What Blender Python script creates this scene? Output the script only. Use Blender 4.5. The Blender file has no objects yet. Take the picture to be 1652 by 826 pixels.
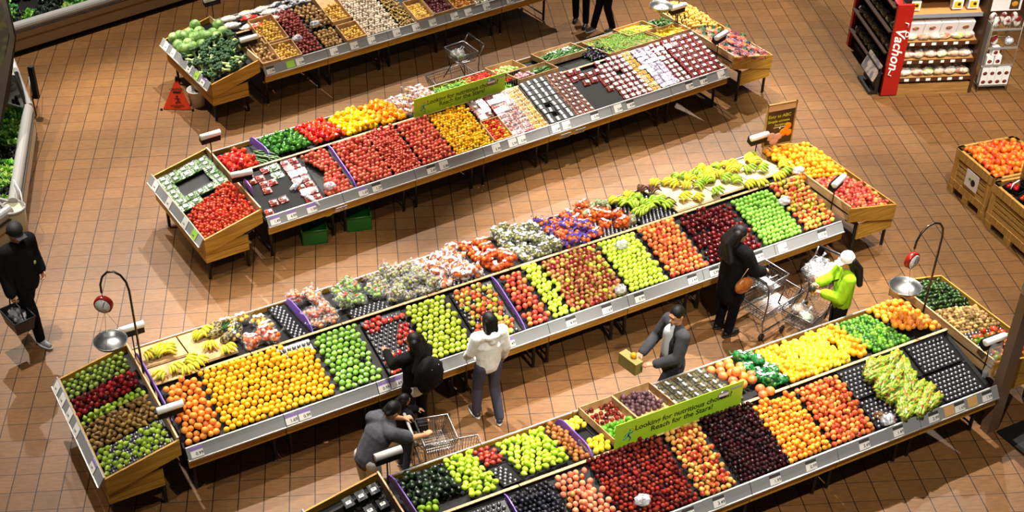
import bpy, math, random
from mathutils import Vector, Matrix, Euler, noise
import numpy as np
RND = random.Random(11)
SC = bpy.context.scene
COL = SC.collection
T = 0.3                                    # floor tile, metres
# ---------------------------------------------------------------- camera
F_PX, PITCH, ROLL, YAW = 2234.7366, 0.62710, -0.0060, 0.06850
CAM = Vector((16.3631 * T, -64.9213 * T, 39.5913 * T))
CX, CY = 711.78, 413.0
_fw = Vector((math.sin(YAW) * math.cos(PITCH), math.cos(YAW) * math.cos(PITCH), -math.sin(PITCH)))
_r = Vector((math.cos(YAW), -math.sin(YAW), 0)); _u = _r.cross(_fw)
CAMR = math.cos(ROLL) * _r + math.sin(ROLL) * _u
CAMU = -math.sin(ROLL) * _r + math.cos(ROLL) * _u
cd = bpy.data.cameras.new('camera'); cam = bpy.data.objects.new('camera', cd); COL.objects.link(cam)
cd.sensor_width = 36; cd.lens = 36 * F_PX / 1652; cd.shift_x = (826 - CX) / 1652; cd.clip_end = 200
cam.matrix_world = Matrix(((CAMR.x, CAMU.x, -_fw.x, CAM.x), (CAMR.y, CAMU.y, -_fw.y, CAM.y), (CAMR.z, CAMU.z, -_fw.z, CAM.z), (0, 0, 0, 1)))
SC.camera = cam
def G(u, v, z=0.0):
    """world point at height z seen at photo pixel (u, v)"""
    d = CAMR * (u - CX) - CAMU * (v - CY) + _fw * F_PX
    return CAM + d * ((z - CAM.z) / d.z)
# ---------------------------------------------------------------- view, world, lamps
SC.view_settings.view_transform = 'Standard'; SC.view_settings.look = 'None'
SC.view_settings.gamma = 1; SC.view_settings.use_curve_mapping = False
SC.view_settings.exposure = 0.12
w = bpy.data.worlds.new('world'); SC.world = w; w.use_nodes = True
w.node_tree.nodes['Background'].inputs[0].default_value = (1.0, 0.93, 0.85, 1)
w.node_tree.nodes['Background'].inputs[1].default_value = 0.06
def spot(x, y, tx, ty, power, size=60, blend=.5, rad=.06, z=7.5, col=(1, .93, .84)):
    l = bpy.data.lights.new('ceiling_spotlight', 'SPOT'); o = bpy.data.objects.new('ceiling_spotlight', l); COL.objects.link(o)
    l.energy = power; l.spot_size = math.radians(size); l.spot_blend = blend; l.shadow_soft_size = rad; l.color = col
    o.location = (x, y, z); o.rotation_euler = (Vector((tx, ty, .8)) - Vector((x, y, z))).to_track_quat('-Z', 'Y').to_euler()
SPOTS = [  # x, y, aim x, aim y, watts, cone
    (3.2, 5.6, 3.3, 1.4, 3500, 56), (8.4, 7.6, 8.2, 3.6, 2700, 56), (13.0, 6.5, 12.6, 3.0, 3400, 60), (15.6, -1.6, 14.9, 1.6, 1900, 50),
    (5.0, 1.7, 5.2, -1.5, 3300, 52), (9.4, 2.9, 9.6, .5, 3600, 50), (-.6, 2.6, .8, -.4, 2900, 64), (1.6, .9, 2.6, -2.0, 1500, 42),
    (4.6, -3.3, 4.8, -5.6, 3500, 50), (.2, -3.6, 1.5, -6.2, 2300, 52), (8.9, -1.0, 9.2, -3.3, 4200, 52),
    (14.4, -1.5, 13.2, -4.2, 1500, 56), (11.3, -4.0, 11.2, -6.3, 4600, 48), (7.9, -5.6, 7.9, -8.0, 3600, 46), (4.7, -6.2, 5.6, -8.6, 1500, 44),
    (-1.6, 3.4, -.8, 4.4, 2600, 62), (-2.2, -1.6, -.8, -1.2, 1500, 50), (4.9, -1.4, 5.0, 1.2, 600, 50), (6.4, -5.4, 6.6, -2.0, 600, 56), (10.6, -2.6, 10.2, .2, 750, 50), (2.4, -6.6, 2.4, -3.6, 650, 46),
    (5.2, -9.4, 5.0, -6.4, 750, 54), (9.6, -7.2, 9.8, -4.4, 1100, 50), (9.6, -11.4, 9.6, -8.4, 1700, 60), (1.0, -10.2, 1.6, -7.4, 700, 50), (13.2, -5.2, 14.2, -2.2, 2300, 52), (14.6, -2.0, 14.6, 1.0, 1700, 46)]
for a in SPOTS: spot(*a)
# ---------------------------------------------------------------- helpers
def lin(h):
    if not isinstance(h, str): return (*h[:3], 1)
    h = h.lstrip('#'); c = [int(h[i:i + 2], 16) / 255 for i in (0, 2, 4)]
    return (*[x / 12.92 if x <= .04045 else ((x + .055) / 1.055) ** 2.4 for x in c], 1)
MATS = {}
def M(name, c1, rough=.5, c2=None, scale=8, lo=.42, hi=.58, metal=0, var=0, bump=0, alpha=1, coat=0, amap=None, spec=.5, emit=0, detail=2):
    if name in MATS: return MATS[name]
    m = bpy.data.materials.new(name); MATS[name] = m; m.use_nodes = True
    nt = m.node_tree; b = nt.nodes['Principled BSDF']; L = nt.links.new
    b.inputs['Roughness'].default_value = rough; b.inputs['Metallic'].default_value = metal
    b.inputs['Specular IOR Level'].default_value = spec; b.inputs['Coat Weight'].default_value = coat
    b.inputs['Coat Roughness'].default_value = .08
    src = None
    if c2 or bump or amap:
        tc = nt.nodes.new('ShaderNodeTexCoord'); oi = nt.nodes.new('ShaderNodeObjectInfo')
        mp = nt.nodes.new('ShaderNodeVectorMath'); mp.operation = 'ADD'
        mm = nt.nodes.new('ShaderNodeMath'); mm.operation = 'MULTIPLY'; mm.inputs[1].default_value = 37
        L(oi.outputs['Random'], mm.inputs[0]); L(tc.outputs['Object'], mp.inputs[0]); L(mm.outputs[0], mp.inputs[1])
        nz = nt.nodes.new('ShaderNodeTexNoise'); nz.inputs['Scale'].default_value = scale; nz.inputs['Detail'].default_value = detail
        L(mp.outputs[0], nz.inputs['Vector'])
    if c2:
        rp = nt.nodes.new('ShaderNodeValToRGB'); rp.color_ramp.elements[0].position = lo; rp.color_ramp.elements[1].position = hi
        rp.color_ramp.elements[0].color = lin(c1); rp.color_ramp.elements[1].color = lin(c2)
        L(nz.outputs['Fac'], rp.inputs[0]); src = rp.outputs[0]
    if var:
        hs = nt.nodes.new('ShaderNodeHueSaturation'); oi2 = nt.nodes.new('ShaderNodeObjectInfo')
        mr = nt.nodes.new('ShaderNodeMapRange'); mr.inputs['To Min'].default_value = 1 - var; mr.inputs['To Max'].default_value = 1 + var
        L(oi2.outputs['Random'], mr.inputs['Value']); L(mr.outputs[0], hs.inputs['Value'])
        mh = nt.nodes.new('ShaderNodeMapRange'); mh.inputs['To Min'].default_value = .5 - var * .045; mh.inputs['To Max'].default_value = .5 + var * .045
        m7 = nt.nodes.new('ShaderNodeMath'); m7.operation = 'MULTIPLY'; m7.inputs[1].default_value = 7.13
        fr = nt.nodes.new('ShaderNodeMath'); fr.operation = 'FRACT'
        L(oi2.outputs['Random'], m7.inputs[0]); L(m7.outputs[0], fr.inputs[0]); L(fr.outputs[0], mh.inputs['Value']); L(mh.outputs[0], hs.inputs['Hue'])
        if src: L(src, hs.inputs['Color'])
        else: hs.inputs['Color'].default_value = lin(c1)
        src = hs.outputs[0]
    if src: L(src, b.inputs['Base Color'])
    else: b.inputs['Base Color'].default_value = lin(c1)
    if emit:
        b.inputs['Emission Color'].default_value = lin(c1); b.inputs['Emission Strength'].default_value = emit
    if bump:
        bp = nt.nodes.new('ShaderNodeBump'); bp.inputs['Strength'].default_value = bump; bp.inputs['Distance'].default_value = .01
        L(nz.outputs['Fac'], bp.inputs['Height']); L(bp.outputs[0], b.inputs['Normal'])
    if amap:   # alpha from noise: (low, high, alpha low, alpha high)
        nz2 = nt.nodes.new('ShaderNodeTexNoise'); nz2.inputs['Scale'].default_value = scale * 1.0; nz2.inputs['Detail'].default_value = 1
        L(mp.outputs[0], nz2.inputs['Vector'])
        mr = nt.nodes.new('ShaderNodeMapRange')
        for k, v in zip(('From Min', 'From Max', 'To Min', 'To Max'), amap): mr.inputs[k].default_value = v
        L(nz2.outputs['Fac'], mr.inputs['Value']); L(mr.outputs[0], b.inputs['Alpha'])
    elif alpha < 1: b.inputs['Alpha'].default_value = alpha
    return m
def wood(name, c1, c2, axis=0, rough=.55, sc=9):
    """boards with the grain along the local axis"""
    m = bpy.data.materials.new(name); MATS[name] = m; m.use_nodes = True; nt = m.node_tree; b = nt.nodes['Principled BSDF']; L = nt.links.new
    b.inputs['Roughness'].default_value = rough
    tc = nt.nodes.new('ShaderNodeTexCoord'); mp = nt.nodes.new('ShaderNodeMapping'); s = [sc * 2.2] * 3; s[axis] = sc * .12
    mp.inputs['Scale'].default_value = s; nz = nt.nodes.new('ShaderNodeTexNoise'); nz.inputs['Scale'].default_value = 1.6; nz.inputs['Detail'].default_value = 5; nz.inputs['Distortion'].default_value = .6
    rp = nt.nodes.new('ShaderNodeValToRGB'); rp.color_ramp.elements[0].position = .36; rp.color_ramp.elements[1].position = .66
    rp.color_ramp.elements[0].color = lin(c1); rp.color_ramp.elements[1].color = lin(c2)
    L(tc.outputs['Object'], mp.inputs[0]); L(mp.outputs[0], nz.inputs['Vector']); L(nz.outputs['Fac'], rp.inputs[0]); L(rp.outputs[0], b.inputs['Base Color'])
    return m
class MB:
    """collects shapes into one mesh"""
    def __init__(s): s.v = []; s.f = []; s.m = []; s.s = []
    def add(s, vs, fs, mi=0, sm=False, X=None):
        b = len(s.v)
        s.v.extend([tuple(X @ Vector(p)) for p in vs] if X is not None else [tuple(p) for p in vs])
        for f in fs: s.f.append(tuple(i + b for i in f)); s.m.append(mi); s.s.append(sm)
        return s
    def box(s, x0, y0, z0, x1, y1, z1, mi=0, X=None):
        return s.add([(x0, y0, z0), (x1, y0, z0), (x1, y1, z0), (x0, y1, z0), (x0, y0, z1), (x1, y0, z1), (x1, y1, z1), (x0, y1, z1)],
                     [(0, 3, 2, 1), (4, 5, 6, 7), (0, 1, 5, 4), (1, 2, 6, 5), (2, 3, 7, 6), (3, 0, 4, 7)], mi, False, X)
    def prism(s, poly, d, mi=0, X=None):
        """poly: list of 3-D points in one plane, extruded by vector d"""
        n = len(poly); d = Vector(d); a = [Vector(p) for p in poly]; b = [p + d for p in a]
        return s.add(a + b, [tuple(range(n))[::-1], tuple(range(n, 2 * n))] + [(i, (i + 1) % n, n + (i + 1) % n, n + i) for i in range(n)], mi, False, X)
    def slab(s, a, b, c, d, th, mi=0, X=None):
        a, b, c, d = map(Vector, (a, b, c, d)); n = (b - a).cross(d - a).normalized() * -th
        return s.prism([a, b, c, d], n, mi, X)
    def tube(s, pts, r, n=6, mi=0, X=None, flat=1.0):
        pts = [Vector(p) for p in pts]; k = len(pts); rr = r if hasattr(r, '__len__') else [r] * k; vs = []; up = Vector((0, 0, 1))
        t0 = (pts[1] - pts[0]).normalized()
        if abs(t0.z) > .95: up = Vector((1, 0, 0))
        for i, p in enumerate(pts):
            t = (pts[min(i + 1, k - 1)] - pts[max(i - 1, 0)]).normalized()
            a = t.cross(up).normalized() if t.cross(up).length > 1e-4 else a; b = a.cross(t); up = b
            for j in range(n):
                an = 2 * math.pi * j / n; vs.append(p + (a * math.cos(an) + b * math.sin(an) * flat) * rr[i])
        fs = [(i * n + j, i * n + (j + 1) % n, (i + 1) * n + (j + 1) % n, (i + 1) * n + j) for i in range(k - 1) for j in range(n)]
        fs += [tuple(range(n))[::-1], tuple((k - 1) * n + j for j in range(n))]
        return s.add(vs, fs, mi, n > 4, X)
    def lathe(s, prof, n=12, mi=0, X=None, sm=True):
        """prof: (r, z) from the bottom to the top"""
        vs = []; fs = []; rows = []
        for r, z in prof:
            if r < 1e-6: rows.append([len(vs)]); vs.append((0, 0, z))
            else:
                rows.append(list(range(len(vs), len(vs) + n))); vs += [(r * math.cos(2 * math.pi * j / n), r * math.sin(2 * math.pi * j / n), z) for j in range(n)]
        for a, b in zip(rows, rows[1:]):
            for j in range(n):
                q = (j + 1) % n
                if len(a) == 1 and len(b) == 1: continue
                if len(a) == 1: fs.append((a[0], b[q], b[j]))
                elif len(b) == 1: fs.append((a[j], a[q], b[0]))
                else: fs.append((a[j], a[q], b[q], b[j]))
        return s.add(vs, fs, mi, sm, X)
    def ell(s, c, r, nu=12, nv=8, mi=0, X=None, disp=0, dsc=3, seed=0):
        if not hasattr(r, '__len__'): r = (r,) * 3
        vs = []; c = Vector(c)
        for i in range(nv + 1):
            ph = math.pi * i / nv
            for j in range(nu if 0 < i < nv else 1):
                th = 2 * math.pi * j / nu; d = Vector((math.sin(ph) * math.cos(th), math.sin(ph) * math.sin(th), -math.cos(ph)))
                k = 1 + (disp * noise.noise(d * dsc + Vector((seed, seed * 2, 3))) if disp else 0)
                vs.append(c + Vector((d.x * r[0], d.y * r[1], d.z * r[2])) * k)
        row = lambda i, j: 0 if i == 0 else (len(vs) - 1 if i == nv else 1 + (i - 1) * nu + j % nu)
        fs = []
        for i in range(nv):
            for j in range(nu):
                f = [row(i, j), row(i, j + 1), row(i + 1, j + 1), row(i + 1, j)]
                g = []; [g.append(x) for x in f if x not in g]; fs.append(tuple(g))
        return s.add(vs, fs, mi, True, X)
    def mesh(s, me, mi=0, X=None): return s.add([v.co for v in me.vertices], [tuple(p.vertices) for p in me.polygons], mi, False, X)
    def data(s, name, mats):
        me = bpy.data.meshes.new(name); me.from_pydata(s.v, [], s.f)
        for m in (mats if isinstance(mats, (list, tuple)) else [mats]): me.materials.append(m)
        me.polygons.foreach_set('material_index', s.m); me.polygons.foreach_set('use_smooth', s.s); me.update(); return me
    def build(s, name, mats, parent=None, loc=None):
        o = bpy.data.objects.new(name, s.data(name, mats)); COL.objects.link(o)
        if parent: o.parent = parent
        if loc is not None: o.location = loc
        return o
def tag(o, label, cat, group=None, kind=None):
    if label: o['label'] = label
    if cat: o['category'] = cat
    if group: o['group'] = group
    if kind: o['kind'] = kind
    return o
def empty(name, label=None, cat=None, loc=(0, 0, 0), rz=0, group=None):
    o = bpy.data.objects.new(name, None); COL.objects.link(o); o.location = loc; o.rotation_euler = (0, 0, rz); o.empty_display_size = .1
    return tag(o, label, cat, group)
def child(name, me, parent, mw=None):
    o = bpy.data.objects.new(name, me); COL.objects.link(o); o.parent = parent
    if mw is not None: o.matrix_local = mw
    return o
KIDS = {}
def clone(o, mw=None, label=None, cat=None, group=None, parent=None):
    c = o.copy(); COL.objects.link(c); c.parent = parent
    if mw is not None: c.matrix_world = mw
    if label: tag(c, label, cat, group)
    if o.name not in KIDS: KIDS[o.name] = [k for k in o.children]
    for ch in KIDS[o.name]: clone(ch, parent=c)
    return c
USED = set()
def put(proto, mw, label, cat, group):
    """first use moves the prototype itself, later ones copy it"""
    if proto.name not in USED:
        USED.add(proto.name)
        if proto.name not in KIDS: KIDS[proto.name] = list(proto.children)
        proto.matrix_world = mw; return tag(proto, label, cat, group)
    return clone(proto, mw, label, cat, group)
TXT = {}
def text_mesh(t, size=1.0, shear=0.0):
    k = (t, size, shear)
    if k not in TXT:
        cu = bpy.data.curves.new('lettering', 'FONT'); cu.body = t; cu.size = size; cu.shear = shear; cu.align_x = 'CENTER'; cu.align_y = 'CENTER'; cu.resolution_u = 3; cu.offset = size * .018
        o = bpy.data.objects.new('lettering', cu); COL.objects.link(o); dg = bpy.context.evaluated_depsgraph_get()
        TXT[k] = bpy.data.meshes.new_from_object(o.evaluated_get(dg)); bpy.data.objects.remove(o); bpy.data.curves.remove(cu)
    return TXT[k]
def frame_mat(o, x, y, z=None):
    """matrix with origin o and axes x, y"""
    x = Vector(x).normalized(); y = Vector(y); zz = x.cross(y).normalized(); y = zz.cross(x); o = Vector(o)
    return Matrix(((x.x, y.x, zz.x, o.x), (x.y, y.y, zz.y, o.y), (x.z, y.z, zz.z, o.z), (0, 0, 0, 1)))
# ================================================================ materials of the place
GREY = M('grey_plastic', '8f9090', .35); LIP = M('pale_metal_lip', 'b4b2ac', .35, metal=.3)
BLACKP = M('black_plastic', '0d0d0e', .6, spec=.3); BLACKM = M('black_steel', '15140f', .4)
CHROME = M('chrome', 'c8c8c8', .2, metal=1); WHITE = M('white_card', 'eeeae2', .6); WHITEP = M('white_plastic', 'e9e8e4', .35)
PINE = wood('golden_pine', '9c6e1e', 'c89a3a'); PINEY = wood('golden_pine_across', '9c6e1e', 'c89a3a', 1); PALE = wood('pale_pine', 'b98a55', 'dcb888', 1)
CARD = M('cardboard', 'b08a5c', .8, c2='c49f70', scale=6); PURPLE = M('purple_board', '7a55b8', .45); LIME = M('lime_board', 'a6d62c', .4)
INK = M('ink', '151515', .6); TAGP = M('tag_purple', '8c74b4', .6); TAGD = M('tag_dark', '3d3a38', .6); TAGG = M('tag_green', '9fd24a', .6); TAGT = M('tag_tan', 'd0a060', .6)
# ---------------------------------------------------------------- floor
def floor():
    m = bpy.data.materials.new('terracotta_tiles'); m.use_nodes = True; nt = m.node_tree; b = nt.nodes['Principled BSDF']; L = nt.links.new
    tc = nt.nodes.new('ShaderNodeTexCoord'); br = nt.nodes.new('ShaderNodeTexBrick')
    br.offset = 0; br.squash = 1; br.inputs['Scale'].default_value = 1; br.inputs['Brick Width'].default_value = T; br.inputs['Row Height'].default_value = T
    br.inputs['Mortar Size'].default_value = .0042; br.inputs['Mortar Smooth'].default_value = .25; br.inputs['Bias'].default_value = 0
    br.inputs['Color1'].default_value = lin('7d5830'); br.inputs['Color2'].default_value = lin('724e29'); br.inputs['Mortar'].default_value = lin('170b04')
    nz = nt.nodes.new('ShaderNodeTexNoise'); nz.inputs['Scale'].default_value = 22; nz.inputs['Detail'].default_value = 4
    n2 = nt.nodes.new('ShaderNodeTexNoise'); n2.inputs['Scale'].default_value = .55; n2.inputs['Detail'].default_value = 2
    mp = nt.nodes.new('ShaderNodeMapping'); mp.inputs['Scale'].default_value = (.35, 1.6, 1); L(tc.outputs['Object'], mp.inputs[0]); L(mp.outputs[0], nz.inputs['Vector'])
    L(tc.outputs['Object'], br.inputs['Vector']); L(tc.outputs['Object'], n2.inputs['Vector'])
    b2 = nt.nodes.new('ShaderNodeTexBrick'); b2.offset = 0; b2.squash = 1; b2.inputs['Scale'].default_value = 1; b2.inputs['Brick Width'].default_value = T; b2.inputs['Row Height'].default_value = 300
    b2.inputs['Mortar Size'].default_value = .0075; b2.inputs['Mortar Smooth'].default_value = .4; L(tc.outputs['Object'], b2.inputs['Vector'])
    for kk in ('Color1', 'Color2'): b2.inputs[kk].default_value = (1, 1, 1, 1)
    b2.inputs['Mortar'].default_value = (.16, .12, .1, 1); m0 = nt.nodes.new('ShaderNodeMix'); m0.data_type = 'RGBA'; m0.blend_type = 'MULTIPLY'; m0.inputs['Factor'].default_value = 1; L(br.outputs['Color'], m0.inputs['A']); L(b2.outputs['Color'], m0.inputs['B'])
    mx = nt.nodes.new('ShaderNodeMix'); mx.data_type = 'RGBA'; mx.blend_type = 'MULTIPLY'; mx.inputs['Factor'].default_value = 1
    rp = nt.nodes.new('ShaderNodeValToRGB'); rp.color_ramp.elements[0].position = .3; rp.color_ramp.elements[1].position = .7
    rp.color_ramp.elements[0].color = (.72, .72, .72, 1); rp.color_ramp.elements[1].color = (1.1, 1.08, 1.05, 1)
    L(nz.outputs['Fac'], rp.inputs[0]); L(m0.outputs['Result'], mx.inputs['A']); L(rp.outputs[0], mx.inputs['B'])
    m2 = nt.nodes.new('ShaderNodeMix'); m2.data_type = 'RGBA'; m2.blend_type = 'MULTIPLY'; m2.inputs['Factor'].default_value = 1
    r2 = nt.nodes.new('ShaderNodeValToRGB'); r2.color_ramp.elements[0].position = .35; r2.color_ramp.elements[1].position = .65
    r2.color_ramp.elements[0].color = (.86, .88, .9, 1); r2.color_ramp.elements[1].color = (1.06, 1, .94, 1)
    L(n2.outputs['Fac'], r2.inputs[0]); L(mx.outputs['Result'], m2.inputs['A']); L(r2.outputs[0], m2.inputs['B']); L(m2.outputs['Result'], b.inputs['Base Color'])
    b.inputs['Roughness'].default_value = .5; b.inputs['Specular IOR Level'].default_value = .35
    bp = nt.nodes.new('ShaderNodeBump'); bp.inputs['Strength'].default_value = .5; bp.inputs['Distance'].default_value = .003; bp.invert = True
    L(br.outputs['Fac'], bp.inputs['Height']); L(bp.outputs[0], b.inputs['Normal'])
    mb = MB(); mb.add([(-9, -18, 0), (27, -18, 0), (27, 18, 0), (-9, 18, 0)], [(0, 1, 2, 3)]); o = mb.build('floor', m); tag(o, 'terracotta square tile floor of the shop', None, kind='structure')
floor()
# ---------------------------------------------------------------- the four rows of produce tables
ISL = {}
for k, a, b in (('T1', (424, 109), (781, 5)), ('T2', (429, 351), (1174, 109)), ('T3', (299, 724), (1357, 357)), ('T4', (1091, 824), (1608, 622))):
    A, B = G(*a, .8), G(*b, .8); u = (B - A); u.z = 0; u.normalize(); ISL[k] = (Vector((A.x, A.y, 0)), u, Vector((-u.y, u.x, 0)))
def P(k, s, t, z=0):
    o, u, n = ISL[k]; return o + u * s + n * t + Vector((0, 0, z))
def IM(k, s, t, z=0, rz=0):
    o, u, n = ISL[k]; return Matrix.Translation(P(k, s, t, z)) @ Matrix.Rotation(math.atan2(u.y, u.x) + rz, 4, 'Z')
DEPTH = {'T1': 1.0, 'T2': 1.0, 'T3': 1.0, 'T4': .93}          # scale of the table depth
zf = lambda t: .745 + .262 * (t - .03) / .93                    # front bed
zb = lambda t: .985 - .15 * (t - 1.0) / .92                     # back bed
MODL = 1.213
_tt = 0
def tag_mesh(mb, x, w, style, price, rt, rb):
    """one price card lying on the slanted rail between the points rt (top) and rb (bottom) of (t, z)"""
    a = Vector((x, rb[0], rb[1])); up = Vector((0, rt[0] - rb[0], rt[1] - rb[1])); n = Vector((1, 0, 0)).cross(up).normalized()
    X = frame_mat(a + n * .004, (1, 0, 0), up); h = up.length
    body = {'p': 0, 'd': 0, 'w': 0, 'g': 3, 't': 4}[style]
    mb.box(0, h * .1, 0, w, h * .93, .0025, body, X)
    if style in 'pd': mb.box(0, h * .66, .0025, w, h * .93, .0035, {'p': 1, 'd': 2}[style], X)
    if price: mb.mesh(text_mesh(price, h * .36), 5, X @ Matrix.Translation((w * .68, h * .36, .004)))
RT, RB = (-.005, .80), (-.085, .675)
def rail(parent, L, tags, s0=0):
    mb = MB(); t0, z0 = RT; t1, z1 = RB
    mb.prism([(0, t0, z0), (0, t0 + .012, z0), (0, t1 + .012, z1 - .006), (0, t1, z1)], (L, 0, 0), 0)
    mb.box(0, t1 - .012, z1 - .012, L, t1 + .014, z1 + .004, 1); mb.box(0, t0 - .004, z0 - .002, L, t0 + .016, z0 + .006, 1)
    r = mb.build('price_rail', [GREY, LIP], parent)
    for x, w, st, pr in tags:
        m = MB(); tag_mesh(m, x, w, st, pr, RT, RB); m.build('price_tag', [WHITE, TAGP, TAGD, TAGG, TAGT, INK], r)
    return r
def leg_mesh():
    mb = MB(); mb.tube([(0, 0, .02), (0, 0, .6)], .024, 10); return mb.data('leg', BLACKM)
def foot_mesh():
    mb = MB(); mb.lathe([(0, 0), (.022, 0), (.022, .01), (.012, .02), (0, .022)], 10); return mb.data('foot', CHROME)
LEG, FOOT = leg_mesh(), foot_mesh()
def legs(parent, pts):
    for x, y in pts:
        l = child('leg', LEG, parent, Matrix.Translation((x, y, 0))); child('foot', FOOT, l)
def shared_parts():
    D = {}
    L = MODL - .012
    m = MB(); m.slab((0, .015, .715), (L, .015, .715), (L, .96, zf(.96) - .03), (0, .96, zf(.96) - .03), .025); D['front_bed'] = m.data('front_bed', BLACKP)
    m = MB(); m.slab((0, .985, .955), (L, .985, .955), (L, 1.93, .8), (0, 1.93, .8), .025); D['back_bed'] = m.data('back_bed', BLACKP)
    m = MB(); m.box(0, .955, .62, L, .983, 1.02, 0); m.box(0, .95, 1.02, L, .988, 1.03, 1); D['ridge_board'] = m.data('ridge_board', [BLACKP, PALE])
    m = MB(); m.box(0, -.06, .535, L, -.035, .665, 0); m.box(0, .005, .56, L, .025, .79, 1); D['front_apron'] = m.data('front_apron', [PINE, BLACKP])
    m = MB(); m.box(0, 1.92, .6, L, 1.95, .868, 0); m.box(0, 1.925, .868, L, 1.945, .876, 1); D['back_apron'] = m.data('back_apron', [PINE, GREY])
    m = MB(); m.tube([(0, .05, .57), (0, 1.85, .57)], .02, 4); D['crossbar'] = m.data('crossbar', BLACKM)
    m = MB(); m.tube([(0, .13, .12), (0, 1.62, .12)], .014, 6); D['stretcher'] = m.data('stretcher', BLACKM)
    return D
SH = shared_parts()
def table(k, s, label, tags):
    r = empty('produce_table', label, 'table'); r.matrix_world = IM(k, s, 0); r.scale = (1, DEPTH[k], 1)
    for n in ('front_bed', 'back_bed', 'ridge_board', 'front_apron', 'back_apron'): child(n, SH[n], r)
    for x in (.1, MODL - .11): child('stretcher', SH['stretcher'], r, Matrix.Translation((x, 0, 0))); child('crossbar', SH['crossbar'], r, Matrix.Translation((x, 0, 0)))
    legs(r, [(x, y) for x in (.1, MODL - .11) for y in (.13, 1.62)])
    rail(r, MODL - .008, tags); return r
PR = ['3.88', '1.99', '4.99', '2.49', '1.49', '3.99', '2.99', '0.99', '1.69', '5.99', '3.49', '1.29']
def rtags(style, xs, w=.15):
    return [(x, w, st, RND.choice(PR) if st in 'pdw' else '') for x, st in zip(xs, style)]
TB = {
 'T3': [('nearer middle row table under oranges, golden citrus and banana bunches', 'p', (.04,)),
        ('nearer middle row table under golden citrus with bagged fruit behind', 'pp', (.0, .17)),
        ('nearer middle row table under green and red apples beside the purple organic divider', 'pp', (.0, .17)),
        ('nearer middle row table under yellow-green apples behind the woman with the backpack', 'pp', (.1, .55)),
        ('nearer middle row table under red-yellow apples split by a purple divider', 'dd', (.25, .8)),
        ('nearer middle row table under mixed brown-red apples', 'dd', (.1, .95)),
        ('nearer middle row table under bright yellow-green and peach coloured apples', 'dd', (.1, .85)),
        ('nearer middle row table under dark red and green apples, bananas behind', 'wd', (.05, .75))],
 'T2': [('second row table with black steps of tomato punnets, lime card below its rail', 'ppp', (.04, .3, .62)),
        ('second row table under loose red tomatoes right of the purple divider', 'pd', (.25, .48)),
        ('second row table under round tomatoes and yellow cherry tomatoes', 'dw', (.2, .42)),
        ('second row table under yellow tomatoes and the lime sign', 'www', (.15, .45, .62)),
        ('second row table under small boxed tomatoes and dark mushroom packs', 'wwd', (.05, .25, .8)),
        ('second row table under white-labelled berry punnets with black gaps', 'wd', (.05, .3)),
        ('second row table at its far end under strawberry punnets', 'ddw', (.3, .6, .98))],
 'T1': [('back row table under crates of brown and yellow potatoes', 'dgw', (.04, .42, .6)),
        ('back row table under brown potatoes and small yellow potatoes', 'www', (.05, .45, .8)),
        ('back row table under white garlic and ginger roots', 'www', (.1, .5, .85)),
        ('back row table under red and orange onions', 'www', (.1, .4, .8)),
        ('back row table cut by the top edge of the photo', 'ww', (.1, .6))],
 'T4': [('front row table nearest the black herb trays, under green pears', 'dd', (.1, .6)),
        ('front row table under dark prune plums and brown figs', 'dd', (.1, .6)),
        ('front row table under the brown-red plums and the left half of the lime sign', 'dd', (.3, .7)),
        ('front row table under pale nectarines and black plums', 'dd', (.25, .75)),
        ('front row table under apricots and red peaches with lemons behind', 'dd', (.3, .8)),
        ('front row table under empty cup trays and salad bags', 'dtdtd', (.12, .36, .52, .72, .95))]}
S0 = {'T1': 0, 'T2': 0, 'T3': 0, 'T4': -2.665}
for k, rows in TB.items():
    for i, (lb, st, xs) in enumerate(rows): table(k, S0[k] + i * MODL, lb, rtags(st, xs))
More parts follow.
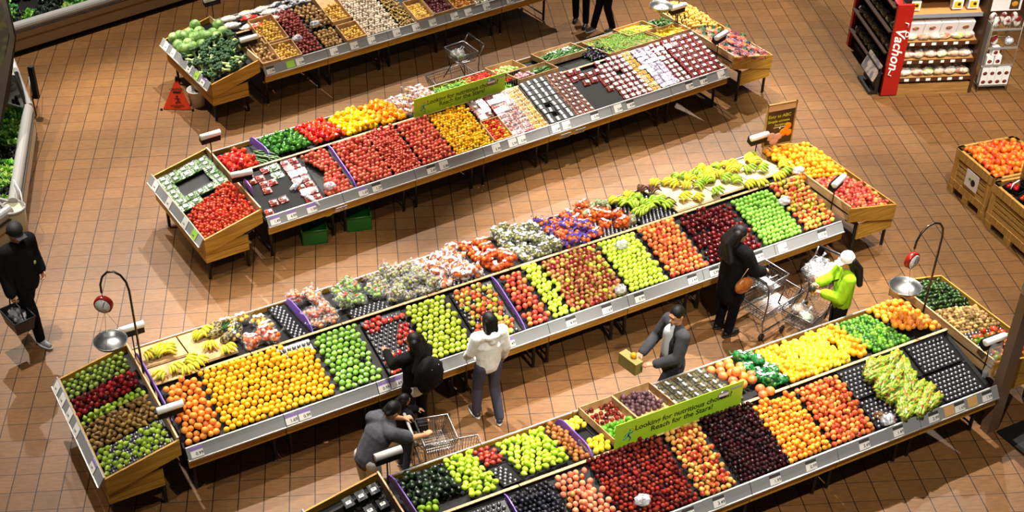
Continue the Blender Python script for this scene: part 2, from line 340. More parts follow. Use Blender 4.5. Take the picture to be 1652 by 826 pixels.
def end_table(k, s, side, label, railed=True, tags=(), depth=1.95, t0=0.0):
    """wooden end unit; side -1: slopes down to the left, +1: slopes down to the right. local x runs outwards"""
    r = empty('end_table', label, 'table'); r.matrix_world = IM(k, s, t0)
    X = Matrix.Scale(side, 4, (1, 0, 0)); Ld = .9; zi, zo = .96, .755
    def b(mb, name, mats, par=r):
        if side < 0: mb.f = [f[::-1] for f in mb.f]
        mb.v = [tuple(X @ Vector(v)) for v in mb.v]; return mb.build(name, mats, par)
    m = MB(); m.slab((0, .03, .86), (Ld, .03, .665), (Ld, depth - .03, .665), (0, depth - .03, .86), .02); b(m, 'bed', BLACKP)
    for y, n in ((0, 'front_board'), (depth - .025, 'back_board')):
        m = MB(); m.prism([(0, y, zi), (Ld, y, zo), (Ld, y, .5), (0, y, .73)], (0, .025, 0)); b(m, n, PINE)
    m = MB(); m.box(-.0, .02, .74, .022, depth - .02, .985); b(m, 'inner_board', PALE)
    m = MB(); m.box(Ld - .02, .025, .5, Ld, depth - .025, zo + .005); b(m, 'outer_board', PINEY)
    for z0, z1 in ((.345, .465), (.475, .60)):
        for y0 in (.015, depth - .04): m = MB(); m.box(.24, y0, z0, Ld, y0 + .025, z1); b(m, 'lower_rail', PINE)
    for z0, z1 in ((.345, .465), (.475, .5)): m = MB(); m.box(Ld - .025, .04, z0, Ld, depth - .04, z1); b(m, 'outer_rail', PINEY)
    for y in (.05, depth - .1): m = MB(); m.tube([(.26, y, .58), (.0, y, .75)], .02, 4); b(m, 'bracket', BLACKM)
    legs(r, [(side * x, y) for x in (.25, Ld - .05) for y in (.08, depth - .33)])
    if railed:
        m = MB(); m.prism([(Ld, 0, .79), (Ld + .012, 0, .79), (Ld + .09, 0, .665), (Ld + .078, 0, .66)], (0, depth, 0)); m.box(Ld + .07, 0, .655, Ld + .1, depth, .672, 1)
        q = b(m, 'price_rail', [GREY, LIP])
        for y, st, pr in tags:
            m = MB(); a = Vector((Ld + .088, y, .668)); up = Vector((-.08, 0, .125)); Xt = frame_mat(a + Vector((.005, 0, .003)), (0, 1, 0), up); h = up.length
            m.box(0, .008, 0, .15, h - .01, .003, {'w': 0, 'p': 0, 'g': 3}[st], Xt)
            if st == 'p': m.box(0, h * .68, .003, .15, h - .01, .004, 1, Xt)
            m.mesh(text_mesh(pr, .04), 5, Xt @ Matrix.Translation((.09, .05, .0045)) @ Matrix.Scale(-1 if side < 0 else 1, 4, (1, 0, 0)))
            b(m, 'price_tag', [WHITE, TAGP, TAGD, TAGG, TAGT, INK], q)
    return r
end_table('T3', -.05, -1, 'wooden end unit of the nearer middle row with pears, black bed and grey rail', tags=[(1.75, 'w', '1.99'), (1.5, 'w', '1.99'), (1.2, 'w', '2.99'), (.9, 'w', '2.49'), (.22, 'p', '1.49')])
end_table('T2', -.05, -1, 'wooden end unit of the second row with loose tomatoes and packed beans', tags=[(1.62, 'w', '3.99'), (1.1, 'w', '2.99'), (.5, 'w', '1.99'), (.16, 'g', '2.49')])
end_table('T1', -.05, -1, 'wooden end unit of the back row with cabbages and broccoli', tags=[(1.66, 'w', '1.99'), (1.36, 'w', '0.99'), (.7, 'w', '1.49'), (.4, 'g', '2.49'), (.15, 'p', '2.99')])
end_table('T4', -2.72, -1, 'wooden end unit of the front row with black trays of packed herbs', depth=1.84)
end_table('T3', 9.83, 1, 'wooden end unit with oranges and pink apples at the far end of its row', railed=False)
end_table('T2', 8.62, 1, 'wooden end unit with bagged carrots and yellow potatoes', railed=False)
end_table('T4', 4.72, 1, 'wooden end unit with avocados, kiwis and mangoes beside the steel post', railed=False, t0=.2, depth=1.85)
# ================================================================ produce: one prototype mesh per kind
def fr_mat(nm, c1, c2=None, **k):
    k.setdefault('rough', .32); k.setdefault('var', .16); k.setdefault('scale', 14); return M(nm, c1, c2=c2, **k)
STEM = M('stem_brown', '3a2512', .7); CALYX = M('calyx_green', '2f7a1c', .5); STK = M('fruit_sticker', 'c9cfe0', .5)
def apple_data(nm, mat, r=.038, h=.9, sticker=False, blossom=False):
    mb = MB(); prof = []
    for i in range(9):
        a = math.pi * i / 8; z = -math.cos(a) * h; rr = math.sin(a) * (1 + .06 * -math.cos(a) * 1.0)
        if i == 0: z += .16
        if i == 8: z -= .22
        prof.append((rr * r, z * r))
    mb.lathe(prof, 12); mb.tube([(0, 0, r * .55), (r * .12, 0, r * 1.05)], r * .06, 4, 1)
    if sticker: mb.lathe([(0, r * .2), (r * .3, r * .12)][::-1], 8, 2, Matrix.Translation((0, 0, 0)) @ Matrix.Rotation(.9, 4, 'Y') @ Matrix.Translation((0, 0, r * .86)))
    return mb.data(nm, [mat, STEM, STK])
def ball_data(nm, mat, r=.036, h=1.0, tip=0, seed=0, disp=.0, n=12):
    mb = MB(); prof = []
    for i in range(9):
        a = math.pi * i / 8; z = -math.cos(a) * h * (1 + (tip if i in (0, 8) else 0)); prof.append((math.sin(a) * r, z * r))
    mb.lathe(prof, n)
    if disp: mb.v = [tuple(Vector(v) * (1 + disp * noise.noise(Vector(v) * (1.6 / r) + Vector((seed, 0, 0))))) for v in mb.v]
    return mb.data(nm, [mat])
def sticker_ball(nm, mat, r, h=1.0, tip=0):
    mb = MB(); mb.lathe([(math.sin(math.pi * i / 8) * r, -math.cos(math.pi * i / 8) * r * h * (1 + (tip if i in (0, 8) else 0))) for i in range(9)], 12)
    X = Matrix.Rotation(.7, 4, 'X') @ Matrix.Translation((0, 0, r * .9)); mb.lathe([(r * .34, -r * .02), (0, r * .14)], 8, 1, X); return mb.data(nm, [mat, STK])
def tomato_data(nm, mat, r=.034, h=.85, calyx=True):
    mb = MB(); mb.lathe([(math.sin(math.pi * i / 8) * r, (-math.cos(math.pi * i / 8) * h - (.12 if i == 8 else 0)) * r) for i in range(9)], 12)
    if calyx:
        for j in range(5):
            a = j * 1.257; mb.tube([(0, 0, r * .8), (math.cos(a) * r * .42, math.sin(a) * r * .42, r * .84)], [r * .09, r * .03], 3, 1)
    return mb.data(nm, [mat, CALYX])
def pear_data(nm, mat, r=.034, h=1.0):
    mb = MB(); mb.lathe([(0, -.95 * r), (.55 * r, -.85 * r), (.95 * r, -.35 * r), (r, .05 * r), (.85 * r, .55 * r), (.52 * r, 1.05 * r * h), (.36 * r, 1.5 * r * h), (.2 * r, 1.75 * r * h), (0, 1.8 * r * h)], 11)
    mb.tube([(0, 0, 1.75 * r * h), (.1 * r, 0, 2.2 * r * h)], r * .06, 4, 1); return mb.data(nm, [mat, STEM])
def pepper_data(nm, mat, r=.042):
    mb = MB(); n = 16; vs = []; rows = 9
    for i in range(rows):
        a = math.pi * i / (rows - 1); z = -math.cos(a) * 1.15 * r - (.25 * r if i == rows - 1 else 0) + (.2 * r if i == 0 else 0)
        for j in range(n):
            th = 2 * math.pi * j / n; k = (1 + .17 * math.cos(4 * th) * math.sin(a)) * math.sin(a) ** .7 * (1 + .1 * -math.cos(a)) * r if 0 < i < rows - 1 else .12 * r
            vs.append((k * math.cos(th), k * math.sin(th), z))
    fs = [(i * n + j, i * n + (j + 1) % n, (i + 1) * n + (j + 1) % n, (i + 1) * n + j) for i in range(rows - 1) for j in range(n)] + [tuple(range(n))[::-1], tuple((rows - 1) * n + j for j in range(n))]
    mb.add(vs, fs, 0, True); mb.tube([(0, 0, .8 * r), (0, 0, 1.1 * r), (.15 * r, 0, 1.45 * r)], [.16 * r, .11 * r, .12 * r], 6, 1); return mb.data(nm, [mat, CALYX])
def lump_data(nm, mat, r, seed, disp=.22, nu=12, nv=8):
    mb = MB(); mb.ell((0, 0, 0), r, nu, nv, disp=disp, dsc=1.7, seed=seed); return mb.data(nm, [mat])
def veg_data(nm, mat, L=.16, r=.02, bend=.02, ends=(.5, .4), tip=None, n=8):
    mb = MB(); k = 7; pts = []; rr = []
    for i in range(k):
        f = i / (k - 1); pts.append(((f - .5) * L, bend * (1 - (2 * f - 1) ** 2), 0)); e = min(1, .25 + 2.6 * min(f, 1 - f)); rr.append(r * e * (ends[0] + (ends[1] - ends[0]) * f) * 2)
    mb.tube(pts, rr, n)
    if tip: mb.tube([pts[-1], (L * .5 + .02, 0, .003)], [r * .45, r * .3], 5, 1)
    return mb.data(nm, [mat, tip or mat])
QUAT = lambda: Euler((RND.uniform(0, 6.28), RND.uniform(0, 6.28), RND.uniform(0, 6.28))).to_matrix().to_4x4()
UPR = lambda a=.5: Matrix.Rotation(RND.uniform(0, 6.28), 4, 'Z') @ Matrix.Rotation(RND.uniform(-a, a), 4, 'X') @ Matrix.Rotation(RND.uniform(-a, a), 4, 'Y')
LIE = lambda: Matrix.Rotation(RND.uniform(0, 6.28), 4, 'Z') @ Matrix.Rotation(math.pi / 2 + RND.uniform(-.5, .5), 4, 'X')
COUNT = {}
def zbed(k, s, t):
    """height of the display bed at (s, t) of row k; t in metres across"""
    L = {'T1': 6.1, 'T2': 8.5, 'T3': 9.7, 'T4': 4.61}[k]; s0 = {'T4': -2.665}.get(k, 0)
    if s < s0 - .03: return .69 + .2 * (s - (s0 - .95)) / .9
    if s > L + .05: return .885 - .2 * (s - L - .1) / .9
    t = t / DEPTH[k]; return zf(t) if t < .97 else zb(t)
def fill(k, s0, s1, t0, t1, name, meshes, d, label, cat, group, jit=.12, prob=1.0, top=.25, hump=0.0, rot=None, weights=None, cap=300, mask=None, sink=0.0, fl=1.0, sc=.08, zoff=0.0):
    """a bin of loose produce: a packed layer on the bed plus a loose second layer"""
    pts = []; row = 0; t = t0 + d / 2; rot = rot or QUAT
    while t < t1 - d * .3:
        s = s0 + d / 2 + (d / 2 if row % 2 else 0)
        while s < s1 - d * .3:
            if RND.random() < prob and (mask is None or mask(s, t)):
                pts.append((s + RND.uniform(-1, 1) * jit * d, t + RND.uniform(-1, 1) * jit * d, 0))
                if RND.random() < top and s < s1 - d and t < t1 - d and s > s0 + d * .6: pts.append((s + d / 2, t + d * .3, 1))
            s += d
        t += d * .87; row += 1
    pts.sort(key=lambda p: p[1]); grp = MB(); nst = 0
    for i, (s, t, ly) in enumerate(pts):
        u = (s - s0) / (s1 - s0) * 2 - 1; v = (t - t0) / (t1 - t0) * 2 - 1
        z = zbed(k, s, t) + d * .5 * fl - sink + ly * d * .62 * fl + hump * max(0, (1 - u * u)) * max(0, (1 - v * v)) + RND.uniform(-.08, .08) * d + zoff
        me = RND.choices(meshes, weights)[0] if weights else RND.choice(meshes)
        m = IM(k, s, t, z) @ rot() @ Matrix.Scale(RND.uniform(1 - sc, 1 + sc), 4)
        if COUNT.get(name, 0) < cap:
            COUNT[name] = COUNT.get(name, 0) + 1
            o = bpy.data.objects.new(name, me); COL.objects.link(o); o.matrix_world = m; tag(o, label, cat, group)
        else:
            nst += 1; b = len(grp.v); grp.v += [tuple(m @ x.co) for x in me.vertices]
            for p in me.polygons: grp.f.append(tuple(q + b for q in p.vertices)); grp.m.append(p.material_index); grp.s.append(True)
    if nst: tag(grp.build(name + '_heap', list(meshes[0].materials)), label.replace('', '', 1), cat, group, 'stuff')
# ---- fruit meshes
A = {}
def ap(n, c1, c2=None, **k):
    st = k.pop('st', False); r = k.pop('r', .038); A[n] = apple_data(n, fr_mat(n + '_skin', c1, c2, **k), r, sticker=st)
ap('green', '78ac34', '92c04c', st=True); ap('green2', '6aa032', '8cc04a')
ap('lime', 'b4cc2c', 'ccdc4e', st=True, scale=9); ap('bright', 'bcd432', 'd0e256')
ap('red', 'b01c18', 'd8523a', st=True, scale=10); ap('dark', '3e060a', '6c1012', scale=10, rough=.22)
ap('gala', 'c8402c', 'e8a04c', scale=12, lo=.4, hi=.62); ap('mixed', 'b8b83c', 'cc5a30', scale=12, lo=.45, hi=.62, st=True)
ap('brownred', '7a1c18', 'a8a03c', scale=12, lo=.48, hi=.62); ap('brownred2', '96302a', 'b88a48', scale=12); ap('pinkapple', 'b0302c', 'd86a4a', scale=10)
OR = {n: sticker_ball(n, fr_mat(n + '_peel', c1, c2, rough=.4, bump=.1, scale=60), r, 1, tip) for n, c1, c2, r, tip in (
    ('golden', 'ecac12', 'f4ba22', .037, .0), ('peachy', 'e8862c', 'f29c3e', .041, 0), ('tangerine', 'f0941c', 'f8aa30', .042, 0))}
OR['orange'] = ball_data('orange', fr_mat('orange_peel', 'f2960e', 'f8a81e', rough=.4, bump=.1, scale=60), .042)
OR['lemon'] = ball_data('lemon', fr_mat('lemon_peel', 'f4d028', 'f8de44', rough=.4), .034, 1.22, .12)
OR['lime'] = ball_data('lime', fr_mat('lime_peel', '4c8c1e', '7cb030', rough=.35), .031, 1.12, .06)
OR['darklime'] = ball_data('darklime', fr_mat('dark_lime_peel', '2e5c1a', '4c8426', rough=.35), .031, 1.12, .06)
OR['grapefruit'] = ball_data('grapefruit', fr_mat('grapefruit_peel', 'e08c3c', 'd87040', rough=.4, scale=9), .062, .94)
# ---- nearer middle row, front bins
F0, F1 = .045, .93
def up(a=.6): return lambda: UPR(a)
fill('T3', .03, .5, F0, F1, 'peach_orange', [OR['peachy']], .086, 'peach-orange citrus fruit in the bin beside the golden citrus', 'fruit', 'peach-orange citrus in the corner bin of the nearer middle row', top=.35)
fill('T3', .5, 1.93, F0, F1, 'golden_citrus', [OR['golden']], .078, 'golden yellow citrus fruit in the wide yellow bin of the nearer middle row', 'fruit', 'golden citrus in the wide yellow bin', top=.1, mask=lambda s, t: not (t > .78 and s > 1.55))
fill('T3', 1.97, 2.6, F0, F1 - .02, 'green_apple', [A['green']], .081, 'green apple with a pale sticker in the bin beside the golden citrus', 'apple', 'green apples in trays beside the golden citrus', jit=.1, prob=.97, top=.03, rot=up())
fill('T3', 2.64, 3.2, F0, F1, 'red_apple', [A['red']], .081, 'red apple in the gappy black tray in front of the backpack woman', 'apple', 'red apples in the gappy black trays', prob=.74, top=.0, rot=up(), mask=lambda s, t: not (s < 2.95 and .3 < t < .7))
fill('T3', 3.23, 3.86, F0, F1, 'yellow_green_apple', [A['lime']], .081, 'yellow-green apple in the bin between the two women shoppers', 'apple', 'yellow-green apples between the two women', jit=.08, top=.06, rot=up())
fill('T3', 3.92, 4.5, F0, F1, 'mixed_apple', [A['mixed'], A['gala'], A['lime']], .081, 'red and yellow apple in the bin behind the white hoodie', 'apple', 'red and yellow apples behind the white hoodie', prob=.9, top=.05, rot=up(), weights=(5, 3, 2))
fill('T3', 4.6, 4.97, F0, F1, 'gala_apple', [A['pinkapple'], A['gala']], .08, 'rosy red apple in the bin right of the long purple divider', 'apple', 'rosy apples right of the purple divider', prob=.96, top=.12)
fill('T3', 4.98, 5.24, F0, F1, 'chartreuse_apple', [A['bright']], .078, 'chartreuse apple in the narrow strip beside the rosy apples', 'apple', 'narrow strip of chartreuse apples', top=.1, mask=lambda s, t: True)
fill('T3', 5.25, 6.13, F0, F1, 'brown_red_apple', [A['brownred'], A['brownred2'], A['lime']], .071, 'brown-red apple in the wide mottled bin of the nearer middle row', 'apple', 'mottled brown-red apples', top=.12, weights=(6, 4, 1.4))
fill('T3', 6.16, 6.79, F0, F1, 'bright_green_apple', [A['bright']], .076, 'bright yellow-green apple in the neat bin between mottled and peach coloured apples', 'apple', 'bright yellow-green apples in neat rows', jit=.05, top=.03, rot=up(.3))
fill('T3', 6.82, 7.44, F0, F1, 'peach_coloured_apple', [A['gala']], .078, 'peach coloured apple in the bin left of the dark red apples', 'apple', 'peach coloured apples beside the dark red ones', jit=.08, top=.06)
fill('T3', 7.47, 8.36, F0, F1, 'dark_red_apple', [A['dark']], .079, 'glossy dark red apple in the bin behind the woman in black', 'apple', 'glossy dark red apples', top=.15, prob=.97)
fill('T3', 8.38, 9.08, F0, F1, 'crisp_green_apple', [A['green2']], .074, 'crisp green apple in the bin at the far right of the nearer middle row', 'apple', 'crisp green apples at the far end of the row', jit=.06, top=.05)
fill('T3', 9.1, 9.68, F0, F1, 'red_yellow_apple', [A['gala'], A['mixed']], .078, 'red-yellow apple in the last bin before the end unit with oranges', 'apple', 'red-yellow apples in the last bin', top=.2, jit=.15)
# end units of that row
PE = {'green': pear_data('green_pear', fr_mat('green_pear_skin', '7c9c28', 'a4bc3c'), .034, .75), 'brown': pear_data('brown_pear', fr_mat('brown_pear_skin', '6a4a1e', '8c6a2c', rough=.5), .032, 1.0), 'olive': pear_data('olive_pear', fr_mat('olive_pear_skin', '6c8430', '8c9c3c'), .034, .5),
      'lime': pear_data('lime_pear', fr_mat('lime_pear_skin', '9cc022', 'bcd240'), .036, .85), 'red': pear_data('red_pear', fr_mat('red_pear_skin', '8c1c18', 'a8402c'), .034, .8)}
E0, E1 = -.94, -.1
fill('T3', E0, E1, 1.52, 1.9, 'olive_pear', [PE['olive']], .082, 'round olive green pear along the back edge of the end unit', 'pear', 'olive pears along the back of the end unit', top=.25)
fill('T3', E0, E1, 1.16, 1.54, 'dark_red_plum', [ball_data('dark_red_plum', fr_mat('dark_plum_skin', '340408', '8c1414', rough=.15, scale=8), .038, .9)], .078, 'shiny dark red fruit between the two green pear strips of the end unit', 'fruit', 'shiny dark red fruit on the end unit', top=.3)
fill('T3', E0, E1, 1.0, 1.17, 'light_green_pear', [PE['green']], .075, 'light green pear in the narrow strip beside the brown pears', 'pear', 'narrow strip of light green pears', top=.2)
fill('T3', E0, E1, .52, 1.0, 'brown_pear', [PE['brown']], .076, 'brown pear in the middle of the end unit', 'pear', 'brown pears in the middle of the end unit', top=.3, rot=LIE)
fill('T3', E0, E1, .06, .52, 'green_pear', [PE['green']], .082, 'green pear nearest the front board of the end unit', 'pear', 'green pears near the front board', top=.15, prob=.85, rot=LIE)
fill('T3', 9.86, 10.68, .04, .92, 'pink_apple', [A['pinkapple'], A['gala']], .076, 'pink-red apple in the wooden box at the far end of its row', 'apple', 'pink-red apples in the far wooden box', top=.4, weights=(4, 1), hump=.05)
fill('T3', 9.72, 10.68, .94, 1.9, 'orange', [OR['orange']], .086, 'orange in the heap behind the pink apples on the end unit', 'orange', 'heap of oranges on the end unit', top=.5, hump=.1)
# ---- second row, front bins
TM = {'big': tomato_data('round_tomato', fr_mat('round_tomato_skin', 'b84430', 'cc5c44', rough=.28), .039), 'small': tomato_data('small_tomato', fr_mat('small_tomato_skin', 'c02c14', 'da4a24', rough=.22), .027),
      'roma': ball_data('roma_tomato', fr_mat('roma_tomato_skin', 'aa3826', 'c0503c', rough=.28), .026, 1.35), 'yellow': tomato_data('yellow_tomato', fr_mat('yellow_tomato_skin', 'e4b80c', 'e89c14', rough=.25), .029), 'vine': tomato_data('vine_tomato', fr_mat('vine_tomato_skin', 'b83014', 'd04826', rough=.25), .031)}
fill('T2', -.92, -.08, .06, .98, 'vine_tomato', [TM['vine']], .059, 'loose vine tomato in the wooden end unit of the second row', 'tomato', 'vine tomatoes heaped in the end unit', top=.35, jit=.2, mask=lambda s, t: t < .72 + .35 * (s + .92))
fill('T2', .95, 1.45, .04, .93, 'coral_tomato', [TM['big']], .069, 'coral red tomato left of the long purple divider of the second row', 'tomato', 'coral tomatoes left of the purple divider', top=.2, mask=lambda s, t: s > 1.0 + .25 * max(0, .8 - abs(t - .45) * 2.5), sc=.15)
fill('T2', 1.51, 2.12, .04, .93, 'round_tomato', [TM['big']], .073, 'large round tomato just right of the long purple divider', 'tomato', 'large round tomatoes right of the divider', top=.25, jit=.15)
fill('T2', 2.12, 2.62, .04, .98, 'roma_tomato', [TM['roma']], .052, 'small oval tomato between the two bins of round tomatoes', 'tomato', 'small oval tomatoes mid bin', top=.3, jit=.2)
fill('T2', 2.62, 3.2, .04, .96, 'plump_tomato', [TM['big']], .073, 'plump red tomato in the bin touching the yellow tomatoes', 'tomato', 'plump tomatoes beside the yellow ones', top=.25)
fill('T2', 3.2, 3.9, .04, .95, 'yellow_tomato', [TM['yellow']], .053, 'yellow cherry tomato in front of the lime sign of the second row', 'tomato', 'yellow cherry tomatoes in front of the sign', top=.35, jit=.2, sc=.15)
fill('T2', 3.91, 4.2, .04, .48, 'cherry_tomato', [TM['small'], TM['yellow']], .05, 'orange-red cherry tomato in the small cardboard box beside the yellow tomatoes', 'tomato', 'cherry tomatoes in a small cardboard box', top=.4, weights=(3, 1))
PP = {n: pepper_data(n + '_pepper', fr_mat(n + '_pepper_skin', a, b, rough=.2, scale=9), .043) for n, a, b in (('red', 'b4160e', 'd43a1c'), ('green', '1c4a12', '3c7c1e'), ('yellow', 'eca800', 'f4c410'), ('orange', 'e47a08', 'f09a14'), ('vine', 'b01c10', 'd44028'))}
B0, B1 = 1.02, 1.88
fill('T2', -.05, .42, 1.02, 1.72, 'scarlet_pepper', [PP['vine']], .092, 'scarlet pepper behind the packed beans near the bag dispenser', 'pepper', 'scarlet peppers near the bag dispenser', top=.35)
ZU = veg_data('zucchini', M('zucchini_skin', '1e3c12', .3, c2='4c7430', scale=25, var=.2), .18, .021, .012); CU = veg_data('cucumber', M('cucumber_skin', '1c4414', .35, c2='3c6c24', scale=30, var=.2), .2, .02, .008)
EG = veg_data('eggplant', M('eggplant_skin', '140c18', .15, c2='2a1830', scale=8, var=.2), .11, .024, .01, (.35, .65), CALYX)
fill('T2', .35, .72, 1.05, 1.45, 'zucchini', [ZU], .062, 'green zucchini under the purple divider of the second row', 'zucchini', 'zucchinis beside the scarlet peppers', top=.4, rot=lambda: Matrix.Rotation(-.9 + RND.uniform(-.3, .3), 4, 'Z'))
fill('T2', .72, 1.33, 1.15, B1, 'green_pepper', [PP['green']], .088, 'green bell pepper behind the black punnet steps', 'pepper', 'green bell peppers of the second row', top=.4)
fill('T2', 1.36, 1.9, 1.12, B1 + .02, 'red_pepper', [PP['red']], .09, 'red bell pepper between the green and the yellow ones', 'pepper', 'red bell peppers of the second row', top=.4)
fill('T2', 1.9, 2.5, 1.06, B1 + .02, 'yellow_pepper', [PP['yellow']], .09, 'yellow bell pepper between the red and the orange ones', 'pepper', 'yellow bell peppers of the second row', top=.45, hump=.05)
fill('T2', 2.5, 2.98, 1.06, B1 + .02, 'orange_pepper', [PP['orange']], .088, 'orange bell pepper left of the lime sign', 'pepper', 'orange bell peppers left of the sign', top=.45, hump=.05)
BE = veg_data('green_bean', M('bean_skin', '6c9c2c', .4, c2='8cbc48', scale=10, var=.2), .12, .006, .015, n=5); CH = veg_data('red_chili', M('chili_skin', 'b41410', .2, c2='d43020', var=.2), .09, .011, .015, (.7, .25), CALYX, n=6)
SQ = veg_data('yellow_squash', M('squash_skin', 'e8bc10', .3, c2='f0cc28', var=.15), .15, .02, .012); LETT = M('green_white_veg', '7cac40', .5, c2='dce8b4', scale=20)
flat = lambda: Matrix.Rotation(RND.uniform(0, 6.28), 4, 'Z') @ Matrix.Rotation(RND.uniform(-.3, .3), 4, 'Y')
ali = lambda a, j=.3: (lambda: Matrix.Rotation(a + RND.uniform(-j, j), 4, 'Z') @ Matrix.Rotation(RND.uniform(-.15, .15), 4, 'Y'))
def stuff_sticks(k, s0, s1, t0, t1, name, me, n, label, cat, z=.04, rot=flat):
    mb = MB()
    for i in range(n):
        s = RND.uniform(s0, s1); t = RND.uniform(t0, t1); zz = zbed(k, s, t) + RND.uniform(.015, z + .03)
        m = IM(k, s, t, zz) @ rot(); b = len(mb.v); mb.v += [tuple(m @ x.co) for x in me.vertices]
        for p in me.polygons: mb.f.append(tuple(q + b for q in p.vertices)); mb.m.append(p.material_index); mb.s.append(True)
    tag(mb.build(name, list(me.materials)), label, cat, kind='stuff')
stuff_sticks('T2', 3.85, 4.5, 1.1, 1.8, 'green_bean_heap', BE, 330, 'heap of loose green beans behind the lime sign', 'beans')
stuff_sticks('T2', 4.45, 4.85, 1.02, 1.3, 'runner_bean_heap', BE, 200, 'small heap of pale beans right of the lime sign end', 'beans')
fill('T2', 4.35, 5.05, 1.25, 1.85, 'red_chili', [CH], .05, 'long red chili behind the lime sign of the second row', 'chili', 'red chilies behind the lime sign', top=.6, rot=flat)
fill('T2', 5.85, 6.6, 1.45, 1.85, 'cucumber', [CU], .06, 'cucumber in the cardboard box behind the berry punnets', 'cucumber', 'cucumbers in a cardboard box', top=.5, rot=ali(.35))
fill('T2', 5.35, 5.75, 1.1, 1.4, 'small_cucumber', [ZU], .065, 'short dark cucumber in the front cardboard box', 'cucumber', 'short cucumbers in the front box', top=.3, rot=ali(.3))
fill('T2', 5.05, 5.4, 1.12, 1.4, 'pink_radish', [ball_data('pink_radish', fr_mat('radish_skin', 'b07884', 'd0a8a8'), .03, 1.3)], .06, 'pinkish root beside the black crate', 'root', 'pinkish roots beside the black crate', top=.3)
fill('T2', 4.95, 5.35, 1.5, 1.85, 'pale_green_squash', [ball_data('pale_green_squash', fr_mat('pale_squash_skin', '9cb850', 'ccd890'), .034, 1.2)], .07, 'pale green squash at the back of the second row', 'squash', 'pale green squashes at the back', top=.4)
fill('T2', 6.55, 7.0, 1.1, 1.65, 'small_eggplant', [EG], .055, 'small black eggplant left of the loose green beans', 'eggplant', 'small eggplants left of the beans', top=.4, rot=flat)
fill('T2', 6.1, 6.6, 1.62, 1.9, 'white_mushroom', [ball_data('white_mushroom', fr_mat('mushroom_skin', 'e4ded0', 'f4f0e8'), .03, .8)], .06, 'white mushroom at the back behind the cucumbers', 'mushroom', 'white mushrooms behind the cucumbers', top=.4)
stuff_sticks('T2', 6.85, 7.85, 1.08, 1.75, 'long_bean_heap', BE, 620, 'wide heap of loose green beans near the far end of the second row', 'beans', .07)
fill('T2', 7.6, 8.15, 1.5, 1.88, 'yellow_squash', [SQ], .055, 'yellow squash behind the strawberry punnets', 'squash', 'yellow squashes behind the strawberries', top=.5, rot=ali(-.5))
fill('T2', 7.95, 8.5, 1.05, 1.45, 'small_yellow_squash', [SQ], .05, 'small yellow squash right of the loose beans', 'squash', 'small yellow squashes right of the beans', top=.4, rot=flat)
fill('T2', 8.1, 8.6, 1.5, 1.9, 'dark_zucchini', [ZU], .06, 'dark zucchini beside the hanging scale pan', 'zucchini', 'dark zucchinis beside the scale', top=.4, rot=flat)
PO = {n: [lump_data(n + '_potato', fr_mat(n + '_potato_skin', a, b, rough=.65, scale=12), (r, r * .85, r * .8), i, .2) for i in range(2)] for n, a, b, r in (
    ('yellow', 'c89c38', 'd8b050', .03), ('brown', '94703c', 'ac8850', .038), ('redskin', '7c2c24', '98463c', .034), ('white', 'c8b49c', 'dccbb4', .028), ('gold', 'dcae48', 'e8c468', .036), ('ginger', 'b08c50', 'c8a668', .03))}
fill('T2', 8.66, 9.45, 1.2, 2.35, 'gold_potato', PO['gold'], .078, 'yellow potato in the big heap behind the bagged carrots', 'potato', 'heap of yellow potatoes on the end unit', top=.6, hump=.16, rot=QUAT)
# ---- back row
fill('T1', .02, .33, .04, .62, 'tan_potato', PO['brown'], .075, 'tan potato in the first cardboard crate of the back row', 'potato', 'tan potatoes in the first crate', prob=.7, top=.3)
fill('T1', .36, .74, .04, .42, 'yellow_potato', PO['yellow'], .062, 'small yellow potato in the crate next to the price rail', 'potato', 'small yellow potatoes next to the rail', top=.4)
fill('T1', .3, .72, .48, 1.1, 'yellow_baby_potato', PO['yellow'], .062, 'small yellow potato in the crate below the packed loaves', 'potato', 'small yellow potatoes in the upper crate', top=.5, hump=.04)
fill('T1', .78, 1.2, .04, 1.35, 'red_potato', PO['redskin'], .068, 'red skinned potato in the long strip of the back row', 'potato', 'long strip of red potatoes', top=.4, zoff=.02)
fill('T1', 1.22, 1.6, .04, .5, 'dark_brown_potato', PO['brown'], .07, 'brown potato in front of the plastic bag in the back row', 'potato', 'brown potatoes in front of the plastic bag', top=.3)
fill('T1', 1.22, 1.65, .55, 1.4, 'long_brown_potato', PO['brown'], .085, 'large brown potato behind the plastic bag in the back row', 'potato', 'large brown potatoes behind the plastic bag', top=.4)
fill('T1', 1.66, 2.02, .04, .4, 'pale_yellow_potato', PO['yellow'], .062, 'pale yellow potato in the small box left of the garlic', 'potato', 'pale yellow potatoes in the small box', top=.4)
fill('T1', 1.66, 2.0, .55, 1.3, 'golden_baby_potato', PO['yellow'], .062, 'golden baby potato behind the small box left of the garlic', 'potato', 'golden baby potatoes behind the small box', top=.4)
fill('T1', 2.04, 2.72, .04, 1.4, 'garlic_bulb', [ball_data('garlic_bulb', fr_mat('garlic_skin', 'b8a48c', 'd8c8b4', rough=.6), .029, .85, .3)], .06, 'whitish garlic bulb in the wide pale bin of the back row', 'garlic', 'garlic bulbs in the wide pale bin', top=.3)
fill('T1', 2.74, 3.05, .04, 1.4, 'ginger_root', [veg_data('ginger_root', fr_mat('ginger_skin', 'a08040', 'bc9c58', rough=.6), .09, .016, .02)], .052, 'knobbly ginger root in the strip right of the garlic', 'ginger', 'ginger roots right of the garlic', top=.5, rot=flat)
fill('T1', 3.08, 3.4, .04, .5, 'cream_shallot', PO['gold'], .06, 'cream shallot in the box between ginger and red onions', 'shallot', 'cream shallots between ginger and red onions', top=.2)
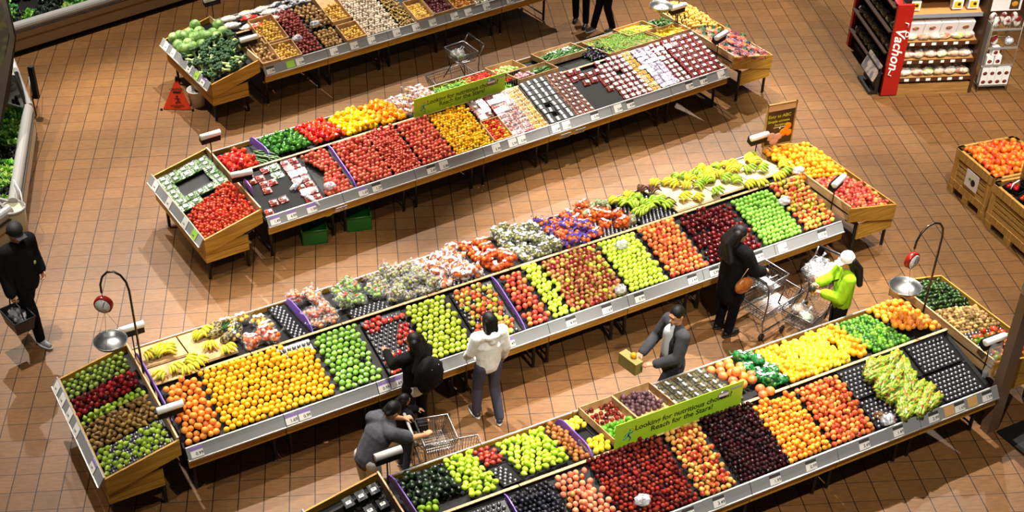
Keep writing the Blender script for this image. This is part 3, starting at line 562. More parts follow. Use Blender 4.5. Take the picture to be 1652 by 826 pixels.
ON = {'red': ball_data('red_onion', fr_mat('red_onion_skin', '4c1428', '8c4850', rough=.3), .034, .85, .25), 'orange': ball_data('orange_onion', fr_mat('orange_onion_skin', 'c07828', 'd89848', rough=.35), .034, .85, .25), 'white': ball_data('white_onion', fr_mat('white_onion_skin', 'd8ccb0', 'ece4d0', rough=.4), .03, .85, .25)}
fill('T1', 3.44, 3.86, .04, .9, 'red_onion', [ON['red']], .07, 'red onion in the box left of the orange onions', 'onion', 'red onions in their box', top=.3)
fill('T1', 3.9, 4.3, .04, .8, 'orange_onion', [ON['orange']], .072, 'orange-brown onion in the box left of the white onions', 'onion', 'orange-brown onions in their box', top=.4)
fill('T1', 4.33, 4.8, .04, .7, 'white_onion', [ON['white']], .06, 'white onion at the top edge of the photo', 'onion', 'white onions at the top edge', top=.4)
fill('T1', 4.84, 5.6, .04, .7, 'brown_onion', [ON['orange']], .072, 'brown onion past the white onions, by the last cards', 'onion', 'brown onions past the white ones', top=.3)
# ---- front row
PL = {n: ball_data(n, fr_mat(n + '_skin', a, b, rough=rg, scale=s), r, .94, disp=.0) for n, a, b, r, rg, s in (
    ('red_plum', '3c0a0c', '8c2818', .029, .16, 9), ('black_plum', '100406', '34080c', .029, .14, 9), ('pale_nectarine', 'd8a850', 'a83020', .034, .3, 11), ('apricot', 'e89a1c', 'dc7428', .034, .45, 9),
    ('red_peach', 'b83818', 'e08838', .035, .5, 10), ('pink_peach', 'd06848', 'e09870', .036, .6, 8), ('prune_plum', '0c0c12', '2c2c38', .028, .3, 9))}
fill('T4', -1.65, -1.1, .04, .84, 'prune_plum', [PL['prune_plum']], .058, 'blue-black prune plum beside the pink peaches', 'plum', 'prune plums beside the pink peaches', top=.25)
fill('T4', -1.1, -.58, .04, .84, 'pink_peach', [PL['pink_peach'], PL['pale_nectarine']], .076, 'pink peach between the prune plums and the red plums', 'peach', 'pink peaches in the front row', top=.35, weights=(6, 1), mask=lambda s, t: s < -.62 - .3 * (t - .3))
fill('T4', -.62, .34, .04, .95, 'red_plum', [PL['red_plum']], .0585, 'glossy brown-red plum in front of the lime sign of the front row', 'plum', 'brown-red plums in front of the sign', top=.22, mask=lambda s, t: s > -.55 - .45 * (t - .2))
fill('T4', .36, .86, .04, .9, 'pale_nectarine', [PL['pale_nectarine']], .069, 'pale red and cream nectarine left of the black plums', 'nectarine', 'pale nectarines left of the black plums', top=.3)
fill('T4', .88, 1.6, .04, .92, 'black_plum', [PL['black_plum']], .0585, 'shiny black plum between pale nectarines and apricots', 'plum', 'shiny black plums', top=.3)
fill('T4', 1.56, 2.16, .04, .86, 'apricot', [PL['apricot']], .068, 'orange apricot between black plums and red peaches', 'apricot', 'apricots between black plums and red peaches', top=.25)
fill('T4', 2.18, 2.82, .04, .88, 'red_peach', [PL['red_peach'], PL['pale_nectarine']], .07, 'red and orange peach left of the empty cup trays', 'peach', 'red peaches left of the empty cup trays', top=.3, weights=(4, 1))
fill('T4', 2.26, 2.62, .96, 1.72, 'small_orange', [OR['orange']], .072, 'small orange in the corner beside the bagged limes', 'orange', 'small oranges beside the bagged limes', top=.5, hump=.03)
fill('T4', 2.6, 3.2, .95, 1.72, 'lemon', [OR['lemon']], .069, 'yellow lemon in the bin between two strips of oranges', 'lemon', 'lemons between two strips of oranges', top=.5, hump=.03)
fill('T4', 3.2, 3.5, .97, 1.72, 'mandarin', [OR['orange'], OR['lemon']], .072, 'orange-yellow mandarin left of the green limes', 'mandarin', 'mandarins left of the limes', top=.35, weights=(3, 1), prob=.95)
fill('T4', 3.5, 4.05, .95, 1.72, 'green_lime', [OR['lime'], OR['darklime']], .062, 'green lime between the mandarins and the big tangerines', 'lime', 'green limes of the front row', top=.25)
fill('T4', 4.06, 4.58, .95, 1.78, 'tangerine', [OR['tangerine'], OR['peachy']], .086, 'big tangerine beside the hanging scale pan of the front row', 'tangerine', 'big tangerines beside the scale pan', top=.5, hump=.04, mask=lambda s, t: t > .95 + (4.5 - s) * .5)
AV = veg_data('avocado', M('avocado_skin', '16240e', .35, c2='2f5418', scale=10, var=.25), .095, .03, 0, (.32, .5)); KI = lump_data('kiwi', M('kiwi_skin', '6a5028', .7, c2='94743c', scale=14, var=.25), (.033, .025, .025), 1, .05)
KI2 = lump_data('pale_kiwi', M('pale_kiwi_skin', 'a88448', .7, c2='c8a464', scale=14, var=.2), (.03, .026, .026), 1, .05)
MG = lump_data('mango', M('mango_skin', '5c7c1c', .3, c2='b8401c', scale=6, var=.25, lo=.4, hi=.6), (.055, .042, .04), 2, .08)
fill('T4', 4.76, 5.56, 1.4, 2.0, 'avocado', [AV], .07, 'dark green avocado at the back of the end unit behind the scale', 'avocado', 'avocados behind the scale', top=.7, rot=flat, hump=.05)
fill('T4', 4.76, 5.56, .86, 1.4, 'kiwi', [KI, KI2], .058, 'brown kiwi between avocados and mangoes', 'kiwi', 'kiwis between avocados and mangoes', top=.7, rot=flat, hump=.04)
fill('T4', 4.84, 5.56, .26, .86, 'mango', [MG], .1, 'red-green mango on the end unit beside the steel post', 'mango', 'mangoes beside the steel post', top=.4, prob=.97, rot=flat)
AR = lump_data('artichoke', M('artichoke_skin', '0c0a12', .3, c2='2c4024', scale=22, var=.4), (.042, .042, .045), 4, .35)
FG = pear_data('brown_fig', fr_mat('fig_skin', '80481c', 'a86828', rough=.5), .034, .6)
fill('T4', -2.62, -2.3, .98, 1.16, 'pale_green_gourd', [lump_data('pale_green_gourd', fr_mat('pale_gourd_skin', '6c9420', 'a4c838'), (.05, .035, .033), 5, .2)], .085, 'lime green gourd among the dark artichokes', 'gourd', 'lime green gourds among the artichokes', top=.2)
fill('T4', -2.62, -1.98, 1.14, 1.74, 'dark_artichoke', [AR], .088, 'dark purple-green artichoke near the man in grey', 'artichoke', 'dark artichokes near the man in grey', top=.6)
fill('T4', -2.03, -1.62, .96, 1.74, 'chartreuse_pear', [PE['lime']], .09, 'lime green pear between artichokes and red pears', 'pear', 'lime green pears beside the artichokes', top=.6, rot=LIE)
fill('T4', -1.62, -1.36, 1.38, 1.74, 'red_pear', [PE['red']], .075, 'dark red pear in the small strip between the green ones', 'pear', 'dark red pears in a small strip', top=.2, rot=LIE)
fill('T4', -1.36, -.72, 1.0, 1.74, 'lime_pear', [PE['lime']], .09, 'lime green pear in the wide bin left of the figs', 'pear', 'lime green pears left of the figs', top=.6, rot=LIE)
fill('T4', -.72, -.5, .96, 1.74, 'brown_fig', [FG], .07, 'brown fig shaped fruit left of the front purple divider', 'fig', 'brown figs left of the divider', top=.3)
fill('T4', -.46, -.2, .96, 1.25, 'pale_lemon', [OR['lemon']], .075, 'pale yellow lemon right of the front purple divider', 'lemon', 'pale lemons right of the divider', top=.4, rot=UPR)
fill('T4', -.46, -.22, 1.48, 1.72, 'round_lemon', [OR['lemon']], .075, 'yellow lemon at the back beside the divider tip', 'lemon', 'lemons beside the divider tip', top=.3)
fill('T4', -.17, .25, 1.4, 1.74, 'red_tamarillo', [PL['red_plum']], .065, 'dark red fruit at the back of the first cardboard box', 'fruit', 'dark red fruit in the first box', top=.2, prob=.8)
fill('T4', -.17, .25, 1.0, 1.35, 'green_mango', [lump_data('green_mango', fr_mat('green_mango_skin', '4c9018', '74b42c'), (.045, .036, .034), 3, .08)], .08, 'bright green fruit in the first cardboard box', 'fruit', 'bright green fruit in the first box', top=.3)
fill('T4', .29, .75, 1.35, 1.76, 'passion_fruit', [ball_data('passion_fruit', fr_mat('passion_skin', '3c2024', '6c4850', rough=.5), .033, 1.1)], .07, 'dull purple passion fruit in the second cardboard box', 'fruit', 'passion fruit in the second box', top=.3)
fill('T4', .36, .78, .98, 1.3, 'olive_kiwi', [lump_data('olive_kiwi', fr_mat('olive_kiwi_skin', '4c4420', '6c6430', rough=.6), (.038, .03, .03), 3, .08)], .068, 'olive brown fruit behind the lime sign text', 'fruit', 'olive brown fruit behind the sign', top=.3)
fill('T4', 1.55, 1.98, 1.15, 1.78, 'grapefruit', [OR['grapefruit']], .125, 'large orange-pink grapefruit right of the brown punnets', 'grapefruit', 'grapefruit right of the brown punnets', top=.3, hump=.03)
fill('T4', 1.72, 1.95, .85, 1.1, 'pomelo', [OR['grapefruit']], .12, 'large grapefruit touching the right end of the lime sign', 'grapefruit', 'grapefruit touching the sign end', top=.0)
# ================================================================ packed produce
CLEAR = M('clear_film', '50565a', .1, alpha=.12, spec=1, coat=.5); FOIL = M('crumpled_film', 'dfe2e6', .1, bump=1.0, scale=34, amap=(.5, .66, .04, .45), spec=1)
def film(nm, c, a=(.45, .52, .12, .95), scale=14): return M(nm, c, .3, scale=scale, amap=a, bump=.6)
def bumpy_fruit(mat, L, W, H, n, r, seed=0):
    q = random.Random(seed); mb = MB(); mb.box(-L / 2 + .004, -W / 2 + .004, .004, L / 2 - .004, W / 2 - .004, H * .6)
    for i in range(n): mb.ell((q.uniform(-.5, .5) * (L - 2 * r), q.uniform(-.5, .5) * (W - 2 * r), H * .6), r, 8, 5)
    return mb
def punnet(name, fruit, L=.125, W=.095, H=.062, r=.013, n=16, label=(1, 1, 1), lab=(.36, .36), lx=.1, shell=None, lid=None, text=None):
    """clear box: shell, contents, sticker"""
    e = empty(name); bumpy_fruit(fruit, L, W, H, n, r, len(name)).build('contents', fruit, e)
    m = MB(); m.prism([(-L / 2, -W / 2, H), (L / 2, -W / 2, H), (L / 2, W / 2, H), (-L / 2, W / 2, H)], (0, 0, .006))
    k = .88; lo = [(-L / 2 * k, -W / 2 * k, 0), (L / 2 * k, -W / 2 * k, 0), (L / 2 * k, W / 2 * k, 0), (-L / 2 * k, W / 2 * k, 0)]; hi = [(-L / 2, -W / 2, H), (L / 2, -W / 2, H), (L / 2, W / 2, H), (-L / 2, W / 2, H)]
    m.add(lo + hi, [(3, 2, 1, 0)] + [(i, (i + 1) % 4, 4 + (i + 1) % 4, 4 + i) for i in range(4)]); m.build('shell', shell or CLEAR, e)
    if lid: m = MB(); m.box(-L / 2, -W / 2, H + .006, L / 2, W / 2, H + .011); m.build('lid', lid, e)
    if lab:
        m = MB(); z = H + (.012 if lid else .0075); m.box(-L * lab[0] / 2 + lx * L, -W * lab[1] / 2, z, L * lab[0] / 2 + lx * L, W * lab[1] / 2, z + .001)
        m.box(lx * L + L * .02, -W * .1, z + .001, lx * L + L * lab[0] * .32, W * lab[1] * .2, z + .0016, 1); m.build('sticker', [WHITE, INK], e)
    return e
TRED = fr_mat('punnet_tomato', 'b02c14', 'd85034', scale=20); BERRY = fr_mat('strawberry', '8c1c14', 'b84030', scale=40); YTOM = fr_mat('punnet_yellow', 'e09c10', 'f0bc28'); DBER = fr_mat('dark_berry', '2c1c30', '5c3038', scale=50)
MUSH = fr_mat('pale_mushroom', 'b8aca0', 'e0d8cc', scale=20); MIXB = fr_mat('mixed_pack', '94301c', 'b88058', scale=22); GBEAN = fr_mat('packed_beans', '2c5c18', '6ca040', scale=60); HERB = fr_mat('dark_herb', '141c10', '2c3c20', scale=30); GRP = fr_mat('olive_pack', '4c4024', '7c7040', scale=30)
PK = {'tomato': punnet('tomato_punnet', TRED, .13, .11, .06, .019, 14), 'straw': punnet('strawberry_punnet', BERRY, .125, .11, .06, .014, 18, lab=(.5, .42)), 'rasp': punnet('raspberry_punnet', BERRY, .105, .095, .045, .011, 14, lab=(.62, .62), lx=0),
      'ygold': punnet('golden_berry_punnet', YTOM, .1, .085, .05, .013, 12, lab=None), 'purple': punnet('lilac_lid_punnet', DBER, .115, .085, .045, .012, 10, lab=(.3, .2), lx=0, lid=film('lilac_lid', 'a89cb4', (.4, .5, .3, 1))),
      'black': punnet('black_mushroom_tray', MUSH, .12, .1, .05, .02, 5, shell=BLACKP, lab=(.32, .8), lx=-.1), 'ytom': punnet('yellow_tomato_punnet', YTOM, .13, .1, .06, .017, 14, lab=(.2, .2)),
      'mixed': punnet('mixed_tomato_pack', MIXB, .13, .1, .055, .018, 12, lab=(.3, .3)), 'red': punnet('red_tomato_pack', TRED, .13, .1, .055, .018, 12, lab=None, lid=film('dotted_film', 'c8bcb8', (.56, .66, .04, .55), 24)), 'brown': punnet('brown_fruit_punnet', GRP, .15, .115, .065, .026, 12, lab=(.17, .6), lx=-.2),
      'bean': punnet('packed_bean_tray', GBEAN, .185, .13, .045, .012, 18, lab=(.3, .45), lx=0, shell=film('bean_film', '66785c', (.56, .7, .05, .6), 30)), 'herb': punnet('black_herb_box', HERB, .15, .11, .085, .012, 8, shell=BLACKP, lab=(.3, .55), lx=-.05, lid=film('herb_lid', '2a2a2c', (.4, .6, .6, 1)))}
def tilt(k, s, t, extra=0):
    """frame on the bed surface at (s, t)"""
    L = {'T1': 6.1, 'T2': 8.5, 'T3': 9.7, 'T4': 4.61}[k]; s0 = {'T4': -2.665}.get(k, 0)
    e = .02; z = zbed(k, s, t); o = P(k, s, t, z); ds = P(k, s + e, t, zbed(k, s + e, t)) - o; dt = P(k, s, t + e, zbed(k, s, t + e)) - o
    return frame_mat(o, ds, dt) @ Matrix.Rotation(extra, 4, 'Z')
def rows(k, s0, s1, t0, t1, proto, dx, dy, label, cat, group, prob=1.0, jit=.06, mask=None, z=0.0, rot=0.0):
    nt = max(1, int((t1 - t0) / dy + .5)); ns = max(1, int((s1 - s0) / dx + .5))
    for j in range(nt):
        for i in range(ns):
            s = s0 + dx * (i + .5); t = t0 + dy * (j + .5)
            if RND.random() > prob or (mask and not mask(s, t)): continue
            put(proto, tilt(k, s + RND.uniform(-1, 1) * jit * dx, t + RND.uniform(-1, 1) * jit * dy) @ Matrix.Translation((0, 0, .008 + z)) @ Matrix.Rotation(rot + RND.uniform(-.12, .12), 4, 'Z') @ Matrix.Rotation(RND.uniform(-.04, .12), 4, 'X'), label, cat, group)
def steps(k, s0, s1, t0, t1, n, label, along='t'):
    """black stepped riser the packs stand on"""
    e = empty('display_step', label, 'riser'); X = tilt(k, (s0 + s1) / 2, (t0 + t1) / 2); e.matrix_world = X; L = s1 - s0; W = (t1 - t0)
    for i in range(n):
        m = MB(); y0 = -W / 2 + W * i / n; y1 = y0 + W / n * .93
        if along == 't': m.prism([(-L / 2, y0, .003), (-L / 2, y1, .003), (-L / 2, y1, .035), (-L / 2, y0, .012)], (L, 0, 0))
        else:
            x0 = -L / 2 + L * i / n; x1 = x0 + L / n * .9; m.prism([(x0, -W / 2, .003), (x1, -W / 2, .003), (x1, -W / 2, .06), (x0, -W / 2, .012)], (0, W, 0))
        m.build('step', BLACKP, e)
    return e
PB = 'punnet'
steps('T2', .02, .98, .04, .9, 7, 'black stepped riser under the tomato punnets of the second row'); steps('T2', 5.78, 6.4, .04, .8, 6, 'black stepped riser with gaps between mushroom packs and white-labelled punnets')
rows('T2', .03, .4, .04, .35, PK['tomato'], .14, .13, 'tomato punnet with white sticker at the near left corner of the black steps', PB, 'tomato punnets at the corner of the black steps', .8)
rows('T2', .05, .5, .42, .9, PK['tomato'], .14, .12, 'tomato punnet with white sticker along the ridge of the black steps', PB, 'tomato punnets along the ridge of the black steps', .7)
rows('T2', .66, .98, .04, .9, PK['tomato'], .14, .125, 'tomato punnet with white sticker touching the loose coral tomatoes', PB, 'tomato punnets touching the loose coral tomatoes', .95)
rows('T2', .45, .62, .62, .9, PK['bean'], .16, .15, 'packed green beans lying between tomato punnets', 'packed beans', 'bean packs between tomato punnets')
rows('T2', -.92, -.12, 1.02, 1.88, PK['bean'], .16, .135, 'packed green bean tray on the back half of the wooden end unit', 'packed beans', 'bean trays on the end unit', 1.0, mask=lambda s, t: not (-.7 < s < -.35 and 1.15 < t < 1.55))
rows('T2', -.9, -.6, .72, 1.0, PK['bean'], .16, .135, 'packed green bean tray next to the vine tomatoes', 'packed beans', 'bean trays next to the vine tomatoes', .9, mask=lambda s, t: t > .78 + .35 * (s + .9))
rows('T2', 3.92, 4.25, .52, .95, PK['mixed'], .14, .11, 'small mixed tomato pack at the right foot of the lime sign', PB, 'mixed tomato packs at the foot of the sign')
rows('T2', 4.24, 4.64, .04, .95, PK['red'], .135, .1, 'film-wrapped red tomato pack beside the small cardboard box', PB, 'film-wrapped red tomato packs')
rows('T2', 4.64, 4.92, .04, .95, PK['ytom'], .13, .1, 'yellow tomato pack in the strip left of the black mushroom trays', PB, 'yellow tomato packs left of the mushroom trays')
rows('T2', 4.93, 5.44, .04, .95, PK['black'], .125, .105, 'black mushroom tray with white sticker in the middle of the second row', 'tray', 'black mushroom trays', .9)
rows('T2', 5.45, 5.76, .04, .98, PK['mixed'], .11, .095, 'red and white mixed pack right of the black mushroom trays', PB, 'red and white packs right of the mushroom trays')
rows('T2', 5.8, 6.36, .55, .98, PK['straw'], .15, .14, 'white-labelled berry punnet above the black gaps', PB, 'white-labelled punnets above the black gaps', .9)
rows('T2', 6.25, 6.42, .04, .5, PK['straw'], .14, .13, 'white-labelled berry punnet at the right edge of the black gaps', PB, 'white-labelled punnets at the edge of the gaps', .6)
rows('T2', 6.4, 6.95, .04, .98, PK['rasp'], .115, .105, 'small berry box with a big white label left of the golden berries', PB, 'small berry boxes left of the golden berries', .97)
rows('T2', 6.95, 7.13, .04, .98, PK['ygold'], .095, .095, 'golden berry punnet in the narrow yellow strip', PB, 'golden berry punnets in the narrow strip')
rows('T2', 7.14, 7.52, .04, .98, PK['purple'], .125, .092, 'berry punnet with a lilac lid in the second row', PB, 'lilac lidded punnets')
rows('T2', 7.53, 7.78, .04, .98, PK['rasp'], .118, .105, 'small berry box with a white label right of the lilac lids', PB, 'small berry boxes right of the lilac lids', .95)
rows('T2', 7.79, 8.5, .04, 1.04, PK['straw'], .14, .118, 'strawberry punnet with white label at the far end of the second row', PB, 'strawberry punnets at the far end')
rows('T4', .78, 1.52, .96, 1.74, PK['brown'], .16, .13, 'brown fruit punnet with white strip behind the lime sign of the front row', PB, 'brown fruit punnets behind the sign', .95)
steps('T4', -3.64, -2.8, .1, 1.78, 7, 'black stepped trays of the herb end unit in the front row', 'x') if False else None
e = empty('herb_tray', 'black stepped tray holding packed herbs on the end unit of the front row', 'tray'); e.matrix_world = IM('T4', -3.62, .05, 0)
for i in range(7):
    m = MB(); y = .05 + i * .245; m.prism([(.0, y, .70), (.84, y, .885), (.84, y + .05, .95), (0, y + .05, .765)], (0, .012, 0)); m.build('tray_divider', BLACKP, e)
for i in range(7):
    for j in range(3):
        if RND.random() < .93 - .28 * j * (i % 2):
            s = -2.86 - j * .15 - (.0 if i > 2 else .05); t = .16 + i * .24
            put(PK['herb'], IM('T4', s, t, zbed('T4', s, t) + .03) @ Matrix.Rotation(1.57, 4, 'Z') @ Matrix.Rotation(-.2, 4, 'X'), 'black box of packed herbs with a white leaf sticker in the black end unit trays', 'herb box', 'packed herb boxes')
# ---- bags of fruit
def bag(name, fruit_me, n, mat, L=.2, W=.16, H=.1, seed=0, label=None, spike=True):
    q = random.Random(seed); e = empty(name)
    for i in range(n):
        a = i * 2.4; rr = .36 * math.sqrt(i / n); child('fruit', fruit_me, e, Matrix.Translation((math.cos(a) * rr * L * 1.25, math.sin(a) * rr * W * 1.3, H * (.42 + .22 * (i % 2)))) @ Euler((q.uniform(0, 6), q.uniform(0, 6), 0)).to_matrix().to_4x4())
    m = MB(); m.ell((0, 0, H * .5), (L * .6, W * .6, H * .68), 14, 9, disp=.35, dsc=2.6, seed=seed)
    if spike:   # gathered neck of the bag
        m.tube([(L * .5, 0, H * .6), (L * .66, .01, H * .75), (L * .82, .0, H * 1.0)], [.03, .012, .028], 7, flat=.5)
    m.build('wrapper', mat, e)
    if label:
        m = MB(); X = Matrix.Translation((q.uniform(-.02, .02), q.uniform(-.02, .02), H * 1.12)) @ Matrix.Rotation(q.uniform(-.8, .8), 4, 'Z'); nn = 5
        vs = [(-L * .32 + L * .64 * i / nn, y, .008 * math.sin(i * 1.9) + .004 * (y > 0)) for i in range(nn + 1) for y in (-W * .16, W * .16)]
        m.add(vs, [(2 * i, 2 * i + 2, 2 * i + 3, 2 * i + 1) for i in range(nn)], 0, False, X); m.build('printed_band', label, e)
    return e
W1 = film('printed_white_film', 'e4dfdb', (.5, .54, .06, 1), 13); W2 = film('clear_print_film', 'd4d4d4', (.58, .66, .04, .5), 18); PUR = film('purple_print_film', '4c3e8c', (.52, .56, .04, 1), 12); REDN = film('red_net', 'b83c20', (.54, .6, .04, .6), 34); PINKF = film('pink_print_film', 'e89c8c', (.48, .54, .1, .9), 12)
BAND = M('printed_band', 'd0cec8', .4, c2='2a2a2a', scale=60, lo=.6, hi=.64); BANDW = M('white_band', 'd4d0cc', .5, c2='a89890', scale=30)
SORA = ball_data('bag_orange', fr_mat('bag_orange_peel', 'e0601c', 'ec7c2c'), .034); SAPP = ball_data('bag_apple', fr_mat('bag_apple_skin', 'b0442c', 'd89858', scale=10), .032, .9); GAPP = ball_data('bag_green_apple', fr_mat('bag_green_skin', '88ac3c', 'a8c858'), .032, .9)
BRAP = ball_data('bag_brown_apple', fr_mat('bag_brown_skin', '6c4028', '98a048', scale=10), .029, .9); LEMB = ball_data('bag_lemon', fr_mat('bag_lemon_skin', 'e0a830', 'ecc448'), .031, 1.1); OLIV = ball_data('bag_olive', fr_mat('bag_olive_skin', '585c1c', '848030'), .024); POTB = ball_data('bag_potato', fr_mat('bag_potato_skin', 'a8343c', 'c8a050', scale=7), .034, 1.2)
BG = {'citrus': bag('bagged_oranges', SORA, 6, W2, label=BANDW, seed=1), 'lemon': bag('bagged_lemons', LEMB, 6, W2, label=BANDW, seed=2), 'apple': bag('bagged_apples', SAPP, 7, FOIL, seed=3), 'green': bag('bagged_green_apples', GAPP, 7, FOIL, seed=4, label=M('green_red_band', '3c8c38', .4, c2='b83020', scale=18)),
      'brown': bag('bagged_mixed_apples', BRAP, 9, FOIL, seed=5), 'white': bag('bagged_mandarins', SORA, 6, W1, seed=6), 'orange': bag('netted_oranges', SORA, 7, REDN, seed=7, label=BANDW), 'olive': bag('bagged_olive_fruit', OLIV, 10, W2, .17, .13, .08, 8, BAND), 'purple': bag('purple_bag_of_oranges', SORA, 7, PUR, seed=9), 'pinkband': bag('netted_clementines', SORA, 8, REDN, .22, .15, .1, 10, BANDW),
      'pepper': bag('bagged_peppers', POTB, 5, FOIL, .2, .14, .09, 11, M('red_white_band', 'e0dcdc', .4, c2='b84038', scale=16)), 'limeb': bag('bagged_limes', OR['darklime'], 6, film('green_net', '1c6c34', (.44, .52, .2, .95), 20), .17, .13, .09, 12, BANDW)}
def bags(k, s0, s1, t0, t1, proto, dx, dy, label, cat, group, prob=.95, lay=.35):
    nt = max(1, int((t1 - t0) / dy + .3)); ns = max(1, int((s1 - s0) / dx + .3))
    for j in range(nt):
        for i in range(ns):
            for l in (0, 1):
                if RND.random() > (prob if l == 0 else lay): continue
                s = s0 + dx * (i + .5) + RND.uniform(-.18, .18) * dx; t = t0 + dy * (j + .5) + RND.uniform(-.15, .15) * dy
                put(proto, tilt(k, s, t) @ Matrix.Translation((0, 0, .01 + .075 * l)) @ Matrix.Rotation(RND.uniform(0, 6.28), 4, 'Z'), label, cat, group)
bags('T3', 1.2, 1.72, 1.0, 1.35, BG['citrus'], .2, .17, 'clear bag of small oranges next to the pineapples', 'fruit bag', 'bagged oranges next to the pineapples')
bags('T3', 1.1, 1.78, 1.35, 1.88, BG['lemon'], .2, .18, 'clear bag of lemons at the back behind the bagged oranges', 'fruit bag', 'bagged lemons behind the bagged oranges')
bags('T3', 2.08, 2.58, 1.0, 1.9, BG['apple'], .19, .18, 'clear bag of red apples right of the purple divider near the empty tray', 'fruit bag', 'bagged red apples right of the divider')
bags('T3', 2.58, 3.15, 1.25, 1.9, BG['green'], .2, .19, 'clear bag of green apples at the back of the nearer middle row', 'fruit bag', 'bagged green apples at the back')
bags('T3', 3.15, 3.88, 1.02, 1.92, BG['brown'], .18, .17, 'clear bag of small brown-green apples behind the yellow-green apples', 'fruit bag', 'bagged brown-green apples')
bags('T3', 3.9, 4.55, 1.02, 1.9, BG['white'], .2, .17, 'white printed bag of mandarins behind the woman in the white hoodie', 'fruit bag', 'white printed bags of mandarins', lay=.5)
bags('T3', 4.58, 5.05, 1.0, 1.9, BG['orange'], .21, .18, 'red net of oranges between white printed bags and dark olive bags', 'fruit bag', 'red nets of oranges')
bags('T3', 5.08, 5.72, 1.0, 1.95, BG['olive'], .165, .14, 'bag of small olive green fruit with a black and white band', 'fruit bag', 'bags of olive green fruit', lay=.5)
bags('T3', 5.75, 6.35, 1.0, 1.9, BG['purple'], .2, .17, 'purple printed bag of oranges in the nearer middle row', 'fruit bag', 'purple printed bags of oranges', lay=.3)
bags('T3', 6.2, 6.85, 1.02, 1.9, BG['pinkband'], .22, .18, 'net of clementines with a white band beside the melons', 'fruit bag', 'nets of clementines beside the melons', .85, .4)
bags('T2', 2.95, 3.75, 1.12, 1.86, BG['pepper'], .18, .15, 'clear wrapped pack of peppers behind the left end of the lime sign', 'vegetable bag', 'wrapped peppers behind the sign', lay=.4)
bags('T4', 1.95, 2.25, .98, 1.76, BG['limeb'], .14, .14, 'green bag of limes between grapefruit and oranges', 'fruit bag', 'green bags of limes', lay=.5)
# salad bags
SAL = film('salad_leaves', '8cb43c', (.3, .5, .85, 1), 20); MS = M('salad_mix', '90b82c', .35, c2='d06c18', scale=34, lo=.52, hi=.62, bump=1, detail=4); e = empty('salad_bag'); m = MB(); m.ell((0, 0, .045), (.15, .06, .05), 26, 16, disp=.7, dsc=6, seed=2); m.build('salad', MS, e)
m = MB(); m.ell((0, 0, .048), (.17, .068, .055), 12, 8, disp=.3, dsc=3, seed=5); m.build('wrapper', CLEAR, e); SB = e
for j in range(7):
    for i in range(3):
        s = 3.26 + i * .18 + RND.uniform(-.03, .03); t = .1 + j * .11
        if s + .3 * (t - .5) > 3.95: continue
        put(SB, tilt('T4', s - .12 * (t - .4), t) @ Matrix.Translation((0, 0, .02 + RND.uniform(0, .03))) @ Matrix.Rotation(.5 + RND.uniform(-.5, .5), 4, 'Z') @ Matrix.Scale(RND.uniform(1, 1.25), 4), 'salad bag of green and orange leaves on the empty cup trays', 'salad bag', 'salad bags on the cup trays')
e = empty('grape_bag', 'small bag of dark red grapes below the salad bags', 'grape bag'); e.matrix_world = tilt('T4', 3.02, .16) @ Matrix.Rotation(-.7, 4, 'Z'); bumpy_fruit(fr_mat('grape_skin', '5c1c18', '7c5c2c'), .26, .11, .06, 26, .018).build('contents', fr_mat('grape_skin', '5c1c18'), e); m = MB(); m.ell((0, 0, .04), (.15, .07, .055), 10, 7, disp=.3); m.build('wrapper', CLEAR, e)
# loaf shaped packs of the back row
def pillow(name, mat, L, W, H, band, seed):
    e = empty(name); m = MB(); m.ell((0, 0, H * .5), (L * .5, W * .5, H * .55), 14, 9, disp=.16, dsc=2, seed=seed)
    for sx in (-1, 1): m.tube([(sx * L * .42, 0, H * .5), (sx * L * .56, 0, H * .55)], [.03, .055], 7, flat=.35)
    m.build('wrapper', mat, e); m = MB(); m.box(-L * .16, -W * .2, H * .985, L * .16, W * .2, H * 1.03); m.build('printed_patch', band, e); return e
PL1 = pillow('potato_pack', film('white_potato_film', 'e4dcd4', (.4, .5, .75, 1), 16), .32, .18, .1, M('yellow_patch', 'e0b428', .4, c2='e8e0d0', scale=12), 1)
PL2 = pillow('red_potato_pack', film('red_potato_film', 'c83c24', (.4, .55, .8, 1), 16), .3, .17, .09, M('white_patch', 'e0d8d0', .4), 2)
PL3 = pillow('dark_carrot_pack', M('dark_pack_film', '3c3840', .25, c2='d4d0d4', scale=14, bump=1), .28, .16, .09, M('grey_patch', 'c8c4c8', .4), 3)
for i, (s, t, p, lb, g) in enumerate([(.08, 1.35, PL1, 'w', 0), (.3, 1.05, PL1, 'w', 0), (.2, 1.72, PL1, 'w', 0), (.55, 1.75, PL1, 'w', 0), (.62, 1.28, PL2, 'r', 0), (.5, 1.5, PL2, 'r', 0), (.42, .98, PL2, 'r', 0), (.9, 1.5, PL1, 'w', 0), (.85, 1.75, PL1, 'w', 0), (1.0, 1.42, PL3, 'd', 0), (1.2, 1.55, PL3, 'd', 0), (1.45, 1.6, PL3, 'd', 0), (1.7, 1.6, PL3, 'd', 0), (1.2, 1.8, PL3, 'd', 0), (1.55, 1.82, PL3, 'd', 0), (.75, 1.15, PL1, 'w', 0)]):
    put(p, tilt('T1', s, t) @ Matrix.Translation((0, 0, .01)) @ Matrix.Rotation(RND.uniform(-.3, .3), 4, 'Z'),
        {'w': 'white printed potato pack on the back half of the back row', 'r': 'red printed potato pack among white ones in the back row', 'd': 'dark and silver printed pack behind the red potatoes'}[lb], 'vegetable pack', {'w': 'white potato packs', 'r': 'red potato packs', 'd': 'dark silver packs'}[lb])
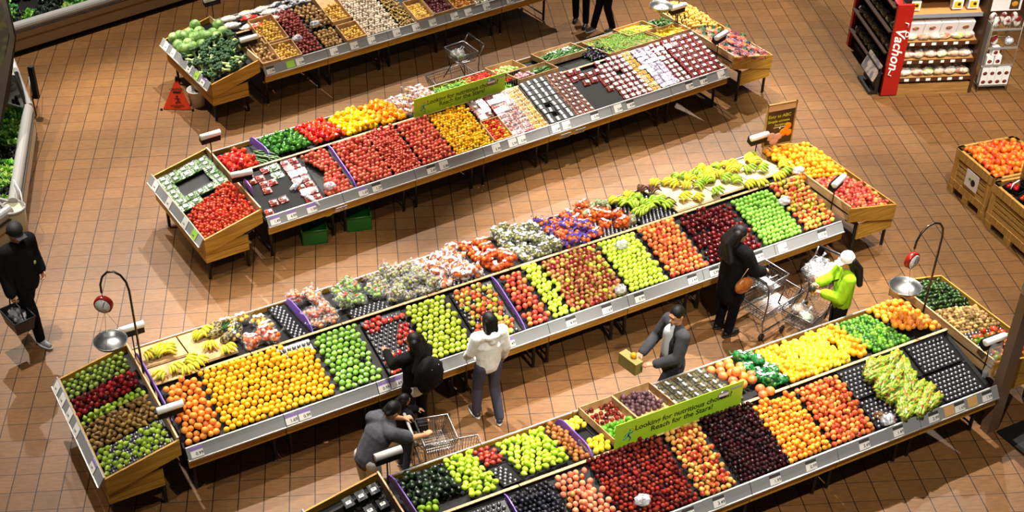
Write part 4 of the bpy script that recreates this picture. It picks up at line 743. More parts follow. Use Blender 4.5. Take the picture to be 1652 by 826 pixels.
# carrots in bags
e = empty('carrot_bag'); CM = fr_mat('carrot_skin', 'd8541c', 'e87434', rough=.4)
for i in range(5): m = MB(); m.tube([(-.11, (i - 2) * .022, .022 + .012 * (i % 2)), (.0, (i - 2) * .024, .03), (.11, (i - 2) * .02, .022)], [.005, .014, .017], 7); m.build('carrot', CM, e)
m = MB()
for i in range(14): a = RND.uniform(-.6, .6); m.tube([(.11, RND.uniform(-.03, .03), .03), (.16, a * .07, .05 + RND.uniform(0, .03)), (.2, a * .12, .03)], [.006, .014, .004], 4)
m.build('leaves', M('carrot_leaf', '1c3c18', .5, c2='4c7438', scale=30), e); m = MB(); m.ell((0, 0, .035), (.15, .075, .045), 12, 8, disp=.3, dsc=3); m.build('wrapper', film('glossy_carrot_film', 'c8c4d0', (.6, .7, .03, .35), 26), e); CB = e
e = empty('dark_carrot_bag')
for i in range(5): m = MB(); m.tube([(-.11, (i - 2) * .022, .022 + .012 * (i % 2)), (.0, (i - 2) * .024, .03), (.11, (i - 2) * .02, .022)], [.006, .015, .018], 7); m.build('carrot', M('dark_carrot_skin', '2c1838', .3, c2='b85828', scale=9, var=.3), e)
m = MB(); m.ell((0, 0, .035), (.15, .075, .045), 12, 8, disp=.3, dsc=3, seed=4); m.build('wrapper', film('violet_carrot_film', '5c4c90', (.58, .66, .03, .5), 26), e); DB = e
for i in range(5):
    for j in range(9):
        s = 8.72 + i * .17; t = .08 + j * .125; dk = t < .45 + .15 * i
        put(DB if dk and (i + j) % 3 else CB, tilt('T2', s + RND.uniform(-.03, .03), t) @ Matrix.Translation((0, 0, .02 + RND.uniform(0, .05))) @ Matrix.Rotation(RND.uniform(-.9, .9) + 1.2, 4, 'Z'),
            'dark violet and orange carrot bag near the front of the end unit' if dk and (i + j) % 3 else 'bag of orange carrots with dark green tops on the end unit', 'carrot bag', 'dark carrot bags' if dk and (i + j) % 3 else 'orange carrot bags')
# ---- bananas
BM = fr_mat('banana_skin', 'dcc424', 'b8c030', scale=10, rough=.4); m = MB(); pts = [(.012 + .02 * math.sin(a), .0 + .1 * math.cos(a) - .1, .035 * math.sin(a)) for a in ()]
arc = [((.0), -.155 * i / 7, .055 * math.sin(math.pi * i / 7)) for i in range(8)]; m.tube(arc, [.008, .015, .02, .0215, .0215, .02, .015, .007], 7); BAN = m.data('banana', BM)
m = MB(); m.tube(arc, [.008, .015, .02, .0215, .0215, .02, .015, .007], 7); GBAN = m.data('green_banana', fr_mat('green_banana_skin', 'a8c030', '80a828', rough=.4)); m = MB(); m.tube(arc, [.006, .011, .014, .015, .015, .014, .011, .005], 7); RBAN = m.data('dark_banana', fr_mat('dark_banana_skin', '3c1c14', '5c3020', rough=.4))
def bunch(name, me, n, sm):
    e = empty(name)
    for i in range(n):
        a = (i - (n - 1) / 2) * (1.05 / n); child('banana', me, e, Matrix.Translation(((i - (n - 1) / 2) * .014, 0, .02 + .012 * (i % 2))) @ Matrix.Rotation(a, 4, 'Z') @ Matrix.Rotation(-.15 * (i % 2), 4, 'X'))
    m = MB(); m.tube([(0, .03, .022), (0, -.012, .024)], [.009, .02], 7); m.build('stem', sm, e); return e
SG = M('banana_stem', '5c6a24', .6); BU = [bunch('banana_bunch', BAN, n, SG) for n in (5, 6)] + [bunch('banana_bunch', GBAN, 6, SG)]; RBU = bunch('dark_banana_bunch', RBAN, 6, SG)
def bananas(pts, label, group, kinds=(0, 1)):
    for s, t, a in pts: put(BU[RND.choice(kinds)], tilt('T3', s, t) @ Matrix.Translation((0, 0, .035 + RND.uniform(0, .02))) @ Matrix.Rotation(a, 4, 'Z'), label, 'bananas', group)
bananas([(.1, 1.62, .4), (.3, 1.55, 1.3), (.18, 1.5, 2.2), (.35, 1.7, -.6)], 'yellow banana bunch on cardboard by the pear end unit', 'banana bunches by the pear end unit')
bananas([(.28, 1.14, .2), (.45, 1.2, 1.0), (.15, 1.08, -1.0), (.55, 1.1, .6), (.42, 1.02, 0)], 'yellow banana bunch behind the peach-orange citrus', 'banana bunches behind the peach-orange citrus')
bananas([(.72, 1.62, 2.2), (.86, 1.75, .6)], 'yellow banana bunch left of the pineapples', 'banana bunches left of the pineapples', (0,)); bananas([(.85, 1.42, -.3), (.97, 1.2, .1)], 'yellow banana bunch on the edge of the second cardboard sheet', 'banana bunches on the second cardboard sheet')
bananas([(6.95 + .1 * i, 1.75 - .1 * (i % 3), 1.6 + .2 * i) for i in range(4)], 'ripe yellow banana bunch right of the melons', 'ripe bananas right of the melons', (0,))
bananas([(7.15 + .12 * (i % 4), 1.25 + .16 * (i // 4), RND.uniform(0, 6)) for i in range(11)], 'greenish banana bunch in the black tray of the nearer middle row', 'greenish bananas in the black tray', (2,))
for s, t in ((7.5, 1.8), (7.62, 1.7), (7.55, 1.25)): put(RBU, tilt('T3', s, t) @ Matrix.Translation((0, 0, .04)) @ Matrix.Rotation(RND.uniform(1, 2), 4, 'Z'), 'small dark brown banana bunch beside the greenish ones', 'bananas', 'dark banana bunches')
bananas([(7.78, 1.86, 2.2), (7.92, 1.82, 1.4), (7.86, 1.32, .3), (8.0, 1.2, .6)], 'yellow banana bunch on the first far cardboard sheet', 'bananas on the first far cardboard sheet')
bananas([(8.1 + .15 * (i % 5), 1.5 + .17 * (i // 5) + RND.uniform(-.03, .03), RND.uniform(0, 6)) for i in range(15)], 'yellow-green banana bunch heaped at the back near the poster', 'bananas heaped near the poster', (0, 1, 2))
bananas([(8.72 + .16 * (i % 6), 1.55 + .16 * (i // 6) + RND.uniform(-.03, .03), RND.uniform(0, 6)) for i in range(12)] + [(8.35, 1.2, 0), (8.75, 1.3, 1.2), (8.85, 1.12, .3), (9.02, 1.04, 0), (9.35, 1.08, 0), (9.5, 1.12, .3), (9.3, 1.4, .6), (9.6, 1.3, 1)], 'yellow-green banana bunch close to the oranges of the end unit', 'bananas close to the oranges', (0, 1, 2))
# ---- pineapples, melons
def pineapple():
    e = empty('pineapple'); m = MB(); m.lathe([(0, -.11), (.045, -.1), (.068, -.05), (.072, 0), (.066, .055), (.045, .1), (0, .11)], 16); m.build('body', M('pineapple_skin', '2c2818', .6, c2='8c7c44', scale=34, lo=.45, hi=.55, bump=1), e); c = MB()
    for i in range(16):
        a = i * 2.4; l = .06 + .05 * (i % 3) / 2; o = .02 + .035 * (i % 4) / 3
        c.tube([(0, 0, .1), (math.cos(a) * o, math.sin(a) * o, .1 + l * .7), (math.cos(a) * o * 2.4, math.sin(a) * o * 2.4, .1 + l * 1.3)], [.014, .012, .002], 4, flat=.3)
    c.build('crown', M('pineapple_leaf', '1c3c1c', .5, c2='3c6c3c'), e); return e
PI_ = pineapple()
for (s, t, a), lb in zip(((1.02, 1.76, 1.2), (1.08, 1.42, 2.0), (.98, 1.62, 1.7)), ('pineapple at the back edge beside the bagged lemons', 'pineapple with a white tag in front of the others', 'pineapple between two others, crown to the right')):
    tag(clone(PI_, tilt('T3', s, t) @ Matrix.Translation((0, 0, .075)) @ Matrix.Rotation(a, 4, 'Z') @ Matrix.Rotation(1.4, 4, 'X')), lb, 'pineapple', 'pineapples beside bagged citrus')
for o in list(PI_.children) + [PI_]: bpy.data.objects.remove(o)
ML = lump_data('green_melon', M('melon_rind', '5c6844', .5, c2='9ca478', scale=30, var=.2), .062, 2, .04)
fill('T3', 6.72, 7.02, 1.05, 1.35, 'green_melon', [ML], .12, 'grey-green netted melon in front of the ripe bananas', 'melon', 'netted melons in front of the ripe bananas', top=.2); fill('T3', 6.45, 6.98, 1.62, 1.92, 'small_melon', [ML], .115, 'grey-green netted melon at the back of the nearer middle row', 'melon', 'netted melons at the back', top=.1)
# ---- cabbages, broccoli
def cabbage():
    e = empty('cabbage'); m = MB(); m.ell((0, 0, 0), .1, 18, 12, disp=.06, dsc=4); m.build('head', M('cabbage_leaf', '5c8038', .5, c2='94b468', scale=9, detail=5, var=.12, bump=.4), e); m = MB()
    for k in range(3):
        X = Matrix.Rotation(k * 2.1, 4, 'Z') @ Matrix.Rotation(.5, 4, 'X'); vs = []; N = 7
        for i in range(N):
            for j in range(N):
                a = -.8 + 1.6 * i / (N - 1); b = -.7 + 1.4 * j / (N - 1); r = .106 + .006 * noise.noise(Vector((a * 4, b * 4, k))); vs.append((math.sin(a) * math.cos(b) * r, math.sin(b) * r, math.cos(a) * math.cos(b) * r))
        m.add(vs, [(i * N + j, (i + 1) * N + j, (i + 1) * N + j + 1, i * N + j + 1) for i in range(N - 1) for j in range(N - 1)], 0, True, X)
    m.build('outer_leaf', M('cabbage_outer', '4c7430', .5, c2='7ca050', scale=12), e); return e
def broccoli(seed):
    e = empty('broccoli'); q = random.Random(seed); m = MB()
    m.tube([(0, 0, -.05), (0, 0, .08)], [.026, .02], 7); br = []
    for i in range(7): a = i * .9; p = (math.cos(a) * .045, math.sin(a) * .045, .11); br.append(p); m.tube([(0, 0, .05), p], [.014, .01], 5)
    m.build('stalk', M('broccoli_stalk', 'a8c474', .5, c2='cce0a0'), e); m = MB()
    for p in br + [(0, 0, .13)]: m.ell((p[0] * 1.1, p[1] * 1.1, p[2] + .012), .028, 9, 6, disp=.5, dsc=5, seed=q.random() * 9)
    m.build('floret', M('broccoli_floret', '14301a', .7, c2='3c6430', scale=50, bump=.6), e); return e
CA, BR = cabbage(), broccoli(2)
for i in range(6):
    for j in range(4):
        s = -.86 + .155 * i * .95; t = 1.18 + j * .17 + (i % 2) * .07
        if t > 1.9 or (s > -.3 and t > 1.5): continue
        put(CA, IM('T1', s, t, zbed('T1', s, t) + .1 + (.06 if (i + j) % 3 == 0 else 0)) @ QUAT(), 'round green cabbage on the back half of the back row end unit', 'cabbage', 'cabbages on the end unit')
for i in range(7):
    for j in range(8):
        s = -.88 + .125 * i + RND.uniform(-.02, .02); t = .14 + j * .13
        if s > -.25 and t < .6 or RND.random() < .04: continue
        put(BR, IM('T1', s, t, zbed('T1', s, t) + .07 + RND.uniform(0, .05)) @ Matrix.Rotation(RND.uniform(0, 6.28), 4, 'Z') @ Matrix.Rotation(RND.uniform(-1.9, 1.9), 4, 'X') @ Matrix.Translation((0, 0, -.05)), 'broccoli head with pale stalk in the black bed by the caution cone', 'broccoli', 'broccoli heads in the black bed')
# ---- boxes, sheets, trays, dividers
def carton(k, s0, s1, t0, t1, h, label, name='cardboard_box', mat=None, th=.012, lift=.003):
    e = empty(name, label, 'box'); X = tilt(k, (s0 + s1) / 2, (t0 + t1) / 2); e.matrix_world = X; L = (s1 - s0) / 2; W = (t1 - t0) / 2; mt = mat or CARD
    m = MB(); m.box(-L, -W, lift, L, W, lift + .004); m.build('bottom', mt, e)
    for n, b in (('side', (-L, -W, lift, -L + th, W, h)), ('side', (L - th, -W, lift, L, W, h)), ('side', (-L, -W, lift, L, -W + th, h)), ('side', (-L, W - th, lift, L, W, h))): m = MB(); m.box(*b); m.build(n, mt, e)
    return e
for k, a in {'T4': [(-.19, .27, .97, 1.76, .11, 'first cardboard box right of the purple divider, with red and bright green fruit'), (.27, .8, .97, 1.78, .11, 'cardboard box of passion fruit and olive brown fruit'), ],
             'T2': [(5.02, 5.8, 1.05, 1.45, .1, 'cardboard box with short cucumbers behind the mushroom trays'), (4.9, 5.45, 1.46, 1.9, .1, 'cardboard box of pale green squashes'), (5.82, 6.64, 1.42, 1.9, .1, 'cardboard box of long cucumbers'), (6.8, 7.9, 1.02, 1.8, .08, 'wide cardboard box heaped with loose green beans'), (7.55, 8.2, 1.46, 1.92, .1, 'cardboard box of yellow squashes at the back'), (7.92, 8.54, 1.02, 1.46, .09, 'cardboard box of small yellow squashes'), (3.89, 4.23, .03, .5, .07, 'small cardboard box of cherry tomatoes on the bed'), (-.06, .9, -.0, -.0, 0, '')],
             'T1': [(.0, .34, .02, .66, .13, 'first cardboard crate of tan potatoes in the back row'), (.34, .76, .02, .44, .1, 'cardboard crate of small yellow potatoes next to the rail'), (.28, .74, .46, 1.12, .11, 'upper cardboard crate of baby potatoes'), (1.63, 2.03, .02, .44, .11, 'small cardboard box of pale potatoes left of the garlic'), (1.63, 2.02, .52, 1.34, .1, 'cardboard box of golden baby potatoes'), (3.06, 3.42, .02, .55, .11, 'cardboard box of cream shallots'), (3.42, 3.88, .02, .93, .12, 'cardboard box of red onions'), (3.88, 4.32, .02, .84, .1, 'cardboard box of orange-brown onions')]}.items():
    for s0, s1, t0, t1, h, lb in a:
        if lb: carton(k, s0, s1, t0, t1, h, lb)
carton('T2', -.06, .0, .3, .96, .08, 'narrow cardboard edge between the vine tomatoes and the black steps') if False else None
BLC = empty('black_crate', 'empty slotted black crate behind the mushroom trays', 'crate'); X = tilt('T2', 4.98, 1.25); BLC.matrix_world = X
m = MB(); m.box(-.3, -.16, .003, .3, .16, .008)
for i in range(14): m.box(-.3 + i * .043, -.165, .01, -.275 + i * .043, -.155, .1); m.box(-.3 + i * .043, .155, .01, -.275 + i * .043, .165, .1)
m.build('wall_slats', BLACKP, BLC); m = MB(); m.tube([(-.3, -.16, .1), (.3, -.16, .1), (.3, .16, .1), (-.3, .16, .1), (-.3, -.16, .1)], .008, 5); m.build('rim', BLACKP, BLC)
def sheet(k, s0, s1, t0, t1, label, mat):
    m = MB(); X = tilt(k, (s0 + s1) / 2, (t0 + t1) / 2); L = (s1 - s0) / 2; W = (t1 - t0) / 2; m.box(-L, -W, .004, L, W, .03); m.box(-L, -W - .012, .004, L, -W, .018); o = m.build('cardboard_sheet', mat); o.matrix_world = X; tag(o, label, 'cardboard')
CPALE = M('pale_cardboard', 'd0b888', .7, c2='dcc69a', scale=5)
for k, s0, s1, t0, t1, lb, mt in (('T3', -.02, .55, 1.42, 1.9, 'brown cardboard sheet under bananas in the corner by the pears', CARD), ('T3', .57, 1.1, 1.12, 1.9, 'brown cardboard sheet under bananas left of the pineapples', CARD), ('T3', .0, .55, 1.0, 1.36, 'brown cardboard strip under the front banana bunches', CARD),
    ('T3', 7.62, 8.36, 1.06, 1.9, 'first pale cardboard sheet under the far bananas', CPALE), ('T3', 8.38, 9.0, 1.12, 1.9, 'second pale cardboard sheet under the far bananas', CPALE), ('T3', 9.02, 9.66, 1.2, 1.9, 'third pale cardboard sheet beside the oranges', CPALE)): sheet(k, s0, s1, t0, t1, lb, mt)
CUP = M('cup_tray_black', '0c0c0e', .35)
DOME_GLINT = M('tray_dome_highlight', 'a4a4aa', .36, metal=.9)  # pale metal stands in for highlights on the glossy black cups
def cup_tray(k, s0, s1, t0, t1, label, d=.064, mat=CUP, r=.42):
    """moulded fruit tray with a grid of domes, their highlights put into the colour"""
    m = MB(); X = tilt(k, (s0 + s1) / 2, (t0 + t1) / 2); L = (s1 - s0); W = (t1 - t0); m.box(-L / 2, -W / 2, .004, L / 2, W / 2, .014); ns = int(L / d); nt = int(W / (d * .87))
    for j in range(nt):
        for i in range(ns - (j % 2)):
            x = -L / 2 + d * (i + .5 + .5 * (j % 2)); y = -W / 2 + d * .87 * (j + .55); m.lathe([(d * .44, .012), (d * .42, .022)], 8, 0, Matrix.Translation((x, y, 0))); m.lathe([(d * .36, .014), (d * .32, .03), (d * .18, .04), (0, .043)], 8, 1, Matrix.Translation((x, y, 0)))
    m.tube([(-L / 2, -W / 2, .022), (L / 2, -W / 2, .022), (L / 2, W / 2, .022), (-L / 2, W / 2, .022), (-L / 2, -W / 2, .022)], .005, 4); o = m.build('fruit_tray', [mat, DOME_GLINT]); o.matrix_world = X; tag(o, label, 'tray')
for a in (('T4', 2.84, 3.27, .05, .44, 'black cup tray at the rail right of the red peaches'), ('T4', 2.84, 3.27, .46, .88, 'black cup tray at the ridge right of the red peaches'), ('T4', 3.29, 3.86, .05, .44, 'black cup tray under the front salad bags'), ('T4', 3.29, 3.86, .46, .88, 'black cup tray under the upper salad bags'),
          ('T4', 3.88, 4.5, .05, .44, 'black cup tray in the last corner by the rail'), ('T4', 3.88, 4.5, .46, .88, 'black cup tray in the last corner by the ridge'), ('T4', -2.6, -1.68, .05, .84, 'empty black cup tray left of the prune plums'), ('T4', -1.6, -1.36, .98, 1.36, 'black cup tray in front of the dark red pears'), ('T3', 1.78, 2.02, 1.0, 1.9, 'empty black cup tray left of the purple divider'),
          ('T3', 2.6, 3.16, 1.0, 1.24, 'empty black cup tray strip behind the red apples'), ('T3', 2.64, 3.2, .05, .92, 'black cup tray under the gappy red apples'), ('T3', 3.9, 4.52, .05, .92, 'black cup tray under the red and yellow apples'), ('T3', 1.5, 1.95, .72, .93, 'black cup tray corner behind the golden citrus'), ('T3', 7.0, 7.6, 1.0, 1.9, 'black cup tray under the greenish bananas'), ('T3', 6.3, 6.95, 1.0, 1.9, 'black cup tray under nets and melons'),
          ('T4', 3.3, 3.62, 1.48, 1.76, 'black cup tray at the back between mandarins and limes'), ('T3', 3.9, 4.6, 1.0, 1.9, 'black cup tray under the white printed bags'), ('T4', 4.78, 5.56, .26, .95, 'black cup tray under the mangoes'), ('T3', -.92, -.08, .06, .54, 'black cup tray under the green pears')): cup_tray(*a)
def divider(k, s, t0, t1, z0, z1, label, txt=None, h=.11):
    m = MB(); n = 12; top = []; bot = []
    for i in range(n + 1):
        f = i / n; t = t0 + (t1 - t0) * f; z = z0 + (z1 - z0) * f; e = min(1, 5 * min(f, 1 - f)) ** .5; top.append(P(k, s, t, z + h * e)); bot.append(P(k, s, t, z))
    d = ISL[k][1] * .014; e = empty('bin_divider', label, 'divider'); m.prism(bot + top[::-1], d); o = m.build('board', PURPLE, e)
    if txt:
        c = P(k, s - .003, t0 + (t1 - t0) * .22, z0 + (z1 - z0) * .22 + h * .55); x = -(P(k, s, t1, z1) - P(k, s, t0, z0)); X = frame_mat(c, x, Vector((0, 0, 1))); mm = MB(); mm.mesh(text_mesh(txt, h * .62), 0, X)
        mm.mesh(text_mesh(txt, h * .62), 0, frame_mat(c + d * 1.5, -x, Vector((0, 0, 1)))); mm.build('lettering', WHITE, e)
divider('T3', 4.545, .02, .95, .76, 1.03, 'long purple divider between apples behind the white hoodie', None, .07); divider('T3', 2.04, 1.0, 1.92, 1.0, .86, 'purple divider leaning behind the green apples, beside the empty tray', None, .14)
divider('T3', -.02, .35, 1.75, .95, .95, 'long purple divider between the pear end unit and the bananas', None, .1); divider('T2', 1.475, .02, .97, .76, 1.03, 'long purple divider through the red tomatoes', None, .08); divider('T2', .62, 1.12, 1.92, .97, .86, 'purple divider behind the black steps in front of the green peppers', None, .15)
divider('T2', -.02, .35, .7, .98, 1.0, 'short purple divider beside the white bag roll of the second row', None, .12); divider('T4', -.51, .9, 1.76, .97, .85, 'purple organic divider left of the cardboard boxes in the front row', 'Organic', .15); divider('T4', -1.66, .02, .9, .76, 1.0, 'purple divider in front of the prune plums', 'Organic', .08); divider('T4', -2.66, .55, 1.75, .98, .95, 'purple divider beside the herb end unit', None, .14)
# cloth-like plastic bags lying about
def loose_bag(k, s, t, label, r=(.09, .07, .05), seed=1, name='plastic_bag', mat=None):
    m = MB(); m.ell((0, 0, r[2] * .8), r, 18, 12, disp=.45, dsc=2.4, seed=seed * .37); o = m.build(name, mat or M('thin_white_plastic', 'd4d6da', .15, bump=1, scale=24, amap=(.4, .6, .3, .85))); o.matrix_world = tilt(k, s, t) @ Matrix.Translation((0, 0, .05)); tag(o, label, 'plastic bag')
for a in (('T3', 6.02, .12, 'crumpled clear plastic bag on the mottled apples by the rail'), ('T3', 6.45, .75, 'clear plastic bag lying on the bright yellow-green apples'), ('T3', 9.12, .6, 'white plastic bag between green and red-yellow apples'), ('T2', 1.1, .18, 'clear plastic bag on the coral tomatoes by the rail'), ('T4', 2.98, .1, 'clear crumpled bag at the rail beside the empty cup trays'),
          ('T4', -.3, .25, 'white plastic bag lying on the brown-red plums'), ('T1', 1.33, .62, 'white plastic bag standing on the brown potatoes'), ('T1', .86, .4, 'small white plastic bag on the red potatoes'), ('T3', 9.72, 1.0, 'pink-white plastic bag on the oranges of the end unit')): loose_bag(*a, seed=len(a[3]))
m = MB()
for i, (x, y, a, l) in enumerate(((0, 0, .6, .3), (.05, -.12, -1.1, .34), (-.06, .02, .2, .2))): m.tube([(x, y, .02), (x + math.cos(a) * l * .5, y + math.sin(a) * l * .5, .07), (x + math.cos(a) * l, y + math.sin(a) * l, .02)], [.02, .045, .012], 5, flat=.3)
o = m.build('plastic_bag', M('thin_white_plastic', 'eeeef0')); o.matrix_world = tilt('T2', .62, .35) @ Matrix.Translation((0, 0, .02)); tag(o, 'long white plastic bag sprawled over the black steps of the second row', 'plastic bag')
# ================================================================ signs, dispensers, scales
def lime_sign(k, s0, s1, t, z0, z1, label):
    e = empty('shelf_sign', label, 'sign'); a = P(k, s0, t, z0); b = P(k, s1, t, z0); L = (b - a).length; h = z1 - z0; e.matrix_world = frame_mat(a, b - a, Vector((0, 0, 1)))
    MB().box(0, 0, -.008, L, h, 0).build('board', [LIME], e)
    m = MB(); m.mesh(text_mesh('Looking for nutritious choices?', .105), 0, Matrix.Translation((L * .53, h * .62, .003))); m.mesh(text_mesh('Reach for the Stars!', .105), 0, Matrix.Translation((L * .52, h * .36, .003))); m.build('lettering', M('dark_green_ink', '1c2a14'), e)
    m = MB(); c = Vector((L * .1, h * .42, .003))
    m.tube([c + Vector((0, .0, 0)), c + Vector((.01, .05, 0))], .012, 5); m.ell(c + Vector((.018, .075, 0)), (.013, .013, .003), 8, 4); m.tube([c, c + Vector((.035, -.04, 0)), c + Vector((.02, -.08, 0))], .007, 4); m.tube([c, c + Vector((-.03, -.03, 0)), c + Vector((-.065, -.035, 0))], .007, 4)
    m.tube([c + Vector((.01, .045, 0)), c + Vector((.05, .03, 0)), c + Vector((.06, .055, 0))], .006, 4); m.tube([c + Vector((.01, .045, 0)), c + Vector((-.03, .03, 0)), c + Vector((-.045, .0, 0))], .006, 4); m.build('runner_emblem', M('teal_ink', '1c6c78'), e)
    m = MB()
    for i in range(9): an = .3 + i * .3; m.ell(c + Vector((math.cos(an) * .085, .03 + math.sin(an) * .085, 0)), (.008, .008, .003), 6, 4)
    m.build('star_dots', M('gold_ink', 'd8b020'), e); m = MB(); m.lathe([(0, .001), (.075, .001), (.078, .004), (0, .005)], 20, 0, Matrix.Translation((L * .84, h * .72, 0)) @ Matrix.Scale(.8, 4, (0, 1, 0))); m.box(L * .8, h * .66, .006, L * .88, h * .76, .007, 1)
    m.box(L * .895, h * .78, .001, L * .985, h * .87, .004, 2); m.build('badge', [M('silver_grey', '9a9c9c', .3, metal=.5), WHITE, M('soft_grey_ink', '98a898')], e)
lime_sign('T2', 3.0, 4.68, .965, 1.03, 1.35, 'lime green nutrition sign on the second row, above the yellow tomatoes'); lime_sign('T4', -.25, 1.47, .9, 1.03, 1.4, 'lime green nutrition sign on the front row, above the dark plums')
def dispenser(p, h, a, label, roll=True, bagged=False, low=0.0):
    """black bag roll holder on a thin pole; p on the bed, h pole height, a yaw"""
    e = empty('bag_dispenser', label, 'bag dispenser', p, a); MB().tube([(0, 0, -.12), (0, 0, h)], .009, 6).build('pole', BLACKM, e)
    m = MB(); m.prism([(-.15, .05, h), (-.15, -.05, h - .03), (-.15, -.05, h + .05), (-.15, .04, h + .1)], (.3, 0, 0)); m.build('holder', BLACKP, e)
    if roll: MB().tube([(-.16, -.04, h + .1), (-.155, -.04, h + .1), (.155, -.04, h + .1), (.16, -.04, h + .1)], [.03, .045, .045, .03], 12).build('bag_roll', WHITEP, e)
    if bagged:
        m = MB(); L = .55; vs = []; 
        for i in range(9):
            for j in range(5): vs.append((-.1 + .05 * j, -.09 + .02 * math.sin(i * 1.3 + j * 2), h + .08 - L * i / 8))
        m.add(vs, [(i * 5 + j, i * 5 + j + 1, (i + 1) * 5 + j + 1, (i + 1) * 5 + j) for i in range(8) for j in range(4)], 0, True); m.build('hanging_bag', M('hanging_clear_bag', 'e8ecec', .15, alpha=.4), e)
ang = lambda k: math.atan2(ISL[k][1].y, ISL[k][1].x)
for a in ((P('T2', -.1, 1.62, .95), .34, ang('T2'), 'white bag roll on a pole above the packed beans of the second row'), (P('T2', -.02, .72, .98), .1, ang('T2') - .2, 'low white bag roll at the corner of the black steps'),
          (P('T3', -.02, 1.72, .98), .32, ang('T3'), 'black bag holder beside the curved scale pole of the pear end unit'), (P('T3', -.01, .42, .9), .14, ang('T3'), 'low bag roll between pear end unit and peach-orange citrus'),
          (P('T4', -2.68, 1.66, .93), .38, ang('T4'), 'white bag roll in front of the man in grey'), (P('T1', .02, 1.95, .9), .3, ang('T1'), 'bag roll on a pole behind the cabbages'), (P('T1', .02, .55, .88), .14, ang('T1'), 'white bag roll beside the tan potatoes of the back row'),
          (P('T3', 9.74, .28, .9), .32, ang('T3') + .4, 'black bag holder on a pole between apples and the pink apple box'), (P('T2', 8.56, .35, .85), .3, ang('T2') + .3, 'black bag holder between strawberries and dark carrots'), (P('T3', 9.62, 1.86, .9), .25, ang('T3'), 'bag holder at the foot of the pumpkin poster')): dispenser(*a)
dispenser(P('T4', 4.68, .3, .9), .3, ang('T4'), 'white bag roll with a long clear bag by the steel post', True, True); dispenser(P('T2', 8.58, 1.5, .9), .3, ang('T2'), 'bag holder next to the back scale pan')
def hang_scale(base, hook, panz, top, label, face, rim='8c1a14', dial=True):
    e = empty('hanging_scale', label, 'scale', base); b = Vector(base); hk = Vector(hook) - b; H = top - b.z; d = Vector((hk.x, hk.y, 0)); pts = [(0, 0, -.1), (0, 0, H * .55), (0, 0, H * .82)]
    for i in range(1, 7): f = i / 6; an = math.pi * f * .92; pts.append(tuple(d * (.5 - .5 * math.cos(an)) + Vector((0, 0, H * .82 + math.sin(an) * H * .18))))
    pts.append((hk.x, hk.y, H * .8 - .02)); MB().tube(pts, .014, 8).build('pole', M('scale_pole', '4c4844', .25, metal=.8), e); zt = H * .8 - .02
    m = MB(); m.tube([(hk.x, hk.y, zt), (hk.x, hk.y, zt - .06)], .005, 5); m.build('hook', CHROME, e); zc = zt - .17
    if dial:
        X = Matrix.Translation((hk.x, hk.y, zc)) @ Matrix.Rotation(face, 4, 'Z') @ Matrix.Rotation(math.pi / 2, 4, 'X'); m = MB(); m.lathe([(0, -.035), (.1, -.035), (.112, -.02), (.112, .03), (.1, .04), (0, .04)], 24, 0, X); r = m.build('dial', M('red_enamel' + rim, rim, .25), e)
        m = MB(); m.lathe([(0, .041), (.09, .041), (.09, .044), (0, .044)], 24, 0, X); m.tube([X @ Vector((0, -.02, .048)), X @ Vector((.03, .06, .048))], .004, 4, 1)
        for i in range(12): q = i * math.pi / 6; m.tube([X @ Vector((math.cos(q) * .07, math.sin(q) * .07, .047)), X @ Vector((math.cos(q) * .084, math.sin(q) * .084, .047))], .002, 3, 1)
        m.build('dial_face', [WHITEP, INK], r)
    pz = panz - b.z
    for i in range(3): q = i * 2.094 + .4; MB().tube([(hk.x, hk.y, zc - .1), (hk.x + math.cos(q) * .185, hk.y + math.sin(q) * .185, pz + .04)], .0025, 4).build('wire', CHROME, e)
    m = MB(); m.lathe([(0, -.05), (.12, -.045), (.18, .0), (.2, .04), (.205, .045), (.195, .045), (.17, .0), (.11, -.035), (0, -.04)], 28, 0, Matrix.Translation((hk.x, hk.y, pz))); m.build('pan', M('brushed_steel', '8c8c8a', .35, metal=.9), e)
hang_scale(G(231, 600, 1.0), G(160, 452, 2.35), 1.42, 2.49, 'hanging scale with red dial and steel pan by the pear end unit', -.2)
hang_scale(G(1490, 500, .95), G(1479, 386, 2.2), 1.45, 2.36, 'hanging scale with white dial face and red rim above the avocados', .55)
hang_scale(G(1092, 38, .95), G(1066, 12, 1.35), 1.35, 2.6, 'hanging scale with steel pan by the yellow potatoes, top cut off', 0)
# poster
e = empty('poster', 'framed advertising poster with orange pumpkins standing behind the oranges', 'poster'); a = G(1229, 238, 1.0); b = G(1276, 229, 1.0); b.z = a.z; L = (b - a).length; H = .72; e.matrix_world = frame_mat(a, b - a, Vector((0, 0, 1)))
m = MB(); m.box(0, 0, -.02, L, .02, .012); m.box(0, H - .02, -.02, L, H, .012); m.box(0, 0, -.02, .02, H, .012); m.box(L - .02, 0, -.02, L, H, .012); m.tube([(L * .5, 0, -.01), (L * .5, -.25, -.01)], .012, 6); m.build('frame', M('tan_frame', '9c7c44', .4), e)
MB().box(.02, .02, -.015, L - .02, H - .02, 0).build('sheet', M('poster_brown', '2c2014', .5, c2='3c3018', scale=3), e); m = MB(); m.box(.02, H * .83, 0, L - .02, H - .02, .002); m.build('header', M('poster_cream', 'dcb890'), e)
m = MB(); m.mesh(text_mesh('Easy as ABC', .075), 0, Matrix.Translation((L * .46, H * .7, .003))); m.mesh(text_mesh('Simple comme', .062), 0, Matrix.Translation((L * .45, H * .58, .003))); m.mesh(text_mesh('bonjour!', .062), 0, Matrix.Translation((L * .55, H * .49, .003))); m.build('lettering', M('poster_yellow', 'c8d43c'), e)
